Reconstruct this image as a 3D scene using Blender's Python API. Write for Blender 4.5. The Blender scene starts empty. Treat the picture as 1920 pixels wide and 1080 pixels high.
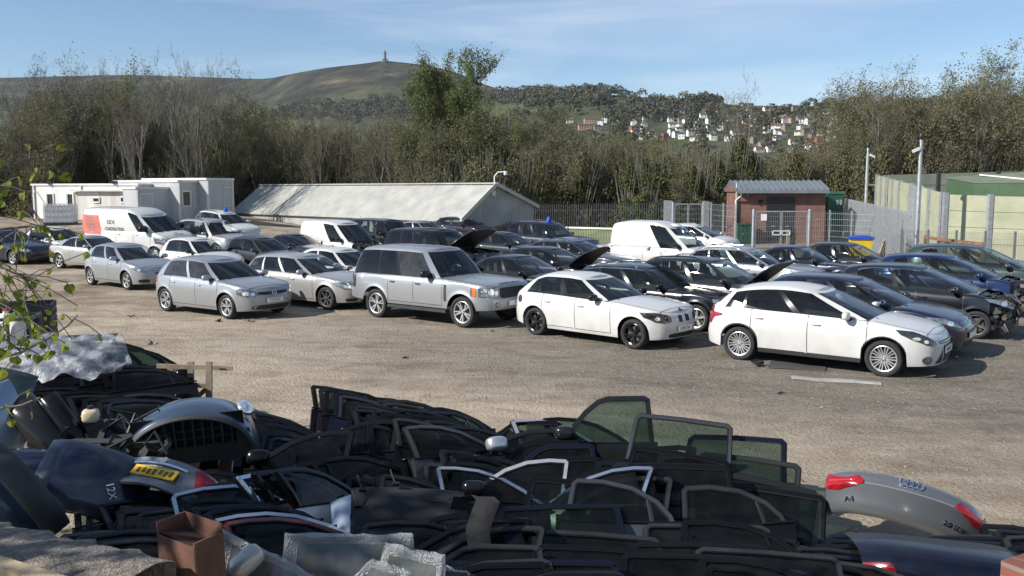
import bpy, math, random
import numpy as np
from mathutils import Vector, Matrix, Euler
RND = random.Random(11)
S = bpy.context.scene
COL = S.collection
V3 = Vector
rad = math.radians

# ------------------------------------------------------------------ camera frame
CAMZ, FPX, PITCH = 3.27, 1700.0, math.atan(185 / 1700.0)
_F = V3((0, math.cos(PITCH), -math.sin(PITCH)))
_U = V3((0, math.sin(PITCH), math.cos(PITCH)))

def smooth(a, b, x):
    t = min(1.0, max(0.0, (x - a) / (b - a)))
    return t * t * (3 - 2 * t)

def ground(x, y):
    """height of the yard surface"""
    z = 0.35 * smooth(34, 62, y)
    z += 1.0 * smooth(8, 24, -x) * smooth(40, 56, y)
    if y > 80:
        z -= 9.0 * smooth(80, 150, y)
    return z

def ray(px, py):
    d = _F + V3((1, 0, 0)) * ((px - 960) / FPX) + _U * ((540 - py) / FPX)
    return d / d.y

def P(px, py, Y):
    """world point seen at a photo pixel, at distance Y"""
    return V3((0, 0, CAMZ)) + ray(px, py) * Y

def PG(px, py, h=0.0):
    """world point seen at a photo pixel and standing h above the yard"""
    d = ray(px, py)
    Y = 3.0
    while Y < 140:
        p = V3((0, 0, CAMZ)) + d * Y
        if p.z < ground(p.x, p.y) + h:
            break
        Y += 0.05
    return V3((0, 0, CAMZ)) + d * Y

# ------------------------------------------------------------------ objects
def link(o, parent=None):
    COL.objects.link(o)
    if parent is not None:
        o.parent = parent
    return o

def tag(o, label=None, cat=None, group=None, kind=None):
    if label: o["label"] = label
    if cat: o["category"] = cat
    if group: o["group"] = group
    if kind: o["kind"] = kind
    return o

def empty(name, loc=(0, 0, 0), rz=0.0, label=None, cat=None, group=None):
    o = bpy.data.objects.new(name, None)
    o.empty_display_size = 0.2
    link(o)
    o.location = loc
    o.rotation_euler = (0, 0, rz)
    return tag(o, label, cat, group)

def copy_tree(o, parent=None):
    c = o.copy()
    link(c, parent)
    for ch in list(o.children):
        copy_tree(ch, c)
    return c

class MB:
    """collects shapes for one mesh object"""
    def __init__(self):
        self.v, self.f, self.m = [], [], []
        self.M = None
    def add(self, vs, fs, mi=0):
        b = len(self.v)
        if self.M is not None:
            vs = [self.M @ V3(p) for p in vs]
        self.v.extend([tuple(p) for p in vs])
        self.f.extend([tuple(b + i for i in f) for f in fs])
        self.m.extend([mi] * len(fs))
        return self
    def box(self, c, s, mi=0, rot=None, taper=1.0):
        hx, hy, hz = s[0] / 2, s[1] / 2, s[2] / 2
        vs = []
        for z, k in ((-hz, 1.0), (hz, taper)):
            for x, y in ((-hx, -hy), (hx, -hy), (hx, hy), (-hx, hy)):
                p = V3((x * k, y * k, z))
                if rot is not None: p = rot @ p
                vs.append(p + V3(c))
        return self.add(vs, [(0, 3, 2, 1), (4, 5, 6, 7), (0, 1, 5, 4), (1, 2, 6, 5), (2, 3, 7, 6), (3, 0, 4, 7)], mi)
    def bar(self, a, b, w, h=None, mi=0, up=(0, 0, 1)):
        """rectangular bar from a to b"""
        a, b = V3(a), V3(b); h = h or w
        d = (b - a); L = d.length
        if L < 1e-6: return self
        d /= L
        u = V3(up)
        if abs(d.dot(u)) > 0.98: u = V3((1, 0, 0))
        s = d.cross(u).normalized(); t = s.cross(d)
        vs = []
        for q in (a, b):
            for x, y in ((-1, -1), (1, -1), (1, 1), (-1, 1)):
                vs.append(q + s * (x * w / 2) + t * (y * h / 2))
        return self.add(vs, [(0, 1, 2, 3), (7, 6, 5, 4), (0, 4, 5, 1), (1, 5, 6, 2), (2, 6, 7, 3), (3, 7, 4, 0)], mi)
    def tube(self, pts, r, n=6, mi=0, cap=True, closed=False):
        pts = [V3(p) for p in pts]
        m = len(pts)
        rs = r if isinstance(r, (list, tuple)) else [r] * m
        vs, fs = [], []
        prev = None
        for i, p in enumerate(pts):
            if closed: d = pts[(i + 1) % m] - pts[i - 1]
            else: d = pts[min(i + 1, m - 1)] - pts[max(i - 1, 0)]
            if d.length < 1e-9: d = V3((0, 0, 1))
            d.normalize()
            if prev is None:
                u = V3((0, 0, 1)) if abs(d.z) < 0.9 else V3((1, 0, 0))
                s = d.cross(u).normalized()
            else:
                s = (prev - d * prev.dot(d))
                s = s.normalized() if s.length > 1e-6 else d.orthogonal().normalized()
            prev = s
            t = d.cross(s)
            for k in range(n):
                a = 2 * math.pi * k / n
                vs.append(p + s * (math.cos(a) * rs[i]) + t * (math.sin(a) * rs[i]))
        for i in range(m if closed else m - 1):
            j = (i + 1) % m
            for k in range(n):
                l = (k + 1) % n
                fs.append((i * n + k, i * n + l, j * n + l, j * n + k))
        if cap and not closed:
            fs.append(tuple(range(n - 1, -1, -1)))
            fs.append(tuple((m - 1) * n + k for k in range(n)))
        return self.add(vs, fs, mi)
    def lathe(self, prof, n=24, axis='z', c=(0, 0, 0), mi=0, mis=None):
        """prof: (radius, height) list"""
        vs, fs = [], []
        for r, h in prof:
            for k in range(n):
                a = 2 * math.pi * k / n
                x, y = r * math.cos(a), r * math.sin(a)
                p = (x, y, h) if axis == 'z' else ((x, h, y) if axis == 'y' else (h, x, y))
                vs.append(V3(p) + V3(c))
        b = len(self.f)
        for i in range(len(prof) - 1):
            for k in range(n):
                l = (k + 1) % n
                f = (i * n + k, i * n + l, (i + 1) * n + l, (i + 1) * n + k)
                fs.append(f[::-1] if axis == 'y' else f)
        self.add(vs, fs, mi)
        if mis:
            for i in range(len(prof) - 1):
                for k in range(n):
                    self.m[b + i * n + k] = mis[i]
        return self
    def grid(self, G, mi=0, flip=False):
        """G[i][j] points"""
        n, m = len(G), len(G[0])
        vs = [p for row in G for p in row]
        fs = []
        for i in range(n - 1):
            for j in range(m - 1):
                f = (i * m + j, (i + 1) * m + j, (i + 1) * m + j + 1, i * m + j + 1)
                fs.append(f[::-1] if flip else f)
        return self.add(vs, fs, mi)
    def prism(self, outline, d, mi=0):
        """outline: 3D points in a plane; d: extrusion vector"""
        n = len(outline)
        o = [V3(p) for p in outline]; d = V3(d)
        vs = o + [p + d for p in o]
        fs = [tuple(range(n))[::-1], tuple(range(n, 2 * n))]
        for i in range(n):
            j = (i + 1) % n
            fs.append((i, j, n + j, n + i))
        return self.add(vs, fs, mi)
    def ellipsoid(self, c, s, n=12, m=8, mi=0, rot=None, pw=1.0):
        vs, fs = [], []
        for i in range(m + 1):
            th = math.pi * i / m
            for k in range(n):
                a = 2 * math.pi * k / n
                q = lambda v: math.copysign(abs(v) ** pw, v)
                p = V3((s[0] * q(math.sin(th)) * q(math.cos(a)), s[1] * q(math.sin(th)) * q(math.sin(a)), s[2] * q(math.cos(th))))
                if rot is not None: p = rot @ p
                vs.append(p + V3(c))
        for i in range(m):
            for k in range(n):
                l = (k + 1) % n
                fs.append((i * n + k, (i + 1) * n + k, (i + 1) * n + l, i * n + l))
        return self.add(vs, fs, mi)
    def mesh(self, name, mats, smooth_angle=35):
        me = bpy.data.meshes.new(name)
        me.from_pydata(self.v, [], self.f)
        if not isinstance(mats, (list, tuple)): mats = [mats]
        for m in mats: me.materials.append(m)
        if len(mats) > 1: me.polygons.foreach_set("material_index", self.m)
        if smooth_angle:
            me.polygons.foreach_set("use_smooth", [True] * len(self.f))
            if smooth_angle < 180:
                me.set_sharp_from_angle(angle=rad(smooth_angle))
        me.update()
        return me
    def build(self, name, mats, parent=None, smooth_angle=35):
        return link(bpy.data.objects.new(name, self.mesh(name, mats, smooth_angle)), parent)

FONTS = {}
def text(name, s, size, parent, M, mat, extrude=0.002, align='CENTER', sx=1.0):
    c = bpy.data.curves.new(name, 'FONT')
    c.body = s; c.size = size; c.extrude = extrude
    c.align_x = align; c.align_y = 'CENTER'
    c.resolution_u = 2
    c.materials.append(mat)
    t = bpy.data.objects.new(name, c)
    me = bpy.data.meshes.new_from_object(t)
    bpy.data.objects.remove(t); me.name = name
    o = link(bpy.data.objects.new(name, me), parent)
    o.matrix_local = M @ Matrix.Diagonal((sx, 1, 1, 1))
    return o

def frame_matrix(o, x, z):
    """matrix with given origin, x direction and normal"""
    x = V3(x).normalized(); z = V3(z).normalized()
    y = z.cross(x).normalized(); x = y.cross(z)
    return Matrix(((x.x, y.x, z.x, o[0]), (x.y, y.y, z.y, o[1]), (x.z, y.z, z.z, o[2]), (0, 0, 0, 1)))

def crom(pts, x):
    """smooth monotone-ish interpolation of (x, y) control points"""
    if x <= pts[0][0]: return pts[0][1]
    if x >= pts[-1][0]: return pts[-1][1]
    for i in range(len(pts) - 1):
        if pts[i][0] <= x <= pts[i + 1][0]:
            x0, y0 = pts[i]; x1, y1 = pts[i + 1]
            h = x1 - x0
            s = (y1 - y0) / h
            def tang(k):
                if k == 0 or k == len(pts) - 1:
                    a = 0 if k == 0 else k - 1
                    return (pts[a + 1][1] - pts[a][1]) / (pts[a + 1][0] - pts[a][0])
                a = (pts[k][1] - pts[k - 1][1]) / (pts[k][0] - pts[k - 1][0])
                b = (pts[k + 1][1] - pts[k][1]) / (pts[k + 1][0] - pts[k][0])
                return 0 if a * b <= 0 else 2 * a * b / (a + b)
            m0, m1 = tang(i), tang(i + 1)
            t = (x - x0) / h
            return ((2*t**3 - 3*t**2 + 1) * y0 + (t**3 - 2*t**2 + t) * h * m0 + (-2*t**3 + 3*t**2) * y1 + (t**3 - t**2) * h * m1)

# ------------------------------------------------------------------ materials
MATS = {}
def nodes_of(name):
    m = bpy.data.materials.new(name)
    m.use_nodes = True
    nt = m.node_tree
    return m, nt, nt.nodes["Principled BSDF"]

def N(nt, typ, **kw):
    n = nt.nodes.new(typ)
    for k, v in kw.items():
        if k in n.inputs: n.inputs[k].default_value = v
        else: setattr(n, k, v)
    return n

def ramp(nt, fac, stops):
    r = nt.nodes.new("ShaderNodeValToRGB")
    el = r.color_ramp.elements
    while len(el) < len(stops): el.new(0.5)
    for e, (p, c) in zip(el, stops):
        e.position = p; e.color = (*c, 1) if len(c) == 3 else c
    nt.links.new(fac, r.inputs[0])
    return r.outputs[0]

def mat(name, col, rough=0.5, metal=0.0, var=0.15, scale=3.0, coat=0.0, bump=0.0, bscale=40.0, spec=0.5, rvar=0.0, vert=False):
    """principled material with a procedural unevenness of colour, gloss and surface"""
    if name in MATS: return MATS[name]
    m, nt, b = nodes_of(name)
    tc = N(nt, "ShaderNodeTexCoord")
    no = N(nt, "ShaderNodeTexNoise", Scale=scale, Detail=5.0, Roughness=0.6)
    src = tc.outputs["Object"]
    if vert:
        mp = N(nt, "ShaderNodeMapping"); mp.inputs["Scale"].default_value = (1, 1, 0.15)
        nt.links.new(src, mp.inputs[0]); src = mp.outputs[0]
    nt.links.new(src, no.inputs["Vector"])
    c0 = tuple(max(0, c * (1 - var)) for c in col); c1 = tuple(min(1, c * (1 + var)) for c in col)
    nt.links.new(ramp(nt, no.outputs["Fac"], [(0.3, c0), (0.7, c1)]), b.inputs["Base Color"])
    b.inputs["Roughness"].default_value = rough
    b.inputs["Metallic"].default_value = metal
    b.inputs["Specular IOR Level"].default_value = spec
    if rvar:
        mr = N(nt, "ShaderNodeMapRange"); mr.inputs["To Min"].default_value = max(0, rough - rvar); mr.inputs["To Max"].default_value = min(1, rough + rvar)
        nt.links.new(no.outputs["Fac"], mr.inputs[0]); nt.links.new(mr.outputs[0], b.inputs["Roughness"])
    if coat:
        b.inputs["Coat Weight"].default_value = coat; b.inputs["Coat Roughness"].default_value = 0.06
    if bump:
        n2 = N(nt, "ShaderNodeTexNoise", Scale=bscale, Detail=4.0)
        nt.links.new(tc.outputs["Object"], n2.inputs["Vector"])
        bp = N(nt, "ShaderNodeBump", Strength=bump, Distance=0.02)
        nt.links.new(n2.outputs["Fac"], bp.inputs["Height"]); nt.links.new(bp.outputs[0], b.inputs["Normal"])
    MATS[name] = m
    return m

def paint(name, col, metal=0.0, dust=0.25, rough=0.32, coat=0.6, spec=0.5):
    """car paint with a film of dust that thickens towards the sills"""
    if name in MATS: return MATS[name]
    m, nt, b = nodes_of(name)
    tc = N(nt, "ShaderNodeTexCoord")
    no = N(nt, "ShaderNodeTexNoise", Scale=2.3, Detail=6.0, Roughness=0.65)
    nt.links.new(tc.outputs["Object"], no.inputs["Vector"])
    sp = N(nt, "ShaderNodeSeparateXYZ"); nt.links.new(tc.outputs["Object"], sp.inputs[0])
    mr = N(nt, "ShaderNodeMapRange"); mr.inputs["From Min"].default_value = 0.75; mr.inputs["From Max"].default_value = 0.15
    mr.inputs["To Min"].default_value = 0.35; mr.inputs["To Max"].default_value = 1.5
    nt.links.new(sp.outputs["Z"], mr.inputs[0])
    nr = N(nt, "ShaderNodeMapRange"); nr.inputs["From Min"].default_value = 0.35; nr.inputs["From Max"].default_value = 0.75
    nt.links.new(no.outputs["Fac"], nr.inputs[0])
    mu = N(nt, "ShaderNodeMath", operation='MULTIPLY'); nt.links.new(nr.outputs[0], mu.inputs[0]); nt.links.new(mr.outputs[0], mu.inputs[1])
    m2 = N(nt, "ShaderNodeMath", operation='MULTIPLY', use_clamp=True); nt.links.new(mu.outputs[0], m2.inputs[0]); m2.inputs[1].default_value = dust
    mx = N(nt, "ShaderNodeMix", data_type='RGBA')
    mx.inputs[6].default_value = (*col, 1); mx.inputs[7].default_value = (0.24, 0.21, 0.17, 1)
    nt.links.new(m2.outputs[0], mx.inputs[0]); nt.links.new(mx.outputs[2], b.inputs["Base Color"])
    b.inputs["Metallic"].default_value = metal
    rr = N(nt, "ShaderNodeMapRange"); rr.inputs["To Min"].default_value = rough; rr.inputs["To Max"].default_value = 0.7
    nt.links.new(m2.outputs[0], rr.inputs[0]); nt.links.new(rr.outputs[0], b.inputs["Roughness"])
    b.inputs["Coat Weight"].default_value = coat; b.inputs["Coat Roughness"].default_value = 0.08; b.inputs["Specular IOR Level"].default_value = spec
    MATS[name] = m
    return m

def glass(name, tint=(0.30, 0.36, 0.35), dust=0.06, rough=0.02, dustcol=(0.35, 0.36, 0.36), ior=1.42):
    if name in MATS: return MATS[name]
    m = bpy.data.materials.new(name); m.use_nodes = True
    nt = m.node_tree; nt.nodes.clear()
    out = N(nt, "ShaderNodeOutputMaterial")
    tr = N(nt, "ShaderNodeBsdfTransparent"); tr.inputs[0].default_value = (*tint, 1)
    gl = N(nt, "ShaderNodeBsdfGlossy"); gl.inputs["Roughness"].default_value = rough; gl.inputs[0].default_value = (0.95, 0.97, 1, 1)
    df = N(nt, "ShaderNodeBsdfDiffuse"); df.inputs[0].default_value = (*dustcol, 1)
    tc = N(nt, "ShaderNodeTexCoord")
    no = N(nt, "ShaderNodeTexNoise", Scale=4.0, Detail=6.0, Roughness=0.7); nt.links.new(tc.outputs["Object"], no.inputs["Vector"])
    mr = N(nt, "ShaderNodeMapRange"); mr.inputs["From Min"].default_value = 0.3; mr.inputs["From Max"].default_value = 0.75
    mr.inputs["To Min"].default_value = dust * 0.4; mr.inputs["To Max"].default_value = dust * 1.8
    nt.links.new(no.outputs["Fac"], mr.inputs[0])
    m1 = N(nt, "ShaderNodeMixShader"); nt.links.new(mr.outputs[0], m1.inputs[0]); nt.links.new(tr.outputs[0], m1.inputs[1]); nt.links.new(df.outputs[0], m1.inputs[2])
    fr = N(nt, "ShaderNodeFresnel", IOR=ior)
    m2 = N(nt, "ShaderNodeMixShader"); nt.links.new(fr.outputs[0], m2.inputs[0]); nt.links.new(m1.outputs[0], m2.inputs[1]); nt.links.new(gl.outputs[0], m2.inputs[2])
    nt.links.new(m2.outputs[0], out.inputs[0])
    MATS[name] = m
    return m

RUBBER = mat("tyre_rubber", (0.022, 0.022, 0.023), 0.85, var=0.5, scale=6)
BLACK = mat("black_plastic", (0.014, 0.014, 0.015), 0.45, var=0.3)
GLOSSBLACK = mat("gloss_black", (0.008, 0.008, 0.009), 0.18, var=0.3)
DARKTRIM = mat("grey_plastic", (0.03, 0.031, 0.033), 0.6, var=0.3)
INTERIOR = mat("cabin_trim", (0.055, 0.053, 0.05), 0.8, var=0.4)
CHROME = mat("chrome", (0.75, 0.76, 0.78), 0.12, 1.0, var=0.05)
ALLOY = mat("alloy", (0.62, 0.62, 0.62), 0.35, 0.75, var=0.12, scale=12)
BLACKALLOY = mat("black_alloy", (0.012, 0.012, 0.013), 0.2, 0.0, var=0.3)
DIRTYMETAL = mat("dirty_metal", (0.10, 0.095, 0.09), 0.55, 0.6, var=0.5, scale=15)
LENS = mat("lamp_lens", (0.22, 0.23, 0.25), 0.08, 0.6, var=0.6, scale=14, coat=1.0)
DARKLENS = mat("dark_lamp_lens", (0.03, 0.031, 0.035), 0.08, 0.3, var=0.6, scale=14, coat=1.0)
REFLECTOR = mat("lamp_reflector", (0.8, 0.82, 0.85), 0.12, 0.8, var=0.2, scale=30, coat=1.0)
REDLENS = mat("red_lens", (0.27, 0.006, 0.010), 0.12, 0.0, var=0.35, scale=18, coat=1.0)
AMBER = mat("amber_lens", (0.6, 0.16, 0.02), 0.15, 0.0, var=0.2, coat=1.0)
PLATE = mat("plate_white", (0.78, 0.78, 0.74), 0.4, var=0.06)
PLATEY = mat("plate_yellow", (0.75, 0.45, 0.03), 0.4, var=0.1)
INK = mat("plate_ink", (0.01, 0.01, 0.01), 0.5, var=0.1)
G_CLEAR = glass("window_glass", (0.56, 0.63, 0.61), 0.018)
G_DARK = glass("privacy_glass", (0.05, 0.055, 0.06), 0.02)
G_DUSTY = glass("dusty_glass", (0.26, 0.30, 0.31), 0.09)
# ------------------------------------------------------------------ ground
def build_ground():
    xs = [-160, -120, -90, -70] + [x for x in range(-56, 46, 2)] + [50, 60, 80, 110, 150]
    ys = [-20, -10, -5, -2] + [0.5 + 0.5 * k for k in range(60)] + [31 + 1.5 * k for k in range(34)] + [84, 90, 100, 115, 130, 150, 170]
    rr = random.Random(3)
    b = MB()
    G = [[(x, y, ground(x, y) + (rr.uniform(-0.012, 0.012) if y < 60 else 0)) for y in ys] for x in xs]
    b.grid(G)
    m, nt, bs = nodes_of('packed_dirt')
    tc = N(nt, "ShaderNodeTexCoord")
    def noise(scale, detail=6.0, rough=0.6, sx=1.0, sy=1.0, dist=0.0, rz=0.0):
        mp = N(nt, "ShaderNodeMapping"); mp.inputs["Scale"].default_value = (sx, sy, 1); mp.inputs["Rotation"].default_value = (0, 0, rz)
        nt.links.new(tc.outputs["Object"], mp.inputs[0])
        n = N(nt, "ShaderNodeTexNoise", Scale=scale, Detail=detail, Roughness=rough, Distortion=dist)
        nt.links.new(mp.outputs[0], n.inputs["Vector"])
        return n.outputs["Fac"]
    big = ramp(nt, noise(0.16, 4.0, 0.55, dist=0.6), [(0.32, (0.33, 0.275, 0.21)), (0.52, (0.47, 0.395, 0.305)), (0.72, (0.56, 0.48, 0.37))])
    # gravelly grey stretch under the parked rows
    sp = N(nt, "ShaderNodeSeparateXYZ"); nt.links.new(tc.outputs["Object"], sp.inputs[0])
    # distance behind the front row line
    mA = N(nt, "ShaderNodeMath", operation='MULTIPLY_ADD'); nt.links.new(sp.outputs["X"], mA.inputs[0]); mA.inputs[1].default_value = 0.52; mA.inputs[2].default_value = -15.2
    mB_ = N(nt, "ShaderNodeMath", operation='ADD'); nt.links.new(mA.outputs[0], mB_.inputs[0]); nt.links.new(sp.outputs["Y"], mB_.inputs[1])
    n3 = noise(0.8, 5.0, 0.6)
    mC = N(nt, "ShaderNodeMath", operation='MULTIPLY_ADD'); nt.links.new(n3, mC.inputs[0]); mC.inputs[1].default_value = 4.5; nt.links.new(mB_.outputs[0], mC.inputs[2])
    mr = N(nt, "ShaderNodeMapRange"); mr.inputs["From Min"].default_value = 0.6; mr.inputs["From Max"].default_value = 3.2; nt.links.new(mC.outputs[0], mr.inputs[0])
    mr2 = N(nt, "ShaderNodeMapRange"); mr2.inputs["From Min"].default_value = -9.0; mr2.inputs["From Max"].default_value = 2.0; nt.links.new(sp.outputs["X"], mr2.inputs[0])
    mm = N(nt, "ShaderNodeMath", operation='MULTIPLY'); nt.links.new(mr.outputs[0], mm.inputs[0]); nt.links.new(mr2.outputs[0], mm.inputs[1])
    mx = N(nt, "ShaderNodeMix", data_type='RGBA'); nt.links.new(mm.outputs[0], mx.inputs[0]); nt.links.new(big, mx.inputs[6])
    gr = ramp(nt, noise(9.0, 6.0, 0.75), [(0.3, (0.165, 0.144, 0.118)), (0.6, (0.275, 0.245, 0.205)), (0.75, (0.39, 0.35, 0.295))])
    nt.links.new(gr, mx.inputs[7])
    # tyre-smeared streaks along the track and dark damp patches
    st = ramp(nt, noise(1.3, 8.0, 0.7, 0.8, 1.1, 1.2, 0.4), [(0.34, (0.70, 0.67, 0.64)), (0.5, (0.97, 0.97, 0.96)), (0.68, (1.16, 1.16, 1.15))])
    m1 = N(nt, "ShaderNodeMix", data_type='RGBA', blend_type='MULTIPLY'); m1.inputs[0].default_value = 0.85
    nt.links.new(mx.outputs[2], m1.inputs[6]); nt.links.new(st, m1.inputs[7])
    # wheel tracks sweeping along the yard and a darker damp stretch on the left
    tr = ramp(nt, noise(0.55, 5.0, 0.55, 0.10, 2.6, 0.6, 0.33), [(0.38, (0.80, 0.79, 0.78)), (0.5, (1.0, 1.0, 1.0)), (0.62, (1.10, 1.10, 1.09))])
    m3 = N(nt, "ShaderNodeMix", data_type='RGBA', blend_type='MULTIPLY'); m3.inputs[0].default_value = 0.55
    nt.links.new(m1.outputs[2], m3.inputs[6]); nt.links.new(tr, m3.inputs[7])
    dm = N(nt, "ShaderNodeMapRange"); dm.inputs["From Min"].default_value = -7.0; dm.inputs["From Max"].default_value = -15.0; nt.links.new(sp.outputs["X"], dm.inputs[0])
    dn = ramp(nt, noise(0.35, 6.0, 0.7, dist=1.0), [(0.36, (0.42, 0.38, 0.34)), (0.6, (1, 1, 1))])
    m4 = N(nt, "ShaderNodeMix", data_type='RGBA', blend_type='MULTIPLY'); nt.links.new(dm.outputs[0], m4.inputs[0]); nt.links.new(m3.outputs[2], m4.inputs[6]); nt.links.new(dn, m4.inputs[7])
    m1 = m4
    mw = N(nt, "ShaderNodeMapping"); mw.inputs["Rotation"].default_value = (0, 0, 0.36); nt.links.new(tc.outputs["Object"], mw.inputs[0])
    wv = N(nt, "ShaderNodeTexWave", bands_direction='Y', Scale=0.19, Distortion=5.0, Detail=3.0); wv.inputs["Detail Scale"].default_value = 0.35; nt.links.new(mw.outputs[0], wv.inputs["Vector"])
    wr = ramp(nt, wv.outputs["Fac"], [(0.0, (0.80, 0.78, 0.76)), (0.10, (1, 1, 1)), (0.86, (1, 1, 1)), (1.0, (1.10, 1.10, 1.10))])
    m5 = N(nt, "ShaderNodeMix", data_type='RGBA', blend_type='MULTIPLY'); nt.links.new(noise(0.22, 3.0, 0.5), m5.inputs[0]); nt.links.new(m4.outputs[2], m5.inputs[6]); nt.links.new(wr, m5.inputs[7])
    m1 = m5
    fine = ramp(nt, noise(26.0, 5.0, 0.75), [(0.3, (0.62, 0.62, 0.62)), (0.55, (1, 1, 1)), (0.72, (1.35, 1.35, 1.35))])
    m2 = N(nt, "ShaderNodeMix", data_type='RGBA', blend_type='MULTIPLY'); m2.inputs[0].default_value = 0.8
    nt.links.new(m1.outputs[2], m2.inputs[6]); nt.links.new(fine, m2.inputs[7])
    nt.links.new(m2.outputs[2], bs.inputs["Base Color"])
    bs.inputs["Roughness"].default_value = 0.95; bs.inputs["Specular IOR Level"].default_value = 0.15
    h1 = N(nt, "ShaderNodeMath", operation='ADD')
    nt.links.new(noise(2.2, 8.0, 0.7, 0.8, 1.1, 0.6, 0.35), h1.inputs[0]); nt.links.new(noise(16.0, 5.0, 0.7), h1.inputs[1])
    bp = N(nt, "ShaderNodeBump", Strength=0.85, Distance=0.09); nt.links.new(h1.outputs[0], bp.inputs["Height"]); nt.links.new(bp.outputs[0], bs.inputs["Normal"])
    tag(b.build('ground', m, None, 180), kind='structure')
build_ground()
# ------------------------------------------------------------------ wheels
WHEELS = {}
def wheel_meshes(r, w, style, rimmat):
    key = (round(r, 3), w, style, rimmat.name)
    if key in WHEELS: return WHEELS[key]
    rr = r * (0.71 if style != 'steel' else 0.62)
    a = MB()
    h = w / 2
    prof = [(rr * 0.97, -h * 0.55), (rr, -h * 0.80), (rr + (r - rr) * 0.35, -h * 1.0), (r - 0.025, -h * 0.93), (r - 0.006, -h * 0.70), (r, -h * 0.3),
            (r, h * 0.3), (r - 0.006, h * 0.70), (r - 0.025, h * 0.93), (rr + (r - rr) * 0.35, h), (rr, h * 0.8), (rr * 0.97, h * 0.55)]
    a.lathe(prof, 36, 'y')
    a.lathe([(0.0, h * 0.1), (rr * 0.98, h * 0.1)], 24, 'y', mi=1)
    tyre = a.mesh('tyre', [RUBBER, BLACK], 40)
    b = MB()
    # outer face of the rim looks along -y; spokes lie near y = -h*0.6
    yo = -h * 0.78
    b.lathe([(rr * 0.93, h * 0.3), (rr * 0.90, yo + 0.03), (rr * 0.91, yo + 0.006), (rr * 0.965, yo), (rr * 1.005, yo + 0.004), (rr * 1.0, yo + 0.02)], 36, 'y')
    b.lathe([(rr * 0.20, yo + 0.05), (rr * 0.19, yo + 0.016), (rr * 0.10, yo + 0.012), (0.0, yo + 0.010)], 14, 'y')
    def spoke(ang, r0, r1, w0, w1, skew=0.0):
        y0, y1 = yo + 0.022, yo + 0.008
        vs = []
        for rad_, ww, yy, ak in ((r0, w0, y0, 0.0), (r1, w1, y1, skew)):
            t = ang + ak
            c, s = math.cos(t), math.sin(t)
            for side, dy in ((-1, 0), (1, 0), (1.25, 0.035), (-1.25, 0.035)):
                x = c * rad_ - s * ww / 2 * side
                z = s * rad_ + c * ww / 2 * side
                vs.append((x, yy + dy, z))
        b.add(vs, [(0, 4, 5, 1), (1, 5, 6, 2), (2, 6, 7, 3), (3, 7, 4, 0), (0, 1, 2, 3), (4, 7, 6, 5)])
    R0, R1 = rr * 0.14, rr * 0.95
    if style == 'five':
        for k in range(5): spoke(math.pi / 2 + k * 2 * math.pi / 5, R0, R1, rr * 0.24, rr * 0.20)
    elif style == 'double5':
        for k in range(5):
            for sk in (-0.13, 0.13):
                spoke(math.pi / 2 + k * 2 * math.pi / 5 + sk * 0.6, R0, R1, rr * 0.11, rr * 0.10, sk * 0.8)
    elif style == 'star5':
        for k in range(5):
            for sk in (-0.2, 0.2):
                spoke(math.pi / 2 + k * 2 * math.pi / 5, R0, R1, rr * 0.13, rr * 0.11, sk)
    elif style == 'mesh':
        for k in range(10):
            t = math.pi / 2 + k * 2 * math.pi / 10
            for sk in (-0.19, 0.19): spoke(t, R0, R1, rr * 0.075, rr * 0.065, sk)
    elif style == 'multi':
        for k in range(10): spoke(math.pi / 2 + k * 2 * math.pi / 10, R0, R1, rr * 0.10, rr * 0.085)
    elif style == 'six':
        for k in range(6): spoke(math.pi / 2 + k * 2 * math.pi / 6, R0, R1, rr * 0.22, rr * 0.26)
    elif style == 'seven':
        for k in range(7): spoke(math.pi / 2 + k * 2 * math.pi / 7, R0, R1, rr * 0.15, rr * 0.13)
    else:  # steel wheel with trim
        b.lathe([(rr * 0.92, yo + 0.02), (rr * 0.6, yo + 0.03), (rr * 0.3, yo + 0.012)], 28, 'y')
    for k in range(5):
        t = k * 2 * math.pi / 5
        b.lathe([(0.0, yo + 0.004), (0.011, yo + 0.006), (0.011, yo + 0.03)], 6, 'y', c=(math.cos(t) * rr * 0.15, 0, math.sin(t) * rr * 0.15), mi=1)
    rim = b.mesh('rim', [rimmat, BLACK], 30)
    d = MB(); d.lathe([(0.05, 0.0), (rr * 0.72, 0.0), (rr * 0.72, 0.012), (0.05, 0.012)], 20, 'y')
    disc = d.mesh('brake_disc', DIRTYMETAL, 30)
    WHEELS[key] = (tyre, rim, disc)
    return WHEELS[key]

def add_wheel(parent, x, y, r, w, style, rimmat, side, steer=0.0):
    t, rm, ds = wheel_meshes(r, w, style, rimmat)
    o = link(bpy.data.objects.new('wheel', t), parent)
    o.location = (x, y, r - 0.004)
    o.rotation_euler = (0, RND.uniform(0, 1.2), (0 if side < 0 else math.pi) + steer)
    q = link(bpy.data.objects.new('rim', rm), o)
    k = link(bpy.data.objects.new('brake_disc', ds), o); k.location = (0, -0.01, 0)
    return o

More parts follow.
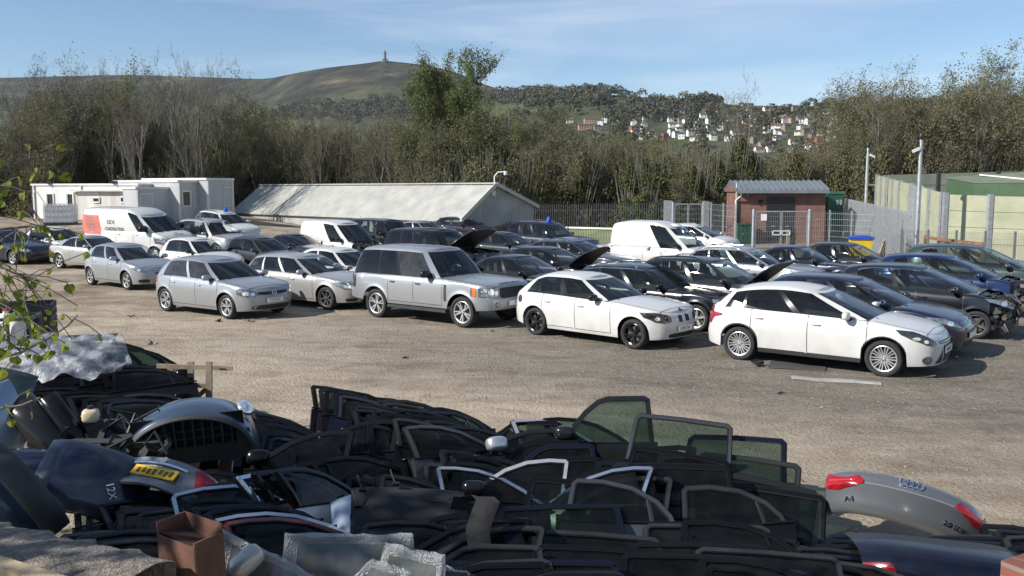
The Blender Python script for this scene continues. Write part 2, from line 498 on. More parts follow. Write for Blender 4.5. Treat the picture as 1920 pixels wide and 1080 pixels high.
# ------------------------------------------------------------------ car body
BASE = dict(
    L=4.30, W=1.79, xfa=1.28, xra=-1.33, r=0.315, tw=0.205, sill=0.20, n=8.5, m=2.8, arch=0.058, flare=0.018,
    top=[(-2.15, 0.93), (-1.9, 0.97), (-0.6, 0.965), (0.6, 0.945), (1.0, 0.93), (1.5, 0.875), (1.85, 0.81), (2.15, 0.72)],
    nose=[(0.12, -0.16), (0.25, -0.03), (0.45, 0.0), (0.58, -0.015), (0.72, -0.06), (0.9, -0.18)],
    tail=[(0.12, 0.14), (0.30, 0.02), (0.52, 0.0), (0.60, 0.03), (0.85, 0.06), (1.0, 0.13)],
    wz=[(0.12, 0.90), (0.25, 0.955), (0.45, 0.985), (0.62, 0.998), (0.70, 1.0), (0.82, 0.985), (0.95, 0.955), (1.1, 0.925), (1.6, 0.90)],
    inset=0.045, crown=0.045,
    gb=(-2.02, 1.06), gt=(-1.58, 0.14), wb=0.905, wt=0.655, roof=[(-1.62, 1.31), (-1.15, 1.415), (-0.5, 1.445), (0.2, 1.38)], rcrown=0.05, gn=11.0, gm=2.4,
    cap=(-1.9, 0.98), doors=[(-1.02, 0.02), (0.05, 0.98)], windows=[(-0.62, 0.11), (0.185, 0.79)], wsplit=None, tb=0.09,
    roofrail=None, mirror='body', blackpillars=True, style='double5', rim=ALLOY, head=None, tail_lamp=None, grille=None, intake=None, fog=None, plate=None,
    bonnet=0.0, strip=False, sillcol=None, privacy=False, winframe=None, seats=True, doorless=False, boot=0.0, steer=0.0,
)
HEAD_HATCH = [(0.98, 0.74), (0.96, 0.66), (0.86, 0.60), (0.66, 0.58), (0.56, 0.62), (0.66, 0.70), (0.86, 0.75)]

class Car:
    def __init__(s, **kw):
        for k, v in {**BASE, **kw}.items(): setattr(s, k, v)
        s.Lh = s.L / 2; s.hw = s.W / 2; s.Ra = s.r + s.arch
    def warp(s, x0, z):
        if x0 > 0:
            a = s.xfa + s.Ra
            return x0 + crom(s.nose, z) * max(0, (x0 - a) / (s.Lh - a)) ** 1.5
        a = -s.xra + s.Ra
        return x0 + crom(s.tail, z) * max(0, (-x0 - a) / (s.Lh - a)) ** 1.5
    def zb(s, x):
        for xa in (s.xfa, s.xra):
            d = abs(x - xa)
            if d < s.Ra - 0.0005: return s.r + math.sqrt(max(0.0, s.Ra ** 2 - d * d))
        z = s.sill
        if x > s.xfa + s.Ra: z += 0.03 * smooth(s.xfa, s.Lh, x)
        if x < s.xra - s.Ra: z += 0.08 * smooth(-s.xra, s.Lh, -x)
        return z
    def yw(s, x0, z):
        return s.hw * crom(s.wz, z) * max(0.0, 1 - (abs(x0) / s.Lh) ** s.n) ** (1 / s.m)
    def side(s, x0, z, sg=-1):
        y = s.yw(x0, z)
        if s.flare:
            for xa in (s.xfa, s.xra):
                d = math.hypot(x0 - xa, z - s.r) - s.Ra
                if d > -0.05 and z > s.r * 0.6: y += s.flare * math.exp(-(d / 0.045) ** 2)
        return V3((s.warp(x0, z), sg * y, z))
    def end(s, eta, z, front=True):
        """point on the nose or the tail, eta = y over half width"""
        e = min(0.9999, abs(eta))
        x0 = s.Lh * (1 - e ** s.m) ** (1 / s.n) * (1 if front else -1)
        return V3((s.warp(x0, z), eta * s.hw * crom(s.wz, z), z))
    def topz(s, x): return crom(s.top, x)
    # greenhouse
    def gp(s, q, eta, t, sg=-1):
        """q along the car in -1..1, eta None for a side point"""
        if eta is None:
            y = max(0.0, 1 - abs(q) ** s.gn) ** (1 / s.gm)
            if s.kick and s.windows and s.windows[0][0] < s.kick[0] - 0.05 and q < s.kick[0]:
                k = min(1.0, (s.kick[0] - q) / (s.kick[0] - s.windows[0][0])) ** 1.6
                if q < s.windows[0][0]: k *= smooth(-0.95, s.windows[0][0], q)
                t0, t1 = 0.05 + k * s.kick[1], 0.90 - k * s.kick[2]
                t = t * t0 / 0.05 if t < 0.05 else (t0 + (t - 0.05) / 0.85 * (t1 - t0) if t < 0.9 else t1 + (t - 0.9) / 0.1 * (1 - t1))
        else:
            y = abs(eta); q = (1 if q > 0 else -1) * max(0.0, 1 - y ** s.gm) ** (1 / s.gn)
        ins = 0.0 if t < 0.86 else 0.045 * ((t - 0.86) / 0.14) ** 1.8
        bow = 0.035 * math.sin(math.pi * min(1, t)) 
        xb = (s.gb[0] + s.gb[1]) / 2 + q * (s.gb[1] - s.gb[0]) / 2
        xt = (s.gt[0] + s.gt[1]) / 2 + q * (s.gt[1] - s.gt[0]) / 2
        x = xb + (xt - xb) * t
        x += (-0.03 if q > 0 else 0.03) * ins / 0.045 * abs(q) ** 3
        if abs(q) > 0.7: x += (1 if q > 0 else -1) * bow * 0.8 * ((abs(q) - 0.7) / 0.3)
        w = s.hw * (s.wb + (s.wt - s.wb) * t) + bow - ins
        zb = s.topz(xb) - 0.03
        zt = crom(s.roof, xt)
        return V3((x, sg * y * w, zb + (zt - zb) * t))

def poly_patch(fn, pts, off=0.006, rings=4, seg=0.05, depth=0.012, out=None):
    """conforming raised patch: fn(a, b) -> point on a surface, pts: outline in (a, b)"""
    B = []
    n = len(pts)
    for i in range(n):
        a, b = pts[i], pts[(i + 1) % n]
        k = max(1, int(math.hypot(a[0] - b[0], a[1] - b[1]) / seg))
        for j in range(k): B.append((a[0] + (b[0] - a[0]) * j / k, a[1] + (b[1] - a[1]) * j / k))
    c = (sum(p[0] for p in B) / len(B), sum(p[1] for p in B) / len(B))
    e = 0.004
    def nrm(a, b):
        u = fn(a + e, b) - fn(a - e, b); v = fn(a, b + e) - fn(a, b - e)
        w = u.cross(v)
        return w.normalized() if w.length > 1e-12 else V3((0, 0, 1))
    nc = nrm(*c)
    pc = fn(*c)
    outward = V3((pc.x * 0.3, pc.y, 0.0 if abs(pc.z) < 1 else 0.2))
    vs, fs = [], []
    m = len(B)
    def put(a, b, o):
        nn = nrm(a, b)
        if nn.dot(nc) < 0: nn = -nn
        return fn(a, b) + nn * o
    sgn = 1.0
    # make the normal point away from the car's centre
    if nc.dot(V3((pc.x, pc.y * 2, (pc.z - 0.5) * 1.5)) if out is None else out) < 0: sgn = -1.0
    vs.append(put(*c, off * sgn))
    for r in range(1, rings + 1):
        k = r / rings
        for a, b in B: vs.append(put(c[0] + (a - c[0]) * k, c[1] + (b - c[1]) * k, off * sgn))
    for a, b in B: vs.append(put(a, b, (off - depth) * sgn))
    for i in range(m): fs.append((0, 1 + i, 1 + (i + 1) % m))
    for r in range(rings):
        o0, o1 = 1 + r * m, 1 + (r + 1) * m
        for i in range(m):
            j = (i + 1) % m
            fs.append((o0 + i, o1 + i, o1 + j, o0 + j))
    # orientation
    f = fs[0]
    nn = (vs[f[1]] - vs[f[0]]).cross(vs[f[2]] - vs[f[0]])
    if nn.dot(nc * sgn) < 0: fs = [g[::-1] for g in fs]
    return vs, fs

def circ(c, rx, ry=None, n=14):
    ry = ry or rx
    return [(c[0] + rx * math.cos(2 * math.pi * k / n), c[1] + ry * math.sin(2 * math.pi * k / n)) for k in range(n)]

def rrect(a0, a1, b0, b1, r=0.2):
    """rounded rectangle outline; r as a share of the shorter side"""
    ra, rb = (a1 - a0) * r * 0.5, (b1 - b0) * r
    out = []
    for cx, cy, st in ((a1 - ra, b1 - rb, 0), (a0 + ra, b1 - rb, 90), (a0 + ra, b0 + rb, 180), (a1 - ra, b0 + rb, 270)):
        for k in range(4):
            t = rad(st + 30 * k)
            out.append((cx + ra * math.cos(t), cy + rb * math.sin(t)))
    return out

def make_car(name, label, cat, C, body, loc, yaw, group=None, tilt=True):
    root = empty(name, loc, 0, label, cat, group)
    # stand on the sloping yard
    gx = (ground(loc[0] + 1, loc[1]) - ground(loc[0] - 1, loc[1])) / 2
    gy = (ground(loc[0], loc[1] + 1) - ground(loc[0], loc[1] - 1)) / 2
    nz = V3((-gx, -gy, 1)).normalized()
    hx = V3((math.cos(yaw), math.sin(yaw), 0)); hx = (hx - nz * hx.dot(nz)).normalized()
    hy = nz.cross(hx)
    root.matrix_world = Matrix(((hx.x, hy.x, nz.x, loc[0]), (hx.y, hy.y, nz.y, loc[1]), (hx.z, hy.z, nz.z, loc[2]), (0, 0, 0, 1)))
    GAP = BLACK
    sillm = C.sillcol or body
    # ---- stations
    xe = C.Lh * 0.925
    xs = set(np.round(np.linspace(-xe, xe, 40), 4).tolist())
    for xa in (C.xfa, C.xra):
        xs = {x for x in xs if abs(x - xa) > C.Ra + 0.02}
        for k in range(13): xs.add(round(xa + C.Ra * math.cos(math.pi * k / 12), 4))
        xs.add(round(xa + C.Ra + 0.002, 4)); xs.add(round(xa - C.Ra - 0.002, 4))
    seams = []
    for a, b in C.doors:
        for x in (a, b): seams.append(x)
    seams = sorted(set(seams))
    def gap_pair(x): return (x - 0.007, x + 0.007)
    for x in seams:
        g0, g1 = gap_pair(x)
        xs = {q for q in xs if not (g0 - 0.018 < q < g1 + 0.018)} | {round(g0, 4), round(g1, 4)}
    xs = sorted(xs)
    ee = (1 - (xe / C.Lh) ** C.n) ** (1 / C.m)
    etas = [ee * k for k in (0.97, 0.92, 0.86, 0.78, 0.68, 0.55, 0.40, 0.22, 0.0)]
    cols = [('r', -e) for e in etas[::-1]] + [('s', x) for x in xs] + [('f', e) for e in etas]
    lv = [0, 0.03, C.tb, C.tb + 0.018, 0.2, 0.3, 0.4, 0.5, 0.58, 0.66, 0.74, 0.82, 0.89, 0.94, 0.975, 1.0]
    G, X0 = [], []
    for kind, p in cols:
        if kind == 's': x0 = p
        else:
            x0 = C.Lh * (1 - abs(p) ** C.m) ** (1 / C.n) * (1 if kind == 'f' else -1)
        X0.append(x0)
        col = []
        xx = C.warp(x0, 0.5)
        zb, zt = C.zb(x0), C.topz(xx if abs(x0) > 1.2 else x0)
        for t in lv:
            z = zb + t * (zt - zb)
            ins = 0 if t < 0.82 else C.inset * ((t - 0.82) / 0.18) ** 2.2
            if kind == 's':
                q = C.side(x0, z, -1); q.y += ins
            else:
                q = C.end(-abs(p), z, kind == 'f'); q.y = min(0.0, q.y + ins * min(1, abs(p) * 3))
                q.x -= ins * 0.8 * (1 if kind == 'f' else -1) * (1 - abs(p) * 0.5)
            col.append(q)
        G.append(col)
    nC, nL = len(G), len(lv)
    # ---- sort side faces into parts
    parts = {}
    def put(part, side, vs, mi=0):
        mb = parts.setdefault((part, side), MB())
        mb.add(vs, [(0, 1, 2, 3)], mi)
    fr_lim = C.xfa + C.Ra + 0.001; rr_lim = C.xra - C.Ra - 0.001
    for i in range(nC - 1):
        xm = (X0[i] + X0[i + 1]) / 2
        k0, k1 = cols[i][0], cols[i + 1][0]
        for j in range(nL - 1):
            tm = (lv[j] + lv[j + 1]) / 2
            part, mi = 'body', 0
            gap = k0 == 's' and k1 == 's' and any(abs(xm - x) < 0.0075 for x in seams)
            for di, (a, b) in enumerate(C.doors):
                if a < xm < b and k0 == 's' and k1 == 's' and tm > C.tb:
                    part = ('rear_door', 'front_door')[di] if len(C.doors) == 2 else 'front_door'
                    if lv[j] == C.tb: mi = 1
            if gap and tm > C.tb: mi = 1
            if xm > fr_lim and tm < 0.66: part = 'front_bumper'
            if xm < rr_lim and tm < 0.60: part = 'rear_bumper'
            if tm < 0.085 and part == 'body': mi = 2
            if C.strip and xm > C.xfa + C.Ra * 0.75: continue
            for sg in (1, -1):
                q = [V3((v.x, v.y * sg, v.z)) for v in (G[i][j], G[i + 1][j], G[i + 1][j + 1], G[i][j + 1])]
                if sg < 0: q = q[::-1]
                put(part, sg if 'door' in part else 0, q, mi)
    # ---- top cap (bonnet, boot, cabin floor)
    vst = [-1, -0.93, -0.905, -0.75, -0.5, -0.25, 0, 0.25, 0.5, 0.75, 0.905, 0.93, 1]
    bon0 = C.gb[1] - 0.10
    def cap_pt(i, v):
        p = G[i][-1]
        wide = min(1.0, abs(p.y) / (C.hw * 0.5))
        cr = C.crown if (X0[i] > bon0 - 0.2 or X0[i] < C.gb[0] + 0.1) else 0.0
        return V3((p.x + (0.0), -p.y * v, p.z + cr * wide * (1 - abs(v) ** 2.4) + 0.0))
    bonnet = MB()
    for i in range(nC - 1):
        xm = (X0[i] + X0[i + 1]) / 2
        for j in range(len(vst) - 1):
            vm = abs(vst[j] + vst[j + 1]) / 2
            q = [cap_pt(i, vst[j]), cap_pt(i + 1, vst[j]), cap_pt(i + 1, vst[j + 1]), cap_pt(i, vst[j + 1])]
            if C.gb[0] + 0.22 < xm < bon0 - 0.10: put('cabin_floor', 0, q)
            elif xm >= bon0 and vm < 0.905 and X0[i] < C.Lh * 0.985:
                if not C.strip: bonnet.add(q, [(0, 1, 2, 3)])
            elif C.strip and xm > C.xfa + C.Ra * 0.75: continue
            else: put('body', 0, q, 1 if (xm >= bon0 and 0.9 < vm < 0.93) else 0)
    # ---- greenhouse
    qs_e = max(0.0, 1 - 0.88 ** C.gm) ** (1 / C.gn)
    gcols = [('r', e) for e in (0.0, 0.2, 0.4, 0.6, 0.75, 0.82)]
    qset = {-qs_e, qs_e}
    wins = []
    for a, b in C.windows: wins.append((a, b)); qset |= {a, b}
    for k in np.linspace(-qs_e, qs_e, 18):
        if all(abs(k - q) > 0.03 for q in qset): qset.add(float(k))
    gcols += [('s', q) for q in sorted(qset)]
    gcols += [('f', e) for e in (0.82, 0.75, 0.6, 0.4, 0.2, 0.0)]
    gl = [0, 0.05, 0.2, 0.4, 0.6, 0.78, 0.86, 0.90, 0.94, 0.97, 1.0]
    GG = []
    for kind, q in gcols:
        GG.append([C.gp(1, q, t) if kind == 'f' else (C.gp(-1, q, t) if kind == 'r' else C.gp(q, None, t)) for t in gl])
    nG = len(GG)
    for i in range(nG - 1):
        k0, k1 = gcols[i][0], gcols[i + 1][0]
        kk = 'f' if 'f' in (k0, k1) else ('r' if 'r' in (k0, k1) else 's')
        qm = (gcols[i][1] + gcols[i + 1][1]) / 2
        for j in range(len(gl) - 1):
            tm = (gl[j] + gl[j + 1]) / 2
            part, mi, side = 'body', 0, 0
            if kk == 's':
                for wi, (a, b) in enumerate(wins):
                    if a < qm < b and 0.05 < tm < 0.90:
                        part, side = 'window%d' % wi, 1
                if part == 'body' and wins and wins[0][0] < qm < wins[-1][1] and tm < 0.9:
                    mi = 3 if (tm < 0.05 or C.blackpillars) else 0
                if C.winframe and part == 'body' and wins and wins[0][0] - 0.02 < qm < wins[-1][1] + 0.02 and 0.9 < tm < 0.94: mi = 4
            elif kk == 'f' and 0.0 < tm < 0.94:
                part = 'windscreen'
            elif kk == 'r' and 0.2 < tm < 0.86 and C.rearglass_ok():
                part = 'rear_window'
            for sg in (1, -1):
                q = [V3((v.x, v.y * sg, v.z)) for v in (GG[i][j], GG[i + 1][j], GG[i + 1][j + 1], GG[i][j + 1])]
                if sg < 0: q = q[::-1]
                put(part, sg if side else 0, q, mi)
    for i in range(nG - 1):
        vs2 = [-1, -0.85, -0.6, -0.3, 0, 0.3, 0.6, 0.85, 1]
        def rp(i, v):
            p = GG[i][-1]
            return V3((p.x, -p.y * v, p.z + C.rcrown * min(1, abs(p.y) / (C.hw * 0.35)) * (1 - abs(v) ** 2.2)))
        for j in range(len(vs2) - 1):
            put('body', 0, [rp(i, vs2[j]), rp(i + 1, vs2[j]), rp(i + 1, vs2[j + 1]), rp(i, vs2[j + 1])])
    # ---- weld and link the parts
    mats4 = [body, GAP, sillm, GLOSSBLACK, CHROME]
    def welded(mb):
        # merge equal vertices so shading runs across the faces
        idx, vs, mp = {}, [], []
        for p in mb.v:
            k = (round(p[0], 4), round(p[1], 4), round(p[2], 4))
            if k not in idx: idx[k] = len(vs); vs.append(p)
            mp.append(idx[k])
        fs, ms = [], []
        for f, m in zip(mb.f, mb.m):
            g = []
            for i in f:
                if mp[i] not in g: g.append(mp[i])
            if len(g) >= 3: fs.append(tuple(g)); ms.append(m)
        mb.v, mb.f, mb.m = vs, fs, ms
        return mb
    obj = {}
    for (part, side), mb in parts.items():
        if part.startswith('window') or part in ('windscreen', 'rear_window'): continue
        nm = part
        m = mats4
        if part == 'cabin_floor': m = INTERIOR
        obj[(part, side)] = welded(mb).build(nm, m, root, 42)
    for (part, side), mb in parts.items():
        if part.startswith('window') and part != 'windscreen':
            wi = int(part[6:])
            par = root
            di = wi - (len(C.windows) - len(C.doors))
            if di >= 0: par = obj.get((('rear_door', 'front_door')[di] if len(C.doors) == 2 else 'front_door', side), root)
            if C.open_window and side == C.open_window and wi == len(C.windows) - 1: continue
            g = G_DARK if (C.privacy and wi < len(C.windows) - 1) else C.glass_mat
            welded(mb).build('window', g, par, 60)
        elif part in ('windscreen', 'rear_window'):
            welded(mb).build(part, C.wglass if part == 'windscreen' else (G_DARK if C.privacy else C.wglass), root, 60)
    # ---- underbody and wheel wells
    u = MB()
    u.box((0, 0, C.sill + 0.2), (C.L * 0.86, C.W * 0.80, 0.34)) if False else u.box((0, 0, C.sill + 0.17), (C.xfa - C.xra - C.Ra * 2, C.W * 0.86, 0.3))
    for xa in (C.xfa, C.xra):
        zl, zh = C.sill + 0.03, C.r + C.Ra * 1.02
        u.box((xa, 0, (zl + zh) / 2), (C.Ra * 2.12, C.W * 0.66, zh - zl))
    u.build('underbody', BLACK, root)
    # ---- bonnet
    if bonnet.f:
        bb = welded(bonnet)
        if C.bonnet:
            # give it an underside, hinge it at the windscreen
            b = len(bb.v)
            vs = [(p[0], p[1], p[2] - 0.03) for p in bb.v]
            fs = [f[::-1] for f in bb.f]
            edges = {}
            for f in bb.f:
                for k in range(len(f)):
                    e = (f[k], f[(k + 1) % len(f)])
                    if (e[1], e[0]) in edges: del edges[(e[1], e[0])]
                    else: edges[e] = 1
            bb.v += vs
            bb.f += [tuple(b + i for i in f) for f in fs]; bb.m += [1] * len(fs)
            for a, c in edges: bb.f.append((c, a, a + b, c + b)); bb.m.append(0)
            hz = C.topz(bon0) + C.crown
            bb.v = [(p[0] - bon0, p[1], p[2] - hz) for p in bb.v]
            o = bb.build('bonnet', [body, BLACK], root, 40)
            o.location = (bon0, 0, hz); o.rotation_euler = (0, -C.bonnet, 0)
        else:
            bb.build('bonnet', body, root, 42)
    if C.bonnet or C.strip:
        e = MB(); rr = random.Random(hash(name) % 997 + int(C.L * 100))
        x0, x1 = bon0 + 0.05, C.Lh - (0.18 if not C.strip else 0.34)
        for k in range(46):
            x = rr.uniform(x0, x1); y = rr.uniform(-0.62, 0.62)
            zt = C.topz(x) - rr.uniform(0.04, 0.22)
            s = (rr.uniform(0.08, 0.3), rr.uniform(0.08, 0.3), rr.uniform(0.08, 0.25))
            e.box((x, y, zt - s[2] / 2), s, rr.choice((0, 0, 0, 1, 2)), Euler((rr.uniform(-.3, .3), rr.uniform(-.3, .3), rr.uniform(0, 3))).to_matrix(), rr.uniform(0.7, 1))
        for k in range(16):
            x = rr.uniform(x0, x1); y = rr.uniform(-0.6, 0.6); z = C.topz(x) - 0.05
            e.tube([(x, y, z), (x + rr.uniform(-.2, .2), y + rr.uniform(-.2, .2), z + 0.04), (x + rr.uniform(-.4, .4), y + rr.uniform(-.4, .4), z - 0.06)], 0.018, 6, rr.choice((0, 1)))
        e.box(((x0 + x1) / 2, 0, 0.45), (x1 - x0, 1.3, 0.5), 0)
        e.build('engine', [BLACK, DARKTRIM, DIRTYMETAL], root, 30)
    if C.strip:
        e = MB(); rr = random.Random(5)
        xf = C.xfa + C.Ra * 0.75
        e.box((C.Lh - 0.26, 0, 0.50), (0.09, 1.25, 0.13), 2)          # crash beam
        for y in (-0.5, 0.5): e.box((C.Lh - 0.45, y, 0.47), (0.45, 0.10, 0.13), 0)
        e.box((C.Lh - 0.36, 0, 0.48), (0.06, 0.9, 0.42), 0)           # radiator
        e.box((C.Lh - 0.33, 0, 0.26), (0.05, 1.15, 0.06), 1)
        for k in range(60):
            y = rr.uniform(-0.78, 0.78); x = rr.uniform(xf, C.Lh - 0.2); z = rr.uniform(0.25, 0.72)
            s = rr.uniform(0.04, 0.16)
            e.box((x, y, z), (s, s * rr.uniform(.5, 1.6), s * rr.uniform(.5, 1.5)), rr.choice((0, 0, 1, 2)), Euler((rr.uniform(0, 3), rr.uniform(0, 3), rr.uniform(0, 3))).to_matrix())
        for k in range(14):
            y = rr.uniform(-0.8, 0.8); x = rr.uniform(xf, C.Lh - 0.15); z = rr.uniform(0.3, 0.7)
            e.tube([(x, y, z), (x + .1, y + rr.uniform(-.2, .2), z - 0.15), (x + rr.uniform(-.1, .15), y + rr.uniform(-.3, .3), max(0.12, z - 0.4))], 0.012, 5, rr.choice((0, 1, 2)))
        e.build('front_structure', [BLACK, DARKTRIM, DIRTYMETAL], root, 30)
    # ---- wheels
    for x, st in ((C.xfa, C.steer), (C.xra, 0)):
        for sg in (-1, 1):
            add_wheel(root, x, sg * (C.hw - C.tw / 2 - 0.018), C.r, C.tw, C.style, C.rim, sg, st)
    # ---- lamps, grille, plates
    fe = lambda a, b: C.end(a, b, True)
    re_ = lambda a, b: C.end(a, b, False)
    def patch(nm, fn, pts, m, off=0.006, par=root, **kw):
        mb = MB(); vs, fs = poly_patch(fn, pts, off, **kw); mb.add(vs, fs)
        return mb.build(nm, m, par, 50)
    mir = lambda pts: [(-a, b) for a, b in pts]
    if C.head:
        hp, lensm = C.head['pts'], C.head.get('mat', LENS)
        for q in (hp, mir(hp)):
            h = patch('headlight', fe, q, lensm, 0.007)
            s = 1 if q is hp else -1
            for cx, cz, rr in C.head.get('spots', []):
                patch('reflector', fe, circ((cx * s, cz), rr / C.hw, rr), C.head.get('spotmat', REFLECTOR), 0.011, h, rings=2)
            for cx, cz, rx, rz in C.head.get('amber', []):
                patch('indicator', fe, rrect(cx * s - rx, cx * s + rx, cz - rz, cz + rz), AMBER, 0.011, h, rings=2)
    for g in (C.grille or []):
        o = patch('grille', fe, g['pts'], g.get('mat', BLACK), 0.008)
        if g.get('rim'):
            loop = [fe(a, b) + V3((0.012, 0, 0)) for a, b in g['pts']]
            mb = MB(); mb.tube(loop, g['rim'], 6, closed=True); mb.build('grille_surround', g.get('rimmat', CHROME), o)
        for z in g.get('bars', []):
            a0 = min(a for a, b in g['pts']); a1 = max(a for a, b in g['pts'])
            mb = MB(); mb.tube([fe(a0 + (a1 - a0) * k / 10, z) + V3((0.012, 0, 0)) for k in range(11)], 0.008, 5); mb.build('grille_bar', g.get('barmat', DARKTRIM), o)
    for g in (C.intake or []):
        patch('air_intake', fe, g, BLACK, 0.005)
    for (a, z, rr) in (C.fog or []):
        for s in (1, -1):
            patch('fog_light', fe, circ((a * s, z), rr * 1.35 / C.hw, rr * 1.35), DARKTRIM, 0.008, rings=2)
            patch('fog_lens', fe, circ((a * s, z), rr / C.hw, rr), LENS, 0.012, rings=2)
    if C.plate:
        z = C.plate[1]; x = fe(0, z).x + 0.02
        mb = MB(); mb.box((0, 0, 0), (0.012, 0.52, 0.111))
        o = mb.build('number_plate', PLATE, root, None); o.location = (x, C.plate[2] if len(C.plate) > 2 else 0, z)
        if C.plate[0]: text('plate_text', C.plate[0], 0.098, o, frame_matrix((0.0075, 0, -0.002), (0, 1, 0), (1, 0, 0)), INK, 0.001, sx=0.86)
    if C.tail_lamp:
        for s in (1, -1):
            if C.tail_lamp['kind'] == 'side':      # wraps onto the flank
                patch('tail_light', lambda a, b: C.side(a, b, s), C.tail_lamp['pts'], REDLENS, 0.008)
            else:
                patch('tail_light', re_, [(a * s, b) for a, b in C.tail_lamp['pts']], C.tail_lamp.get('mat', REDLENS), 0.008)
    # ---- door handles
    for di, (a, b) in enumerate(C.doors):
        for sg in (-1, 1):
            par = obj.get((('rear_door', 'front_door')[di] if len(C.doors) == 2 else 'front_door', sg))
            if par is None: continue
            hx_, hz_ = a + 0.16, C.topz(a) - 0.15
            mb = MB()
            p0, p1 = C.side(hx_ - 0.09, hz_, sg), C.side(hx_ + 0.09, hz_ - 0.004, sg)
            o_ = V3((0, sg * 0.022, 0))
            mb.tube([p0, p0 + o_ + V3((0.03, 0, 0)), p1 + o_ - V3((0.03, 0, 0)), p1], [0.010, 0.016, 0.016, 0.010], 8)
            mb.build('handle', C.handlemat or body, par, 60)
    # ---- mirrors
    if C.mirror:
        m = {'body': body, 'black': GLOSSBLACK, 'chrome': CHROME}[C.mirror]
        for sg in (-1, 1):
            q = C.windows[-1][1] - 0.06 if C.windows else 0.7
            b = C.gp(q, None, 0.06, sg)
            k = C.mirror_size
            mb = MB()
            mb.ellipsoid((b.x - 0.03, b.y + sg * 0.15, b.z + 0.075 * k), (0.060 * k, 0.120 * k, 0.070 * k), 16, 10, 0, None, 0.62)
            mb.ellipsoid((b.x - 0.075, b.y + sg * 0.15, b.z + 0.075 * k), (0.032 * k, 0.105 * k, 0.058 * k), 12, 8, 1, None, 0.6)
            mb.bar((b.x - 0.02, b.y - sg * 0.02, b.z + 0.0), (b.x - 0.03, b.y + sg * 0.12, b.z + 0.03), 0.10, 0.05, 1)
            mb.build('mirror', [m, BLACK], root, 60)
    # ---- roof rails
    if C.roofrail:
        for sg in (-1, 1):
            mb = MB()
            n = 14; pts = []
            for k in range(n + 1):
                q = -0.72 + 1.42 * k / n
                p = C.gp(q, None, 1.0, sg)
                lift = 0.055 * min(1, 6 * k / n, 6 * (n - k) / n)
                pts.append(p + V3((0, -sg * 0.02, 0.005 + lift)))
            mb.tube(pts, 0.017, 6)
            mb.build('roof_rail', C.roofrail, root, 60)
    # ---- cabin
    if C.seats:
        mb = MB()
        xc = (C.gb[0] + C.gb[1]) / 2
        zf = C.topz(xc) - 0.06
        rows = [C.gt[1] - 0.62] + ([max(C.gt[1] - 1.45, C.gt[0] + 0.12)] if not C.van else [])
        for x in rows:
            for y in (-0.36, 0.36):
                rot = Euler((0, -0.22, 0)).to_matrix()
                mb.box((x, y, zf + 0.12), (0.13, 0.46, 0.36), 0, rot, 0.8)
                mb.box((x - 0.07, y, zf + 0.36), (0.09, 0.25, 0.15), 0, rot, 0.8)
        mb.box((C.gb[1] - 0.55, 0, zf + 0.03), (0.35, C.W * 0.78, 0.12), 0, Euler((0, 0.12, 0)).to_matrix())
        mb.build('seats', INTERIOR, root, 30)
        mb = MB(); a = V3((C.gb[1] - 0.80, -0.36, zf + 0.12)); ring = []
        for k in range(16):
            t = 2 * math.pi * k / 16
            ring.append(a + V3((-0.07 * math.sin(t), 0.18 * math.cos(t), 0.17 * math.sin(t))))
        mb.tube(ring, 0.014, 5, closed=True); mb.bar(ring[0], ring[8], 0.03, 0.02); mb.bar(a, a + V3((0.2, 0, -0.1)), 0.05)
        mb.build('steering_wheel', BLACK, root, 60)
        # rear view mirror and wipers
        mb = MB(); w0 = C.gp(1, 0.0, 0.84); mb.box((w0.x - 0.10, 0, w0.z), (0.03, 0.22, 0.06)); mb.build('rear_view_mirror', BLACK, root, 30)
    mb = MB()
    for y0, y1 in ((0.35, -0.25), (-0.15, -0.68)):
        pts = [C.gp(1, abs(y0 + (y1 - y0) * k / 5) * 0.95 + 0.0, 0.02 + 0.10 * k / 5, -1 if (y0 + (y1 - y0) * k / 5) < 0 else 1) + V3((0.015, 0, 0.015)) for k in range(6)]
        mb.tube(pts, 0.010, 5)
    mb.build('wiper', BLACK, root, 60)
    if C.aerial:
        mb = MB(); a = V3((C.gt[0] + 0.25 if not C.aerial == 'front' else C.gt[1] - 0.1, 0, crom(C.roof, C.gt[0] + 0.25) + C.rcrown - 0.01))
        mb.tube([a, a + V3((-0.10, 0, 0.16))], 0.006, 5); mb.build('aerial', BLACK, root, 60)
    # tailgate / boot standing open
    if C.boot:
        mb = MB(); ww = C.hw * C.wt * 1.05; Lb = C.bootlen
        prof = [(0, 0.0), (-0.25 * Lb / 0.9, 0.05), (-0.55 * Lb / 0.9, 0.035), (-0.8 * Lb / 0.9, -0.06), (-Lb, -0.20)]
        Gt = [[V3((x, y * ww * (1 + 0.12 * (-x / Lb)), z - 0.04 * abs(y) ** 3)) for y in (-1, -0.9, -0.6, -0.2, 0.2, 0.6, 0.9, 1)] for x, z in prof]
        Gb = [[p + V3((0, 0, -0.06)) for p in row] for row in Gt]
        mb.grid(Gt, 0, True); mb.grid(Gb, 1)
        for row in ((0, 1), (-1, -2)):
            mb.grid([Gt[row[0]], Gb[row[0]]], 0, row[0] == 0)
        mb.grid([[r[0] for r in Gt], [r[0] for r in Gb]], 0); mb.grid([[r[-1] for r in Gt], [r[-1] for r in Gb]], 0, True)
        o = mb.build('tailgate', [body, BLACK], root, 40)
        zr = crom(C.roof, C.gt[0]) + C.rcrown * 0.8 if not C.bootdeck else C.topz(C.gb[0]) + C.crown
        o.location = ((C.gt[0] + 0.05) if not C.bootdeck else C.gb[0] + 0.02, 0, zr); o.rotation_euler = (0, C.boot, 0)
    return root, C, obj, patch
Car.rearglass_ok = lambda s: not s.van
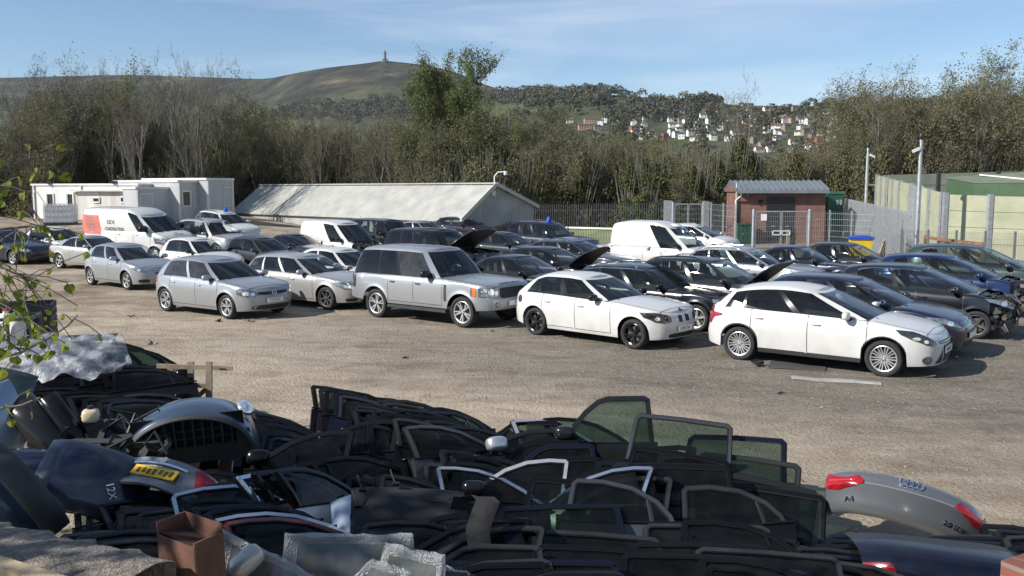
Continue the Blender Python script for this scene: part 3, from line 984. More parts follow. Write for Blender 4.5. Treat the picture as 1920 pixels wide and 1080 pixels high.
BASE.update(kick=(-0.25, 0.30, 0.10), van=False, open_window=0, glass_mat=G_CLEAR, wglass=G_CLEAR, handlemat=None, mirror_size=1.0, aerial=True, bootlen=0.95, bootdeck=False)
for k_ in ('van', 'open_window', 'glass_mat', 'wglass', 'handlemat', 'mirror_size', 'aerial', 'bootlen', 'bootdeck'): pass
# ------------------------------------------------------------------ paints
WHITE = paint('white_paint', (0.57, 0.57, 0.555), 0.0, 0.32)
SILVER = paint('silver_paint', (0.37, 0.385, 0.405), 0.55, 0.28, 0.34)
SILVER2 = paint('pale_silver_paint', (0.43, 0.425, 0.41), 0.5, 0.28, 0.36)
BLACKP = paint('black_paint', (0.007, 0.007, 0.009), 0.0, 0.06, 0.2)
NAVY = paint('navy_paint', (0.008, 0.010, 0.028), 0.1, 0.07, 0.22)
GREYP = paint('dark_grey_paint', (0.045, 0.048, 0.055), 0.4, 0.2, 0.28)
BLUEP = paint('blue_paint', (0.006, 0.022, 0.085), 0.4, 0.12, 0.24)
GREENP = paint('grey_green_paint', (0.035, 0.055, 0.052), 0.4, 0.2, 0.26)
PURPLE = paint('purple_black_paint', (0.014, 0.008, 0.018), 0.3, 0.08, 0.22)
CHARCOAL = paint('charcoal_paint', (0.018, 0.020, 0.023), 0.3, 0.10, 0.26)

def hd(pts, **k): return dict(pts=pts, **k)
# headlight outlines: (share of half width, height)
H_FOCUS = [(0.985, 0.855), (0.975, 0.775), (0.93, 0.69), (0.80, 0.61), (0.62, 0.58), (0.54, 0.605), (0.64, 0.685), (0.82, 0.775), (0.93, 0.845)]
H_SQ = [(0.955, 0.79), (0.945, 0.65), (0.86, 0.585), (0.60, 0.585), (0.48, 0.65), (0.62, 0.73), (0.82, 0.79)]
H_BMW = [(0.97, 0.775), (0.95, 0.68), (0.84, 0.59), (0.60, 0.56), (0.46, 0.585), (0.47, 0.69), (0.60, 0.735), (0.86, 0.785)]
H_RR = [(0.985, 0.97), (0.985, 0.77), (0.93, 0.75), (0.60, 0.75), (0.50, 0.80), (0.53, 0.95), (0.62, 0.98)]
H_MPV = [(0.985, 0.90), (0.97, 0.83), (0.88, 0.75), (0.66, 0.68), (0.58, 0.70), (0.70, 0.77), (0.86, 0.87)]

T = {}
T['focus'] = dict(L=4.36, W=1.82, xfa=1.32, xra=-1.33, r=0.328, tw=0.215, sill=0.21,
    top=[(-2.18, 0.96), (-1.9, 1.03), (-0.9, 1.01), (0.4, 0.97), (1.1, 0.945), (1.55, 0.885), (1.9, 0.82), (2.18, 0.74)],
    gb=(-2.06, 1.27), gt=(-1.66, 0.05), roof=[(-1.7, 1.295), (-1.2, 1.40), (-0.6, 1.44), (0.05, 1.38)],
    doors=[(-1.10, -0.05), (-0.02, 1.03)], windows=[(-0.76, -0.545), (-0.51, 0.07), (0.16, 0.76)], kick=(-0.15, 0.42, 0.06))
T['golf'] = dict(L=4.20, W=1.78, xfa=1.26, xra=-1.318, r=0.315,
    top=[(-2.1, 0.95), (-1.85, 0.99), (-0.6, 0.975), (0.5, 0.95), (0.95, 0.935), (1.45, 0.885), (1.8, 0.825), (2.1, 0.745)],
    gb=(-2.0, 1.07), gt=(-1.62, 0.17), roof=[(-1.65, 1.325), (-1.15, 1.42), (-0.5, 1.44), (0.2, 1.375)],
    doors=[(-1.06, 0.0), (0.03, 0.95)], windows=[(-0.64, 0.08), (0.155, 0.80)], blackpillars=False, kick=(-0.3, 0.10, 0.06))
T['ibiza'] = dict(L=4.05, W=1.69, xfa=1.20, xra=-1.27, r=0.305,
    top=[(-2.02, 0.97), (-1.8, 1.02), (-0.7, 0.99), (0.4, 0.95), (0.95, 0.93), (1.35, 0.875), (1.7, 0.80), (2.02, 0.71)],
    gb=(-1.92, 1.10), gt=(-1.50, 0.10), roof=[(-1.55, 1.29), (-1.05, 1.39), (-0.5, 1.405), (0.1, 1.34)],
    doors=[(-1.0, 0.03), (0.06, 0.95)], windows=[(-0.56, 0.12), (0.20, 0.78)], blackpillars=False)
T['one'] = dict(L=4.24, W=1.75, xfa=1.42, xra=-1.24, r=0.315,
    top=[(-2.12, 0.93), (-1.9, 0.97), (-0.9, 0.96), (0.2, 0.93), (0.85, 0.915), (1.4, 0.875), (1.85, 0.815), (2.12, 0.745)],
    gb=(-2.0, 0.93), gt=(-1.48, -0.05), roof=[(-1.5, 1.285), (-1.05, 1.37), (-0.5, 1.38), (0.0, 1.32)],
    doors=[(-1.02, -0.12), (-0.09, 0.86)], windows=[(-0.70, -0.51), (-0.48, 0.09), (0.17, 0.79)], kick=(-0.40, 0.16, 0.12))
T['rr'] = dict(L=4.95, W=1.96, xfa=1.60, xra=-1.28, r=0.375, tw=0.255, arch=0.07, sill=0.42, n=11.0, m=3.4, flare=0.02, inset=0.04, kick=None,
    top=[(-2.47, 1.10), (-2.2, 1.13), (0.6, 1.12), (1.0, 1.115), (1.7, 1.08), (2.2, 1.03), (2.47, 0.99)],
    nose=[(0.3, -0.14), (0.45, -0.02), (0.6, 0.0), (0.72, -0.02), (0.76, -0.07), (1.0, -0.10), (1.1, -0.14)],
    tail=[(0.3, 0.10), (0.5, 0.0), (0.68, 0.0), (0.74, 0.06), (1.1, 0.09)],
    wz=[(0.3, 0.94), (0.5, 0.985), (0.8, 1.0), (1.0, 0.99), (1.15, 0.965), (1.7, 0.93)],
    gb=(-2.34, 0.98), gt=(-2.06, 0.32), wb=0.925, wt=0.74, roof=[(-2.1, 1.75), (-1.3, 1.80), (-0.5, 1.80), (0.32, 1.765)], rcrown=0.045, gn=16,
    doors=[(-0.82, 0.02), (0.05, 1.0)], windows=[(-0.87, -0.33), (-0.29, 0.12), (0.18, 0.83)], mirror='black', mirror_size=1.25, handlemat=BLACK, style='star5')
T['estate'] = dict(L=4.55, W=1.80, xfa=1.44, xra=-1.32, r=0.32,
    top=[(-2.27, 0.93), (-2.0, 0.96), (-0.8, 0.95), (0.3, 0.925), (0.95, 0.91), (1.5, 0.865), (1.95, 0.80), (2.27, 0.725)],
    gb=(-2.20, 1.02), gt=(-1.88, 0.0), roof=[(-1.9, 1.325), (-1.3, 1.37), (-0.5, 1.385), (0.0, 1.33)],
    doors=[(-1.02, -0.05), (-0.02, 0.95)], windows=[(-0.80, -0.40), (-0.35, 0.16), (0.235, 0.81)], blackpillars=False)
T['saloon'] = dict(L=4.6, W=1.82, xfa=1.44, xra=-1.36, r=0.32,
    top=[(-2.3, 0.90), (-2.0, 0.99), (-1.5, 1.0), (-0.5, 0.955), (0.5, 0.93), (1.0, 0.91), (1.55, 0.865), (2.0, 0.80), (2.3, 0.725)],
    gb=(-1.80, 1.06), gt=(-0.98, 0.05), roof=[(-1.0, 1.33), (-0.7, 1.37), (-0.3, 1.385), (0.05, 1.345)],
    doors=[(-1.02, -0.05), (-0.02, 0.98)], windows=[(-0.62, 0.20), (0.29, 0.80)], blackpillars=False, gn=9)
T['coupe'] = dict(L=4.57, W=1.72, xfa=1.42, xra=-1.27, r=0.31,
    top=[(-2.28, 0.84), (-2.0, 0.93), (-1.4, 0.955), (-0.5, 0.925), (0.5, 0.905), (1.0, 0.89), (1.55, 0.83), (2.0, 0.75), (2.28, 0.64)],
    gb=(-1.72, 0.98), gt=(-0.92, 0.02), roof=[(-1.0, 1.24), (-0.7, 1.295), (-0.3, 1.315), (0.05, 1.27)],
    doors=[(-0.55, 0.95)], windows=[(-0.62, 0.10), (0.13, 0.80)], blackpillars=False, gn=8)
T['mpv'] = dict(L=4.10, W=1.72, xfa=1.27, xra=-1.30, r=0.31,
    top=[(-2.05, 1.00), (-1.8, 1.06), (-0.7, 1.03), (0.4, 0.985), (1.1, 0.965), (1.5, 0.91), (1.8, 0.83), (2.05, 0.72)],
    gb=(-1.98, 1.36), gt=(-1.72, 0.12), roof=[(-1.75, 1.40), (-1.1, 1.475), (-0.4, 1.49), (0.12, 1.43)],
    doors=[(-1.0, -0.02), (0.01, 1.0)], windows=[(-0.60, 0.06), (0.12, 0.48), (0.50, 0.80)], blackpillars=True)
T['suv'] = dict(L=4.35, W=1.80, xfa=1.30, xra=-1.33, r=0.345, tw=0.22, sill=0.28,
    top=[(-2.17, 1.05), (-1.9, 1.09), (-0.8, 1.07), (0.4, 1.03), (0.95, 1.015), (1.5, 0.97), (1.85, 0.90), (2.17, 0.80)],
    gb=(-2.05, 1.06), gt=(-1.75, 0.14), roof=[(-1.8, 1.49), (-1.2, 1.545), (-0.5, 1.56), (0.14, 1.50)],
    doors=[(-1.02, 0.0), (0.03, 0.97)], windows=[(-0.82, -0.45), (-0.40, 0.12), (0.19, 0.80)], roofrail=DARKTRIM)
T['bigsuv'] = dict(L=4.80, W=1.90, xfa=1.50, xra=-1.36, r=0.37, tw=0.235, sill=0.32, n=9.5,
    top=[(-2.4, 1.10), (-2.1, 1.13), (-0.8, 1.11), (0.5, 1.08), (1.0, 1.07), (1.7, 1.02), (2.1, 0.96), (2.4, 0.86)],
    gb=(-2.28, 1.05), gt=(-2.0, 0.22), roof=[(-2.0, 1.66), (-1.3, 1.71), (-0.5, 1.72), (0.22, 1.66)],
    doors=[(-0.95, 0.0), (0.03, 1.0)], windows=[(-0.82, -0.36), (-0.31, 0.14), (0.21, 0.80)], roofrail=DARKTRIM, blackpillars=True)
T['smallhatch'] = dict(L=3.70, W=1.64, xfa=1.12, xra=-1.20, r=0.295, n=7.0,
    top=[(-1.85, 0.94), (-1.6, 0.98), (-0.6, 0.965), (0.4, 0.94), (0.85, 0.925), (1.25, 0.87), (1.55, 0.79), (1.85, 0.66)],
    gb=(-1.74, 0.98), gt=(-1.40, 0.10), roof=[(-1.4, 1.36), (-1.0, 1.42), (-0.4, 1.435), (0.1, 1.37)],
    doors=[(-0.42, 0.86)], windows=[(-0.60, -0.02), (0.05, 0.80)], blackpillars=True)
T['kangoo'] = dict(L=4.2, W=1.83, xfa=1.26, xra=-1.42, r=0.315, n=9, m=3,
    top=[(-2.1, 1.06), (-0.5, 1.06), (0.8, 1.05), (1.2, 1.04), (1.6, 0.97), (1.9, 0.88), (2.1, 0.74)],
    gb=(-2.06, 1.38), gt=(-1.99, 0.42), wb=0.93, wt=0.78, roof=[(-2.0, 1.80), (-1.3, 1.86), (-0.4, 1.86), (0.42, 1.76)], gn=14, rcrown=0.06,
    doors=[(-0.62, 0.15), (0.2, 1.12)], windows=[(0.30, 0.79)], blackpillars=False, van=True, mirror='black', mirror_size=1.2, style='steel')
T['movano'] = dict(L=5.55, W=2.05, xfa=1.90, xra=-1.75, r=0.345, tw=0.22, n=9.0, m=3.0, sill=0.30, arch=0.07,
    top=[(-2.77, 1.35), (0.5, 1.35), (1.4, 1.34), (1.8, 1.31), (2.2, 1.22), (2.5, 1.10), (2.77, 0.92)],
    nose=[(0.2, -0.12), (0.4, -0.02), (0.6, 0.0), (0.85, -0.05), (1.1, -0.16), (1.3, -0.30)],
    tail=[(0.2, 0.06), (0.5, 0.0), (1.4, 0.03)],
    wz=[(0.2, 0.95), (0.5, 0.99), (0.9, 1.0), (1.4, 0.975), (2.4, 0.94)],
    gb=(-2.72, 2.02), gt=(-2.66, 1.02), wb=0.945, wt=0.84, roof=[(-2.7, 2.24), (-1.5, 2.30), (0.1, 2.30), (0.6, 2.20), (1.02, 2.0)], gn=20, rcrown=0.07,
    doors=[(-0.35, 0.68), (0.74, 1.72)], windows=[(0.555, 0.84)], blackpillars=False, van=True, mirror='black', mirror_size=1.9, style='steel', cap=(0, 0))

GRP = 'cars and vans parked in rows across the scrapyard'
def along(C, pf, pr):
    """place from the ground points under the near front and rear wheels"""
    pf, pr = PG(*pf), PG(*pr)
    h = V3((pf.x - pr.x, pf.y - pr.y, 0)).normalized()
    yaw = math.atan2(h.y, h.x)
    o = (pf + pr) / 2 - (Matrix.Rotation(yaw, 3, 'Z') @ V3(((C.xfa + C.xra) / 2, -C.hw + 0.06, 0)))
    return V3((o.x, o.y, ground(o.x, o.y))), yaw
def byroof(C, px, py, yaw=-35, Y=None, dx=0):
    """place from the picture of the middle of the windscreen's top edge; Y fixes the distance instead"""
    hh = crom(C.roof, C.gt[1]) + C.rcrown
    p = PG(px, py, hh) if Y is None else P(px, py, Y)
    yaw = rad(yaw)
    o = p - (Matrix.Rotation(yaw, 3, 'Z') @ V3((C.gt[1], 0, 0)))
    return V3((o.x, o.y, ground(o.x, o.y))), yaw

GOLF_GRILLE = dict(pts=[(-0.52, 0.695), (-0.52, 0.635), (-0.3, 0.615), (0.3, 0.615), (0.52, 0.635), (0.52, 0.695)], bars=(0.64, 0.67))
def kidney(s, z0=0.55, z1=0.70): return dict(pts=[(s * 0.05, z0 + .01), (s * 0.05, z1), (s * 0.20, z1), (s * 0.255, z1 - .03), (s * 0.24, z0 + .02), (s * 0.16, z0)], rim=0.010)
SPOTS = [(0.82, 0.67, 0.055), (0.66, 0.655, 0.045)]

# ---- the front row
C = Car(**{**T['focus'], **dict(style='mesh', sillcol=DARKTRIM, head=hd(H_FOCUS, mat=DARKLENS, spots=[(0.80, 0.665, 0.032), (0.90, 0.715, 0.03)]),
    grille=[dict(pts=[(-0.5, 0.655), (-0.46, 0.60), (0.46, 0.60), (0.5, 0.655)], barmat=CHROME, bars=(0.63,)), dict(pts=rrect(-0.27, 0.27, 0.28, 0.56, 0.1), bars=(0.33, 0.38, 0.43))],
    intake=[[(0.34, 0.27), (0.36, 0.50), (0.62, 0.27)], [(-0.34, 0.27), (-0.36, 0.50), (-0.62, 0.27)]],
    fog=[(0.78, 0.34, 0.05)], plate=('PN64 ZKE', 0.485), mirror='body', privacy=True,
    tail_lamp=dict(kind='side', pts=[(-2.12, 1.00), (-2.14, 0.72), (-1.99, 0.66), (-1.88, 0.80), (-1.68, 0.855), (-1.70, 0.885), (-1.92, 0.90), (-2.0, 1.0)]))})
o, y = along(C, (1653, 707), (1387, 676))
make_car('parked_car', 'white five-door hatchback with multi-spoke alloy wheels at the near end of the front row', 'car', C, WHITE, o, y, GRP)
FOCUS_POS, FOCUS_YAW, FOCUS_ROOT, FOCUS_C = o, y, bpy.context.scene.objects[-1] if False else None, C

C = Car(**{**T['one'], **dict(style='double5', rim=BLACKALLOY, head=hd(H_BMW, mat=DARKLENS, spots=[(0.80, 0.655, 0.04)]), grille=[kidney(1), kidney(-1)],
    intake=[rrect(-0.56, 0.56, 0.25, 0.34, 0.3), rrect(0.30, 0.345, 0.40, 0.44, .1)], plate=('LD08 TYA', 0.43), mirror='black', plateshift=0)})
o, y = along(C, (1190, 655), (1002, 628))
bmw, *_ , pf_ = make_car('parked_car', 'white hatchback with black alloy wheels and black mirrors beside the silver off-roader', 'car', C, WHITE, o, y, GRP)
m = MB(); vs, fs = poly_patch(lambda a, b: C.side(a, b, -1), circ((-1.72, 0.80), 0.085, 0.085), 0.004); m.add(vs, fs); m.build('fuel_cap', DARKTRIM, bmw)
for s_, sz in ((0, 0.042),):
    q = C.end(0, 0.735); m = MB(); m.lathe([(0.0, 0.006), (0.042, 0.004), (0.046, 0.0), (0.046, -0.02)], 18, 'z'); b = m.build('badge', [GLOSSBLACK], bmw)
    b.matrix_local = frame_matrix((q.x - 0.03, 0, C.topz(C.Lh - 0.12) + C.crown * 0.7), (0, 1, 0), (0.45, 0, 0.9))
    for k in range(2):
        mm = MB(); mm.add([(0, 0, 0.008), (0.03 * (1 - 2 * k), 0, 0.008), (0, 0.03 * (1 - 2 * k), 0.008)], [(0, 1, 2)]); mm.build('badge_quarter', PLATE, b, None)
text('sunstrip_text', 'MPOWER', 0.075, bmw, frame_matrix(C.gp(1, 0.1, 0.88, 1) + V3((0.012, 0, 0.01)), (0, 1, 0), (0.62, 0, 0.78)), PLATE, 0.001) if False else None

C = Car(**{**T['rr'], **dict(head=hd(H_RR, spots=[(0.74, 0.875, 0.075), (0.60, 0.845, 0.055), (0.88, 0.905, 0.05), (0.88, 0.81, 0.045)], amber=[(0.972, 0.87, 0.008, 0.10)]),
    grille=[dict(pts=rrect(-0.48, 0.48, 0.72, 0.96, 0.12), bars=(0.78, 0.84, 0.90))], fog=[(0.62, 0.57, 0.05)], plate=('KP', 0.59), style='double5', privacy=True, open_window=0, glass_mat=G_DUSTY,
    tail_lamp=dict(kind='end', mat=DARKLENS, pts=[(0.965, 1.07), (0.965, 0.75), (0.80, 0.75), (0.80, 1.07)]))})
o, y = along(C, (870, 615), (704, 595))
rr_, *_ = make_car('parked_car', 'silver luxury off-roader with black mirrors and side steps between the white and silver hatchbacks', 'car', C, SILVER, o, y, GRP)
for sg in (-1, 1):
    m = MB(); m.box((0.16, sg * 0.93, 0.36), (1.95, 0.15, 0.07)); m.build('side_step', DARKTRIM, rr_, 30)
    m = MB(); vs, fs = poly_patch(lambda a, b: C.side(a, b, sg), rrect(1.06, 1.14, 0.60, 1.0, 0.1), 0.006); m.add(vs, fs); m.build('fender_vent', DARKTRIM, rr_)
q = C.end(0, 1.0)
text('bonnet_lettering', 'R A N G E  R O V E R', 0.075, rr_, frame_matrix((C.Lh - 0.17, 0, C.topz(C.Lh - 0.15) + C.crown * 0.95), (0, 1, 0), (0.25, 0, 1)), INK, 0.004, sx=1.15)

C = Car(**{**T['estate'], **dict(head=hd(H_BMW, spots=[(0.80, 0.655, 0.045), (0.66, 0.65, 0.045)]), grille=[kidney(1), kidney(-1)], intake=[rrect(-0.36, 0.36, 0.22, 0.36, 0.3), rrect(0.5, 0.82, 0.25, 0.34, .3), rrect(-0.82, -0.5, 0.25, 0.34, .3)],
    plate=('YC60', 0.45), style='seven', rim=DIRTYMETAL, mirror='body', roofrail=None, open_window=-1)})
o, y = byroof(C, 585, 479, -35)
make_car('parked_car', 'silver estate car with dull grey wheels, tucked behind the bonnet of the silver hatchback', 'car', C, SILVER2, o, y, GRP)

C = Car(**{**T['golf'], **dict(head=hd(H_SQ, spots=SPOTS), grille=[GOLF_GRILLE], intake=[rrect(-0.72, 0.72, 0.25, 0.37, 0.35)], plate=('YY59 USC', 0.475), style='double5', glass_mat=G_DUSTY,
    tail_lamp=dict(kind='end', pts=[(0.94, 0.93), (0.95, 0.78), (0.7, 0.78), (0.7, 0.93)]))})
o, y = along(C, (425, 598), (313, 584))
gf, *_ = make_car('parked_car', 'silver five-door hatchback with a dark weathered bonnet and twin-spoke alloys in the front row', 'car', C, SILVER, o, y, GRP)
q = C.end(0, 0.655)
m = MB(); m.tube([(0.066 * math.cos(t * .4), 0.066 * math.sin(t * .4), 0) for t in range(16)], 0.008, 6, closed=True); m.lathe([(0, 0.002), (0.06, 0.0), (0.06, -0.03)], 20, 'z', mi=1)
b = m.build('badge', [CHROME, GLOSSBLACK], gf); b.matrix_local = frame_matrix((q.x + 0.03, 0, 0.655), (0, 1, 0), (1, 0, 0.15))
text('badge_letters', 'V', 0.07, b, Matrix.Translation((0, 0.026, 0.004)), CHROME, 0.003); text('badge_letters', 'W', 0.07, b, Matrix.Translation((0, -0.024, 0.004)), CHROME, 0.003)

C = Car(**{**T['ibiza'], **dict(head=hd([(0.96, 0.78), (0.95, 0.70), (0.84, 0.63), (0.64, 0.59), (0.60, 0.63), (0.72, 0.71), (0.86, 0.77)], spots=[(0.80, 0.685, 0.045)]),
    grille=[dict(pts=[(-0.32, 0.60), (-0.2, 0.50), (0.2, 0.50), (0.32, 0.60)], rim=0.012)], intake=[rrect(-0.3, 0.3, 0.24, 0.38, .3), rrect(0.5, 0.86, 0.27, 0.38, .4), rrect(-0.86, -0.5, 0.27, 0.38, .4)], style='five', open_window=-1,
    tail_lamp=dict(kind='end', pts=[(0.93, 0.95), (0.94, 0.80), (0.7, 0.80), (0.7, 0.95)]))})
o, y = along(C, (245, 545), (165, 534))
make_car('parked_car', 'silver-blue small hatchback with five-spoke wheels in front of the lettered white van', 'car', C, SILVER, o, y, GRP)

C = Car(**{**T['coupe'], **dict(head=hd(H_SQ, spots=SPOTS), style='five', tail_lamp=dict(kind='end', pts=[(0.96, 0.80), (0.96, 0.66), (0.7, 0.66), (0.7, 0.78)]))})
o, y = byroof(C, 180, 443, -28)
make_car('parked_car', 'pale silver two-door coupe with arched roof behind the silver-blue hatchback', 'car', C, SILVER2, o, y, GRP)

# ---- the rest, from near right to far left: (type, overrides, paint, (px, py of the windscreen top), yaw, label)
REST = [
 ('saloon', dict(head=hd([(0.985, 0.83), (0.97, 0.76), (0.86, 0.68), (0.64, 0.62), (0.58, 0.64), (0.72, 0.72), (0.88, 0.81)], spots=[(0.82, 0.72, 0.045)]), L=4.3, style='multi',
    top=[(-2.15, .96), (-1.8, 1.02), (-.7, .99), (.4, .965), (1.05, .95), (1.5, .89), (1.85, .80), (2.15, .70)], gb=(-2.03, 1.2), gt=(-1.7, .12), xfa=1.27, xra=-1.35, roof=[(-1.75, 1.36), (-1.2, 1.435), (-.5, 1.45), (.12, 1.39)],
    grille=[dict(pts=rrect(-0.4, 0.4, 0.57, 0.62, .3), barmat=CHROME, bars=(0.58, 0.61))], plate=('', 0.45), intake=[rrect(-.5, .5, .24, .36, .3)]), NAVY, (1625, 521), -37, 'navy hatchback with chrome chevron bars on its nose, right behind the white hatchback'),
 ('mpv', dict(strip=True, head=hd(H_MPV, spots=[(0.84, 0.80, 0.05)]), style='five', rim=DIRTYMETAL, winframe=True), BLACKP, (1745, 500), -37, 'black hatchback with bright window strip and its nose stripped to the engine'),
 ('mpv', dict(strip=True, style='five'), BLUEP, (1796, 480), -37, 'bright blue hatchback with its front panels removed'),
 ('mpv', dict(L=4.45, W=1.83, xfa=1.4, xra=-1.32, gb=(-2.1, 1.5), gt=(-1.85, .25), top=[(-2.22, 1.02), (-1.9, 1.08), (-.7, 1.05), (.4, 1.01), (1.2, .985), (1.6, .93), (1.95, .84), (2.22, .72)], roof=[(-1.9, 1.48), (-1.2, 1.56), (-.4, 1.58), (.25, 1.52)], winframe=True, head=hd(H_MPV, spots=[(0.84, 0.80, 0.05)])), GREENP, (1852, 462), -37, 'grey-green people carrier with a long sloping windscreen at the right edge'),
 ('smallhatch', dict(head=hd(H_FOCUS, spots=[(0.82, 0.68, 0.05)])), CHARCOAL, (1610, 458), -42, 'small charcoal hatchback standing in front of the yellow bin'),
 ('saloon', dict(), NAVY, (1512, 462), -37, 'dark navy saloon parked beside the silver estate with roof rails'),
 ('estate', dict(roofrail=CHROME, bonnet=0, open_window=-1), SILVER, (1415, 466), -37, 'silver estate with bright roof rails behind the raised black bonnet'),
 ('suv', dict(roofrail=GLOSSBLACK, bonnet=0.75, head=hd(H_SQ)), CHARCOAL, (1355, 487), -37, 'charcoal off-roader with its bonnet propped up, behind the black estate'),
 ('estate', dict(roofrail=CHROME, L=4.7, W=1.84, head=hd(H_SQ, spots=SPOTS), winframe=True, mirror='black', style='five'), BLACKP, (1235, 500), -37, 'black estate with bright roof rails between the two white hatchbacks'),
 ('saloon', dict(bonnet=0.10, open_window=-1, mirror='black'), BLACKP, (985, 480), -37, 'black saloon with its bonnet ajar, beside the silver luxury off-roader'),
 ('smallhatch', dict(L=3.95, bonnet=0.85, xfa=1.2, xra=-1.28), PURPLE, (1047, 466), -37, 'dark hatchback with raised bonnet in front of the estate with bright rails'),
 ('estate', dict(roofrail=CHROME), GREYP, (1092, 452), -37, 'dark grey estate with two bright curved roof rails in the middle of the yard'),
 ('saloon', dict(mirror='body'), SILVER2, (1215, 443), -37, 'silver-grey saloon flashing sunlight beside the plain white van'),
 ('kangoo', dict(L=4.7, W=1.85, xra=-1.62, xfa=1.4, gb=(-2.32, 1.45), gt=(-2.2, .45), top=[(-2.35, 1.06), (-0.5, 1.06), (0.9, 1.05), (1.3, 1.04), (1.75, .97), (2.1, .88), (2.35, .74)], head=hd(H_MPV), roof=[(-2.2, 1.88), (-1.3, 1.99), (-0.3, 1.98), (.45, 1.80)]), WHITE, (1272, 423), -37, 'plain white panel van with a roof vent near the palisade gates'),
 ('mpv', dict(), WHITE, (1312, 422), -37, 'white people carrier with a dark bonnet beyond the plain white van'),
 ('bigsuv', dict(boot=-0.30, bootlen=1.25, mirror='black'), NAVY, (1040, 417), -37, 'dark blue off-roader with its tailgate open and a blue marker on the roof'),
 ('ibiza', dict(mirror='body'), PURPLE, (872, 408), -37, 'dark purple hatchback with a blue marker, below the gable of the metal shed'),
 ('rr', dict(bonnet=0.60, privacy=True, style='five'), BLACKP, (838, 430), -37, 'black luxury off-roader with its bonnet raised high'),
 ('smallhatch', dict(tail_lamp=dict(kind='side', pts=[(-1.8, 1.0), (-1.8, .7), (-1.6, .7), (-1.6, 1.0)])), CHARCOAL, (958, 437), -37, 'small dark hatchback with red tail lamp between raised bonnet and dark blue off-roader'),
 ('saloon', dict(), SILVER, (798, 415), -37, 'silver saloon under the eaves of the metal shed'),
 ('rr', dict(L=4.6, W=1.8, xra=-1.2, xfa=1.5, doors=[(-0.82, 0.02), (0.05, 1.0)]), BLACKP, (738, 412), -37, 'black upright off-roader beside the small white van'),
 ('kangoo', dict(strip=True, head=None), WHITE, (654, 417), -37, 'small white van with its bonnet and front panels missing'),
 ('smallhatch', dict(L=3.95, xfa=1.2, xra=-1.28, blackpillars=False), WHITE, (652, 468), -37, 'white three-door hatchback half hidden behind the silver luxury off-roader'),
 ('coupe', dict(bootdeck=True, boot=-1.25, bootlen=0.8, privacy=True), BLACKP, (560, 440), -37, 'black coupe with its boot lid standing open'),
 ('smallhatch', dict(L=3.95, xfa=1.2, xra=-1.28), GREYP, (496, 446), -37, 'dark grey three-door hatchback parked behind the two silver front-row cars'),
 ('smallhatch', dict(L=3.9, xfa=1.18, xra=-1.26, mirror='black', open_window=-1), WHITE, (379, 448), -37, 'white rounded three-door hatchback with black mirrors'),
 ('bigsuv', dict(L=4.5, xfa=1.36, xra=-1.3, open_window=-1, roofrail=GLOSSBLACK), SILVER2, (408, 413), -37, 'silver off-roader with black roof rails beside the lettered white van'),
 ('suv', dict(head=hd(H_SQ, spots=SPOTS)), WHITE, (427, 399), -37, 'white off-roader with a blue marker on its roof in front of the grey cabin'),
 ('smallhatch', dict(L=3.9, xfa=1.18, xra=-1.26), WHITE, (112, 428), -32, 'white hatchback behind the pale silver coupe and left of the lettered van'),
 ('estate', dict(style='five', head=hd(H_SQ, spots=SPOTS)), NAVY, (20, 433), -30, 'dark navy car with a silver star-spoke wheel behind the birch leaves'),
]
CARS = {}
for typ, ov, pt, (px, py), yaw, lab in REST:
    C = Car(**{**T[typ], **ov})
    o, y = byroof(C, px, py, yaw)
    cat = 'van' if C.van else 'car'
    r_, *_ = make_car('parked_van' if C.van else 'parked_car', lab, cat, C, pt, o, y, GRP)
    CARS[lab] = (r_, C)

# ---- the big lettered van
C = Car(**{**T['movano'], **dict(head=hd([(0.99, 1.12), (0.985, 0.86), (0.90, 0.80), (0.78, 0.84), (0.78, 0.95), (0.90, 1.10)], spots=[(0.92, 0.97, 0.06), (0.88, 0.88, 0.05)]), intake=[rrect(-.6, .6, .4, .55, .2)], grille=[dict(pts=rrect(-.6, .6, .72, .86, .2))])})
o, y = byroof(C, 291, 401.5, -24)
vn, *_ = make_car('parked_van', 'large white panel van lettered S.E.V. CONSTRUCTION with a red brick-pattern sign', 'van', C, WHITE, o, y, GRP)
def vanside(x, z):
    """the flank: lower body up to the waist, then the box"""
    if z < 1.32: return C.side(x, z, -1)
    cx = (C.gb[0] + C.gb[1]) / 2; hf = (C.gb[1] - C.gb[0]) / 2
    return C.gp((x - cx) / hf, None, (z - 1.32) / (crom(C.roof, x) - 1.32), -1)
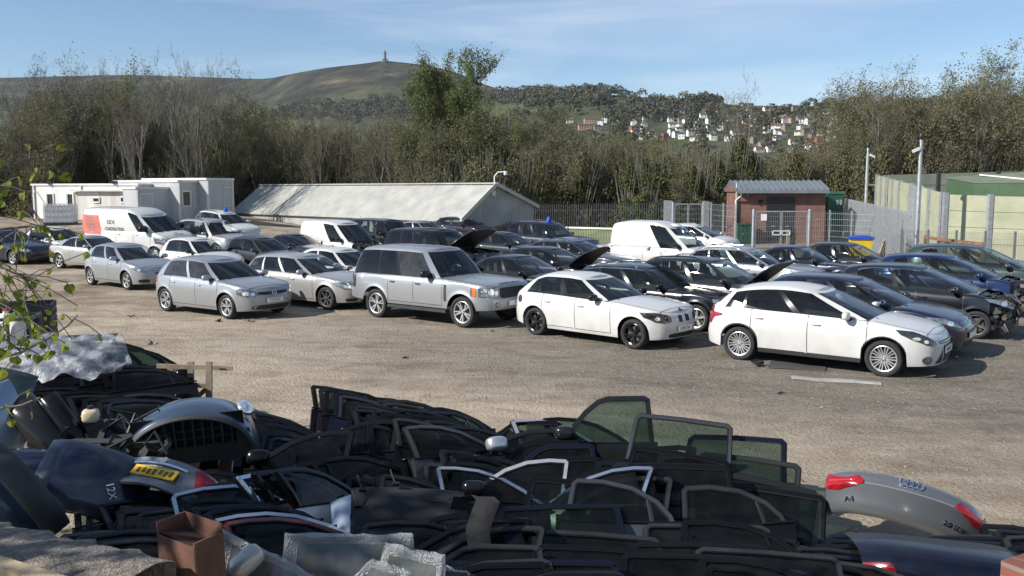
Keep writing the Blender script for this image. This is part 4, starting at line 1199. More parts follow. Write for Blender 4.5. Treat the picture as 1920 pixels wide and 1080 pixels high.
def brick(name, c1, c2, cm, sc, w=0.215, h=0.065, ms=0.012):
    m, nt, b = nodes_of(name)
    tc = N(nt, "ShaderNodeTexCoord"); sp = N(nt, "ShaderNodeSeparateXYZ"); nt.links.new(tc.outputs["Object"], sp.inputs[0])
    ad = N(nt, "ShaderNodeMath", operation='ADD'); nt.links.new(sp.outputs["X"], ad.inputs[0]); nt.links.new(sp.outputs["Y"], ad.inputs[1])
    cb = N(nt, "ShaderNodeCombineXYZ"); nt.links.new(ad.outputs[0], cb.inputs[0]); nt.links.new(sp.outputs["Z"], cb.inputs[1])
    br = N(nt, "ShaderNodeTexBrick"); br.inputs["Scale"].default_value = sc; br.inputs["Brick Width"].default_value = w; br.inputs["Row Height"].default_value = h; br.inputs["Mortar Size"].default_value = ms
    br.inputs["Color1"].default_value = (*c1, 1); br.inputs["Color2"].default_value = (*c2, 1); br.inputs["Mortar"].default_value = (*cm, 1)
    nt.links.new(cb.outputs[0], br.inputs["Vector"])
    no = N(nt, "ShaderNodeTexNoise", Scale=1.7, Detail=5.0); nt.links.new(tc.outputs["Object"], no.inputs["Vector"])
    mx = N(nt, "ShaderNodeMix", data_type='RGBA', blend_type='MULTIPLY'); mx.inputs[0].default_value = 0.6
    nt.links.new(br.outputs["Color"], mx.inputs[6]); nt.links.new(ramp(nt, no.outputs["Fac"], [(0.3, (0.6, 0.6, 0.6)), (0.7, (1.2, 1.2, 1.2))]), mx.inputs[7])
    nt.links.new(mx.outputs[2], b.inputs["Base Color"]); b.inputs["Roughness"].default_value = 0.85
    MATS[name] = m
    return m
SIGN = brick('red_brick_print', (0.62, 0.13, 0.09), (0.55, 0.10, 0.075), (0.70, 0.30, 0.24), 1.0, 0.16, 0.055, 0.006)
m = MB(); vs, fs = poly_patch(vanside, [(-2.52, 1.16), (-1.28, 1.14), (-1.28, 2.0), (-2.52, 2.02)], 0.006, 5, 0.1); m.add(vs, fs)
sg_ = m.build('brick_sign', SIGN, vn, 60)
m = MB()
for row, n_ in enumerate((7, 8, 8, 6, 5)):
    z = 1.90 - row * 0.145
    for k in range(n_):
        x = -1.9 + (k - (n_ - 1) / 2) * 0.085
        p = vanside(x, z); m.box(p + V3((0, -0.014, 0)), (0.055, 0.006, 0.06))
m.build('worn_lettering', mat('faded_ink', (0.30, 0.25, 0.27), 0.6), sg_, None)
for s_, x_, sz in (('S.E.V.', 2.22, 0.10), ('CONSTRUCTION', 2.36, 0.10)):
    text('bonnet_lettering', s_, sz, vn, frame_matrix((x_, 0, C.topz(x_) + C.crown + 0.02), (0, 1, 0), (C.topz(x_ - .1) - C.topz(x_ + .1), 0, 0.2)), DARKTRIM, 0.002, sx=0.8)
for s_, z, sz in (('S.E.V.', 1.72, 0.24), ('CONSTRUCTION', 1.40, 0.235)):
    p = vanside(-0.48 if z > 1.5 else -0.42, z)
    text('van_lettering', s_, sz, vn, frame_matrix(p + V3((0, -0.02, 0)), (1, 0, 0), (0, -1, 0.06)), INK, 0.003, sx=0.95 if z > 1.5 else 0.62)
# ------------------------------------------------------------------ buildings and fences round the yard
def corrugated(name, col, period, axis='X', rough=0.45, metal=0.0, depth=0.5, dirt=0.25):
    m, nt, b = nodes_of(name)
    tc = N(nt, "ShaderNodeTexCoord")
    no = N(nt, "ShaderNodeTexNoise", Scale=0.9, Detail=6.0, Roughness=0.65); nt.links.new(tc.outputs["Object"], no.inputs["Vector"])
    c0 = tuple(c * (1 - dirt) for c in col); c1 = tuple(min(1, c * (1 + dirt * 0.4)) for c in col)
    nt.links.new(ramp(nt, no.outputs["Fac"], [(0.3, c0), (0.65, c1)]), b.inputs["Base Color"])
    b.inputs["Roughness"].default_value = rough; b.inputs["Metallic"].default_value = metal
    MATS[name] = m
    return m
CREAM = corrugated('cream_sheeting', (0.40, 0.40, 0.365), 0.2)
GALV = mat('galvanised_steel', (0.42, 0.44, 0.46), 0.5, 0.6, var=0.2, scale=6, rvar=0.1)
DARKSTEEL = mat('weathered_steel', (0.030, 0.035, 0.035), 0.7, 0.0, var=0.3, scale=4)
CABIN = mat('cabin_white', (0.60, 0.60, 0.58), 0.5, var=0.14, scale=1.2, vert=True)
CABINDIRT = mat('stained_cabin_panel', (0.50, 0.48, 0.44), 0.6, var=0.30, scale=1.6, vert=True)
CABINSHADE = mat('cabin_white_shaded', (0.40, 0.41, 0.42), 0.5, var=0.12, scale=1.2, vert=True)  # cabin white darkened: shade of the turned-away units put into the colour
PANEDARK = mat('dark_pane', (0.012, 0.014, 0.016), 0.08, var=0.3)
BRICK = brick('red_brickwork', (0.21, 0.07, 0.047), (0.145, 0.05, 0.036), (0.18, 0.15, 0.13), 1.0, 0.225, 0.075, 0.012)
ROOFGREY = mat('roof_sheet', (0.20, 0.225, 0.24), 0.4, 0.3, var=0.14, scale=2)
WHITEPIPE = mat('white_pipe', (0.66, 0.66, 0.64), 0.4, var=0.1)
ACOUSTIC = mat('acoustic_panel', (0.33, 0.34, 0.235), 0.75, var=0.16, scale=0.9, bump=0.2, bscale=30)
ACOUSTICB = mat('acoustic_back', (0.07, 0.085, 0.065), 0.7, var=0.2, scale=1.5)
BOTTLEGREEN = mat('bottle_green', (0.012, 0.085, 0.058), 0.45, var=0.15)
CABGREEN = mat('cabinet_green', (0.035, 0.085, 0.06), 0.5, var=0.2)
KIOSKGREEN = mat('kiosk_green', (0.065, 0.115, 0.06), 0.55, var=0.15, scale=1.5)
KIOSKROOF = mat('kiosk_roof', (0.15, 0.175, 0.125), 0.7, var=0.25, scale=1.5)
RUST = mat('rust', (0.22, 0.10, 0.045), 0.85, var=0.45, scale=7)
WOODOLD = mat('weathered_timber', (0.25, 0.20, 0.14), 0.85, var=0.35, scale=5, bump=0.3, bscale=60)

def wall_box(name, a, b, z0, z1, depth, m, parent):
    """box whose front runs from a to b in plan and which extends depth away to the left of a->b"""
    a, b = V3((a[0], a[1], 0)), V3((b[0], b[1], 0))
    d = (b - a).normalized(); n = V3((-d.y, d.x, 0)) * depth
    mb = MB(); mb.prism([V3((p.x, p.y, z0)) for p in (a, b, b + n, a + n)], (0, 0, z1 - z0))
    return mb.build(name, m, parent, None)

def on_wall(a, b, u, z, off=0.0):
    """point on the front plane a->b at u metres from a"""
    a, b = V3((a[0], a[1], 0)), V3((b[0], b[1], 0))
    d = (b - a).normalized(); n = V3((d.y, -d.x, 0))
    p = a + d * u + n * off
    return V3((p.x, p.y, z))

def wall_panel(name, a, b, u0, u1, z0, z1, off, m, parent, thick=0.05):
    mb = MB()
    a_, b_ = V3((a[0], a[1], 0)), V3((b[0], b[1], 0)); d = (b_ - a_).normalized(); n = V3((d.y, -d.x, 0))
    mb.prism([on_wall(a, b, u, z, off) for u, z in ((u0, z0), (u1, z0), (u1, z1), (u0, z1))], -n * thick)
    return mb.build(name, m, parent, None)

def frame_panel(name, a, b, u0, u1, z0, z1, off, w, m, parent):
    mb = MB()
    c = [on_wall(a, b, u, z, off) for u, z in ((u0, z0), (u1, z0), (u1, z1), (u0, z1))]
    for i in range(4): mb.bar(c[i], c[(i + 1) % 4], w, w)
    return mb.build(name, m, parent, None)

def base(name, p, label, cat, group=None):
    return empty(name, (0, 0, 0), 0, label, cat, group)

# ---- metal shed with cream corrugated roof
def build_shed():
    t = base('metal_shed', None, 'long low cream metal shed with a sunlit corrugated roof and grey gable', 'shed')
    A = P(925, 345, 54); L_ = 27.5
    dr = V3((-0.70, 0.714, 0)); pr = V3((-0.714, -0.70, 0))
    zR, zE, zF = A.z, 1.63, 2.25
    wE, wF = 2.53, 3.41
    def strip(top, bot, n, lift, name, flip, ov):
        """corrugated sheet between ridge line and eave line"""
        mb = MB(); per = L_ / n; G = []
        for k in range(n):
            for f, h in ((0.0, 0), (0.30, 0), (0.42, 1), (0.88, 1)):
                s = (k + f) * per
                o = dr * s + V3((0, 0, 0.028 * h))
                G.append([top + o, top + (bot - top) * 0.5 + o, bot + o])
        mb.grid(G, 0, flip)
        # thickness at the eave
        mb.grid([[g[2], g[2] + V3((0, 0, -0.05))] for g in G], 0, flip)
        return mb.build(name, CREAM, t, None)
    rA = A - dr * 0.25
    strip(rA, rA + pr * (wE + 0.25) + V3((0, 0, (zE - zR) * (1 + 0.25 / wE))), 100, 0, 'roof_sheet', False, 0)
    strip(rA, rA - pr * (wF + 0.25) + V3((0, 0, (zF - zR) * (1 + 0.25 / wF))), 100, 0, 'roof_sheet', True, 0)
    mb = MB(); mb.prism([rA + V3((0, 0, 0.06)) + pr * 0.18 + V3((0, 0, -0.06)), rA + V3((0, 0, 0.09)), rA - pr * 0.18 + V3((0, 0, 0.02))], dr * (L_ + 0.2)); mb.build('ridge_cap', CREAM, t, None)
    # walls
    g0 = -1.2
    def wl(a, b, za, zb, zm=None):
        mb = MB()
        pts = [V3((a.x, a.y, g0)), V3((b.x, b.y, g0)), V3((b.x, b.y, zb))]
        if zm is not None: pts.append(V3((A.x, A.y, zm)) if (a - A).length < 10 else V3((A.x, A.y, zm)) + dr * L_)
        pts.append(V3((a.x, a.y, za)))
        mb.add(pts, [tuple(range(len(pts)))]); return mb
    E0, F0 = A + pr * wE, A - pr * wF
    E1, F1 = E0 + dr * L_, F0 + dr * L_
    sh = corrugated('shed_wall_sheet', (0.40, 0.41, 0.39), 0.2)
    gable = wl(E0, F0, zE, zF, zR - 0.03).build('gable_wall', sh, t, None)
    rib = MB()
    d_ = (F0 - E0); n_ = 34; nn = V3((d_.y, -d_.x, 0)).normalized() * 0.02
    for k in range(n_ + 1):
        p = E0 + d_ * (k / n_); ztop = min(zE + (zR - zE) * (k / n_) * (wE + wF) / wE, zF + (zR - zF) * (1 - k / n_) * (wE + wF) / wF) - 0.06
        rib.bar(V3((p.x, p.y, g0)) + nn, V3((p.x, p.y, ztop)) + nn, 0.06, 0.04)
    rib.build('cladding_rib', sh, gable, None)
    wl(E1, E0, zE, zE).build('side_wall', sh, t, None); wl(F0, F1, zF, zF).build('side_wall', sh, t, None)
    wl(F1, E1, zF, zE, zR - 0.03).build('gable_wall', sh, t, None)
    # verge trims
    for w_, z_ in ((pr * (wE + 0.2), zE - 0.1), (-pr * (wF + 0.2), zF - 0.05)):
        mb = MB(); q = A + w_; mb.bar(V3((A.x, A.y, zR)) - dr * 0.3, V3((q.x, q.y, z_)) - dr * 0.3, 0.06, 0.22); mb.build('verge_trim', CREAM, t, None)
    # gable floodlight and alarm box
    mb = MB(); q = E0 + d_ * 0.42; mb.box(V3((q.x, q.y, zR - 0.55)) + nn * 4, (0.22, 0.2, 0.3)); mb.build('alarm_box', WHITEPIPE, t, None)
    mb = MB(); q = E0 + d_ * 0.62; mb.box(V3((q.x, q.y, zR - 0.45)) + nn * 6, (0.3, 0.22, 0.16)); mb.build('floodlight', BLACK, t, None)
    # camera on a swan neck above the gable
    c = empty('security_camera', (0, 0, 0), 0, 'white swan-neck security camera on the apex of the cream metal shed', 'camera')
    p0 = V3((A.x, A.y, zR)) - dr * 0.1
    mb = MB(); mb.tube([p0 + V3((0, 0, -0.3)), p0 + V3((0, 0, 0.45)), p0 + V3((0.2, 0, 0.68)), p0 + V3((0.62, 0, 0.72))], 0.04, 8); mb.build('arm', WHITEPIPE, c, 60)
    mb = MB(); e = p0 + V3((0.66, 0, 0.6)); mb.lathe([(0.0, 0.16), (0.11, 0.14), (0.12, -0.05), (0.10, -0.08)], 14, c=e); mb.ellipsoid(e + V3((0, 0, -0.1)), (0.09, 0.09, 0.1), 12, 8, 1); mb.build('camera_head', [WHITEPIPE, BLACK], c, 40)
build_shed()

# ---- site cabins
def window_set(t, a, b, u0, u1, z0, z1, frame=WHITEPIPE):
    f = frame_panel('window', a, b, u0, u1, z0, z1, 0.03, 0.09, frame, t)
    wall_panel('pane', a, b, u0, u1, z0, z1, 0.012, PANEDARK, f, 0.02)
def build_cabins():
    c1a, c1b = P(60, 340, 60.5), P(258, 340, 57.5)
    t = base('site_cabin', None, 'long white site cabin with two tall dark windows behind the lettered van', 'cabin')
    a, b = c1a, c1b
    z0, z1 = 1.05, 3.52
    L_ = (V3((b.x, b.y, 0)) - V3((a.x, a.y, 0))).length
    wall_box('wall', a, b, z0, z1, 2.6, CABIN, t)
    d = (V3((b.x, b.y, 0)) - V3((a.x, a.y, 0))).normalized()
    mb = MB(); m_ = on_wall(a, b, L_ / 2, z1 + 0.06, -1.3); mb.box(m_, (L_ + 0.15, 2.75, 0.12), 0, Matrix.Rotation(math.atan2(d.y, d.x), 3, 'Z')); mb.build('roof', CABIN, t, None)
    for u in (0.9 * 2.9, 2.35 * 2.3):
        pass
    px = lambda q: (q - 60) / 198 * L_
    window_set(t, a, b, px(88), px(101), 2.05, 3.0)
    window_set(t, a, b, px(127), px(139), 2.05, 3.0)
    wall_panel('shutter_panel', a, b, px(139.5), px(141), 1.9, 3.1, 0.12, CABIN, t, 0.1)
    mb = MB(); p = on_wall(a, b, px(66), 3.2, 0.1); mb.bar(p, on_wall(a, b, px(72), 2.8, 0.5), 0.05); mb.build('bracket', WHITEPIPE, t, None)
    for q in (64, 155):
        mb = MB(); mb.tube([on_wall(a, b, px(q), z0, 0.06), on_wall(a, b, px(q), z1, 0.06)], 0.05, 8); mb.build('downpipe', WHITEPIPE, t, 60)
    for q in (96, 218):
        mb = MB(); mb.box(on_wall(a, b, px(q), z1 + 0.2, 0.1), (0.35, 0.25, 0.18)); mb.bar(on_wall(a, b, px(q), z1, 0.0), on_wall(a, b, px(q), z1 + 0.2, 0.1), 0.05); mb.build('floodlight', BLACK, t, None)
    mb = MB()
    for q, h in ((74, 1.0), (80, 1.0)):
        mb.tube([on_wall(a, b, px(q), z0 - 0.2, 0.9), on_wall(a, b, px(q), z0 + h, 0.9)], 0.03, 6)
    mb.tube([on_wall(a, b, px(74), z0 + 1.0, 0.9), on_wall(a, b, px(80), z0 + 1.0, 0.9)], 0.03, 6)
    mb.build('handrail', BLACK, t, 60)
    # stained lean-to in front
    t2 = base('cabin_annexe', None, 'stained white annexe with two small windows projecting from the long site cabin', 'cabin')
    a2, b2 = on_wall(a, b, px(154), 0, 0.5), on_wall(a, b, px(252), 0, 0.5)
    L2 = (b2 - a2).length
    wall_box('wall', a2, b2, 1.0, 3.13, 0.48, CABINDIRT, t2)
    mb = MB(); mb.box(on_wall(a2, b2, L2 / 2, 3.19, -0.15), (L2 + 0.3, 0.9, 0.10), 0, Matrix.Rotation(math.atan2(d.y, d.x), 3, 'Z')); mb.build('roof', CABINDIRT, t2, None)
    p2 = lambda q: (q - 154) / 98 * L2
    window_set(t2, a2, b2, p2(187), p2(199), 2.45, 2.75); window_set(t2, a2, b2, p2(237), p2(250), 2.45, 2.80)
    wall_panel('loose_cladding', a2, b2, p2(160), p2(199), 2.93, 3.09, 0.06, CABIN, t2, 0.05)
    # annexe and two end-on cabins, turned out of the sun, shade in their wall colour
    def unit(pa, pb, z0, z1, dep, m, nm, lab, win=None, panels=(), door=None):
        t = base(nm, None, lab, 'cabin')
        L_ = (V3((pb.x, pb.y, 0)) - V3((pa.x, pa.y, 0))).length
        wall_box('wall', pa, pb, z0, z1, dep, m, t)
        d = (V3((pb.x, pb.y, 0)) - V3((pa.x, pa.y, 0))).normalized(); rot = Matrix.Rotation(math.atan2(d.y, d.x), 3, 'Z')
        mb = MB(); mb.box(on_wall(pa, pb, L_ / 2, z1 + 0.07, -dep / 2), (L_ + 0.12, dep + 0.12, 0.14), 0, rot); mb.build('roof', CABIN, t, None)
        for u in (0.08, L_ - 0.08):
            mb = MB(); mb.bar(on_wall(pa, pb, u, z0, 0.02), on_wall(pa, pb, u, z1, 0.02), 0.16, 0.10); mb.build('corner_post', CABIN, t, None)
        if win: window_set(t, pa, pb, *[w * L_ if i < 2 else w for i, w in enumerate(win)], frame=CABIN)
        for u0, u1, za, zb in panels:
            o = frame_panel('panel_frame', pa, pb, u0 * L_, u1 * L_, za, zb, 0.02, 0.05, CABIN, t)
        if door:
            u0, u1, za, zb = door
            o = wall_panel('door', pa, pb, u0 * L_, u1 * L_, za, zb, 0.03, CABINSHADE, t)
            frame_panel('door_frame', pa, pb, u0 * L_, u1 * L_, za, zb, 0.04, 0.07, CABIN, o)
        return t
    q = lambda px_, Y: P(px_, 340, Y)
    unit(q(254, 56), q(329, 58.3), 1.0, 3.28, 1.4, CABINSHADE, 'cabin_annexe', 'flat-roofed annexe with a plain door in the shade beside the site cabins', None, (), (0.08, 0.38, 1.1, 3.0))
    unit(q(333, 57.5), q(386, 59.5), 1.05, 3.72, 6, CABINSHADE, 'site_cabin', 'white cabin end with one dark brown window and a moulded panel, in shade', (0.13, 0.42, 2.2, 3.15), ((0.58, 0.93, 2.1, 3.35),))
    unit(q(387, 58.5), q(437, 60.5), 1.05, 3.86, 6, CABINSHADE, 'site_cabin', 'plain white cabin end nearest the cream metal shed', None, ((0.62, 0.95, 2.2, 3.4),))
build_cabins()

# ---- caged liquid tank beside the cabin
def build_ibc():
    p = PG(115, 421); t = empty('caged_tank', (p.x, p.y, ground(p.x, p.y)), 0.2, 'white liquid tank in a wire cage below the long site cabin', 'tank')
    z = 0.45
    mb = MB(); mb.box((0, 0, 0.66), (1.5, 1.0, 0.95)); mb.build('tank', WHITEPIPE, t, None)
    mb = MB()
    for k in range(8):
        for y in (-0.53, 0.53): mb.bar((-0.78 + k * 0.223, y, 0.12), (-0.78 + k * 0.223, y, 1.2), 0.03)
    for h in (0.15, 0.5, 0.85, 1.2):
        c = [(-0.78, -0.53, h), (0.78, -0.53, h), (0.78, 0.53, h), (-0.78, 0.53, h)]
        for i in range(4): mb.bar(c[i], c[(i + 1) % 4], 0.03)
    mb.build('cage', GALV, t, None)
    mb = MB(); mb.box((0, 0, 0.06), (1.6, 1.1, 0.12)); mb.build('pallet', BLACK, t, None)
build_ibc()

# ---- brick substation
def build_substation():
    t = base('brick_substation', None, 'small red brick substation with grey standing-seam roof and dark double doors', 'substation')
    Y = 51.5; a, b = P(1381, 400, Y), P(1547, 400, Y - 0.4)
    L_ = (V3((b.x, b.y, 0)) - V3((a.x, a.y, 0))).length
    zt, zb_ = 3.12, 0.2
    wall = wall_box('wall', a, b, zb_, zt, 3.8, BRICK, t)
    d = (V3((b.x, b.y, 0)) - V3((a.x, a.y, 0))).normalized(); n = V3((d.y, -d.x, 0))
    # roof: shallow double pitch seen from below its ridge
    e0 = on_wall(a, b, -0.1, zt + 0.02, 0.35); e1 = on_wall(a, b, L_ + 0.1, zt + 0.02, 0.35)
    r0 = on_wall(a, b, -0.1, zt + 0.55, -1.9); r1 = on_wall(a, b, L_ + 0.1, zt + 0.55, -1.9)
    f0 = on_wall(a, b, -0.1, zt + 0.02, -4.15); f1 = on_wall(a, b, L_ + 0.1, zt + 0.02, -4.15)
    mb = MB(); up = V3((0, 0, 0.1))
    mb.prism([e0, r0, f0], e1 - e0)
    mb.build('gable_infill', BRICK, t, None)
    mb = MB()
    for p0, p1, q0, q1 in ((e0, e1, r0, r1), (f1, f0, r1, r0)):
        mb.add([p0 + up * .2, p1 + up * .2, q1 + up * .2, q0 + up * .2, p0 + up, p1 + up, q1 + up, q0 + up], [(4, 5, 6, 7), (0, 3, 2, 1), (0, 1, 5, 4), (1, 2, 6, 5), (2, 3, 7, 6), (3, 0, 4, 7)])
        for k in range(18):
            f = k / 17; mb.bar(p0 + (p1 - p0) * f + up * 1.25, q0 + (q1 - q0) * f + up * 1.25, 0.035, 0.08)
    roof = mb.build('roof', ROOFGREY, t, None)
    mb = MB(); mb.bar(e0 + V3((0, 0, -0.02)) + n * 0.06, e1 + V3((0, 0, -0.02)) + n * 0.06, 0.12, 0.13); mb.build('gutter', ROOFGREY, t, None)
    u = lambda px_: (px_ - 1381) / 166 * L_
    DK = mat('louvre_dark', (0.022, 0.022, 0.024), 0.5, var=0.2)
    o = wall_panel('louvre', a, b, u(1437), u(1490), 2.12, 2.86, 0.02, DK, t)
    mb = MB()
    for k in range(9): mb.bar(on_wall(a, b, u(1438), 2.17 + k * 0.08, 0.03), on_wall(a, b, u(1489), 2.17 + k * 0.08, 0.03), 0.02, 0.03)
    mb.build('louvre_blade', DK, o, None)
    for u0, u1 in ((1437, 1463), (1464, 1490)):
        o = wall_panel('door', a, b, u(u0), u(u1), zb_, 2.10, 0.02, DK, t)
        mb = MB(); mb.box(on_wall(a, b, u((u0 + u1) / 2), 1.2, 0.06), (0.2, 0.06, 0.05)); mb.build('handle', GALV, o, None)
    mb = MB(); p = [on_wall(a, b, u(1387), zt - 0.02, 0.3), on_wall(a, b, u(1387), zt - 0.22, 0.28), on_wall(a, b, u(1379), zt - 0.45, 0.1), on_wall(a, b, u(1379), zb_, 0.1)]
    mb.tube(p, 0.055, 8); mb.build('downpipe', WHITEPIPE, t, 60)
    mb = MB(); mb.tube([on_wall(a, b, u(1379), zt - 0.35, 0.1), on_wall(a, b, u(1379), zt + 0.5, 0.1)], 0.025, 6); mb.build('vent_pipe', WHITEPIPE, t, 60)
    mb = MB(); c = on_wall(a, b, u(1404), 3.02, 0.05); mb.lathe([(0.0, 0.06), (0.11, 0.05), (0.11, 0.0)], 12, 'y', c=c); mb.build('alarm_bell', WHITEPIPE, t, 60)
    mb = MB(); c = on_wall(a, b, u(1427), 2.55, 0.03)
    for k in range(5): mb.box(c + V3((RND.uniform(-.1, .1), 0, RND.uniform(-.1, .1))), (0.12, 0.05, 0.1))
    mb.build('wall_fitting', BLACK, t, None)
    # green cabinet
    c = PG(1397, 457); t = empty('utility_cabinet', (c.x, c.y, ground(c.x, c.y)), 0, 'squat dark green two-door utility cabinet beside the brick substation', 'cabinet')
    mb = MB(); mb.box((0, 0, 0.52), (0.95, 0.4, 1.04)); mb.build('body', CABGREEN, t, None)
    mb = MB(); mb.box((0, 0, 1.09), (1.02, 0.48, 0.10)); mb.build('lid', CABGREEN, t, None)
    for x in (-0.235, 0.235):
        mb = MB(); mb.box((x, -0.21, 0.52), (0.45, 0.02, 0.92)); o = mb.build('door', CABGREEN, t, None)
        if x > 0:
            mb = MB(); mb.box((0.06 - 0.235, -0.23, 0.55), (0.05, 0.02, 0.06)); mb.build('handle', GALV, o, None)
    # tall green kiosk
    c = P(1560, 430, 55); t = empty('green_kiosk', (c.x, c.y, 0.3), 0, 'tall bottle green kiosk with two small vents behind the brick substation', 'kiosk')
    mb = MB(); mb.box((0, 0, 1.35), (0.95, 0.9, 2.7)); mb.build('body', BOTTLEGREEN, t, None)
    mb = MB(); mb.box((0, 0, 2.78), (1.05, 1.0, 0.14)); mb.build('lid', mat('pale_green', (0.06, 0.16, 0.09), 0.5), t, None)
    for x in (0.1, 0.3):
        mb = MB(); mb.box((x, -0.46, 2.2), (0.14, 0.03, 0.3)); mb.build('vent', GALV, t, None)
build_substation()

# ---- fences
def mesh_fence(name, pts, h, label, cat='fence', post=GALV, step=0.10, wire=0.010, postw=0.07, rows=None, group=None, posts=True, z0=None):
    t = base(name, None, label, cat, group)
    for a, b in zip(pts[:-1], pts[1:]):
        mb = MB(); L_ = (V3((b[0], b[1], 0)) - V3((a[0], a[1], 0))).length
        n = max(2, int(L_ / step))
        z = lambda f: (ground(a[0] + (b[0] - a[0]) * f, a[1] + (b[1] - a[1]) * f) if z0 is None else z0)
        P2 = lambda f, hh: V3((a[0] + (b[0] - a[0]) * f, a[1] + (b[1] - a[1]) * f, z(f) + hh))
        for k in range(n + 1): mb.bar(P2(k / n, 0.03), P2(k / n, h), wire, wire)
        hs = rows or [0.05 + 0.3 * k for k in range(int(h / 0.3) + 1)]
        for hh in hs: mb.bar(P2(0, min(hh, h)), P2(1, min(hh, h)), wire, wire)
        mb.build('mesh_panel', post, t, None)
    if posts:
        for p in pts:
            mb = MB(); g = ground(p[0], p[1]) if z0 is None else z0; mb.bar((p[0], p[1], g - 0.1), (p[0], p[1], g + h + 0.08), postw, postw); mb.build('post', post, t, None)
    return t

def palisade(name, a, b, z0, h, label, m, pitch=0.155, bay=2.75, top=None, z1=None):
    t = base(name, None, label, 'fence')
    a, b = V3((a[0], a[1], 0)), V3((b[0], b[1], 0)); L_ = (b - a).length; d = (b - a) / L_
    z1 = z0 if z1 is None else z1
    zz = lambda s: z0 + (z1 - z0) * s / L_
    n = int(L_ / pitch); s_ = V3((d.y, -d.x, 0)) * 0.04
    mb = MB()
    for k in range(n + 1):
        p = a + d * (k * pitch) + s_; z = zz(k * pitch)
        w = 0.026
        o = [p - d * w + V3((0, 0, z)), p + d * w + V3((0, 0, z)), p + d * w + V3((0, 0, z + h - 0.12)), p + d * w * 0.3 + V3((0, 0, z + h)), p - d * w * 0.3 + V3((0, 0, z + h)), p - d * w + V3((0, 0, z + h - 0.12))]
        mb.prism(o, s_ * 0.4)
    mb.build('pales', m, t, None)
    for hh in (0.35, h - 0.45):
        mb = MB(); mb.bar(a + V3((0, 0, zz(0) + hh)), b + V3((0, 0, zz(L_) + hh)), 0.05, 0.05); mb.build('rail', m, t, None)
    k = 0.0
    while k <= L_ + 0.01:
        mb = MB(); p = a + d * k - s_; mb.bar(p + V3((0, 0, zz(k) - 0.2)), p + V3((0, 0, zz(k) + h - 0.15)), 0.10, 0.06); mb.build('post', m, t, None); k += bay
    return t

a_, b_ = P(985, 400, 62), P(1246, 400, 58)
palisade('palisade_fence', a_, b_, -0.35, 2.62, 'dark weathered palisade fence below the trees between the metal shed and the gates', DARKSTEEL, z1=-0.15)

def mesh_gate(pl, pr, z0, h, label, leaf=2, name='mesh_gate', sign=None, panel=None):
    t = base(name, None, label, 'gate')
    a, b = V3((pl[0], pl[1], z0)), V3((pr[0], pr[1], z0))
    d = (b - a); L_ = d.length; d = d / L_
    for p in (a - d * 0.08, b + d * 0.08):
        mb = MB(); mb.tube([p, p + V3((0, 0, h + 0.12))], 0.075, 8); mb.build('post', GALV, t, 60)
    for k in range(leaf):
        p0 = a + d * (L_ * k / leaf + 0.02); p1 = a + d * (L_ * (k + 1) / leaf - 0.02)
        mb = MB(); c = [p0 + V3((0, 0, 0.1)), p1 + V3((0, 0, 0.1)), p1 + V3((0, 0, h)), p0 + V3((0, 0, h))]
        for i in range(4): mb.bar(c[i], c[(i + 1) % 4], 0.06, 0.06)
        m_ = (p0 + p1) / 2
        f = mb.build('leaf', GALV, t, None)
        mb = MB(); n = int((p1 - p0).length / 0.09)
        for j in range(1, n): q = p0 + (p1 - p0) * (j / n); mb.bar(q + V3((0, 0, 0.1)), q + V3((0, 0, h)), 0.009)
        for j in range(1, 7): mb.bar(p0 + V3((0, 0, 0.1 + (h - 0.1) * j / 7)), p1 + V3((0, 0, 0.1 + (h - 0.1) * j / 7)), 0.009)
        mb.build('mesh_infill', GALV, f, None)
        mb = MB(); q = p1 - d * 0.22 if k == 0 else p0 + d * 0.22
        frame = [q + d * x + V3((0, -0.05, h * 0.42 + z)) for x, z in ((-0.2, -.1), (0.2, -.1), (0.2, .1), (-0.2, .1))]
        for i in range(4): mb.bar(frame[i], frame[(i + 1) % 4], 0.05)
        mb.build('lock_box', WHITEPIPE, f, None)
    if sign:
        mb = MB(); mb.box(a + d * sign + V3((0, -0.06, h - 0.3)), (0.3, 0.02, 0.34)); mb.build('notice', PLATE, t, None)
    return t
gl_, gr_ = P(1415, 430, 47.5), P(1514, 430, 47.5)
mesh_gate(gl_, gr_, 0.20, 1.92, 'galvanised mesh double gate with a white notice in front of the brick substation', sign=0.45)
gl2, gr2 = P(1264, 410, 54), P(1316, 410, 54)
mesh_gate(gl2, gr2, 0.25, 2.15, 'galvanised mesh double gate left of the brick substation, by the dark palisade fence')
palisade('palisade_fence', P(1246, 400, 57), P(1262, 400, 54.3), 0.1, 2.5, 'short pale galvanised palisade panel on the left of the far mesh gate', GALV)
palisade('palisade_fence', P(1318, 400, 54), P(1332, 400, 52.5), 0.1, 2.5, 'short pale galvanised palisade panel on the right of the far mesh gate', GALV)
a_, b_ = P(1333, 400, 52.4), P(1380, 400, 50)
mesh_fence('mesh_fence', [(a_.x, a_.y), ((a_.x + b_.x) / 2, (a_.y + b_.y) / 2), (b_.x, b_.y)], 2.2, 'grey wire mesh fence between the far gate and the brick substation')
a_, b_, c_ = P(1519, 400, 47.5), P(1556, 400, 47.5), P(1640, 400, 46)
mesh_fence('mesh_fence', [(a_.x, a_.y), (b_.x, b_.y), ((b_.x + c_.x) / 2, (b_.y + c_.y) / 2), (c_.x, c_.y)], 1.95, 'grey wire mesh fence between the substation gate and the pale palisade')
palisade('palisade_fence', P(1586, 380, 56), P(1702, 440, 38.5), 0.28, 2.45, 'pale galvanised palisade fence running towards the yard below the green acoustic panels', GALV, z1=-0.1)
a_, b_, c_, d_ = P(1690, 450, 39), P(1740, 450, 38), P(1903, 450, 36.5), P(1990, 450, 35.5)
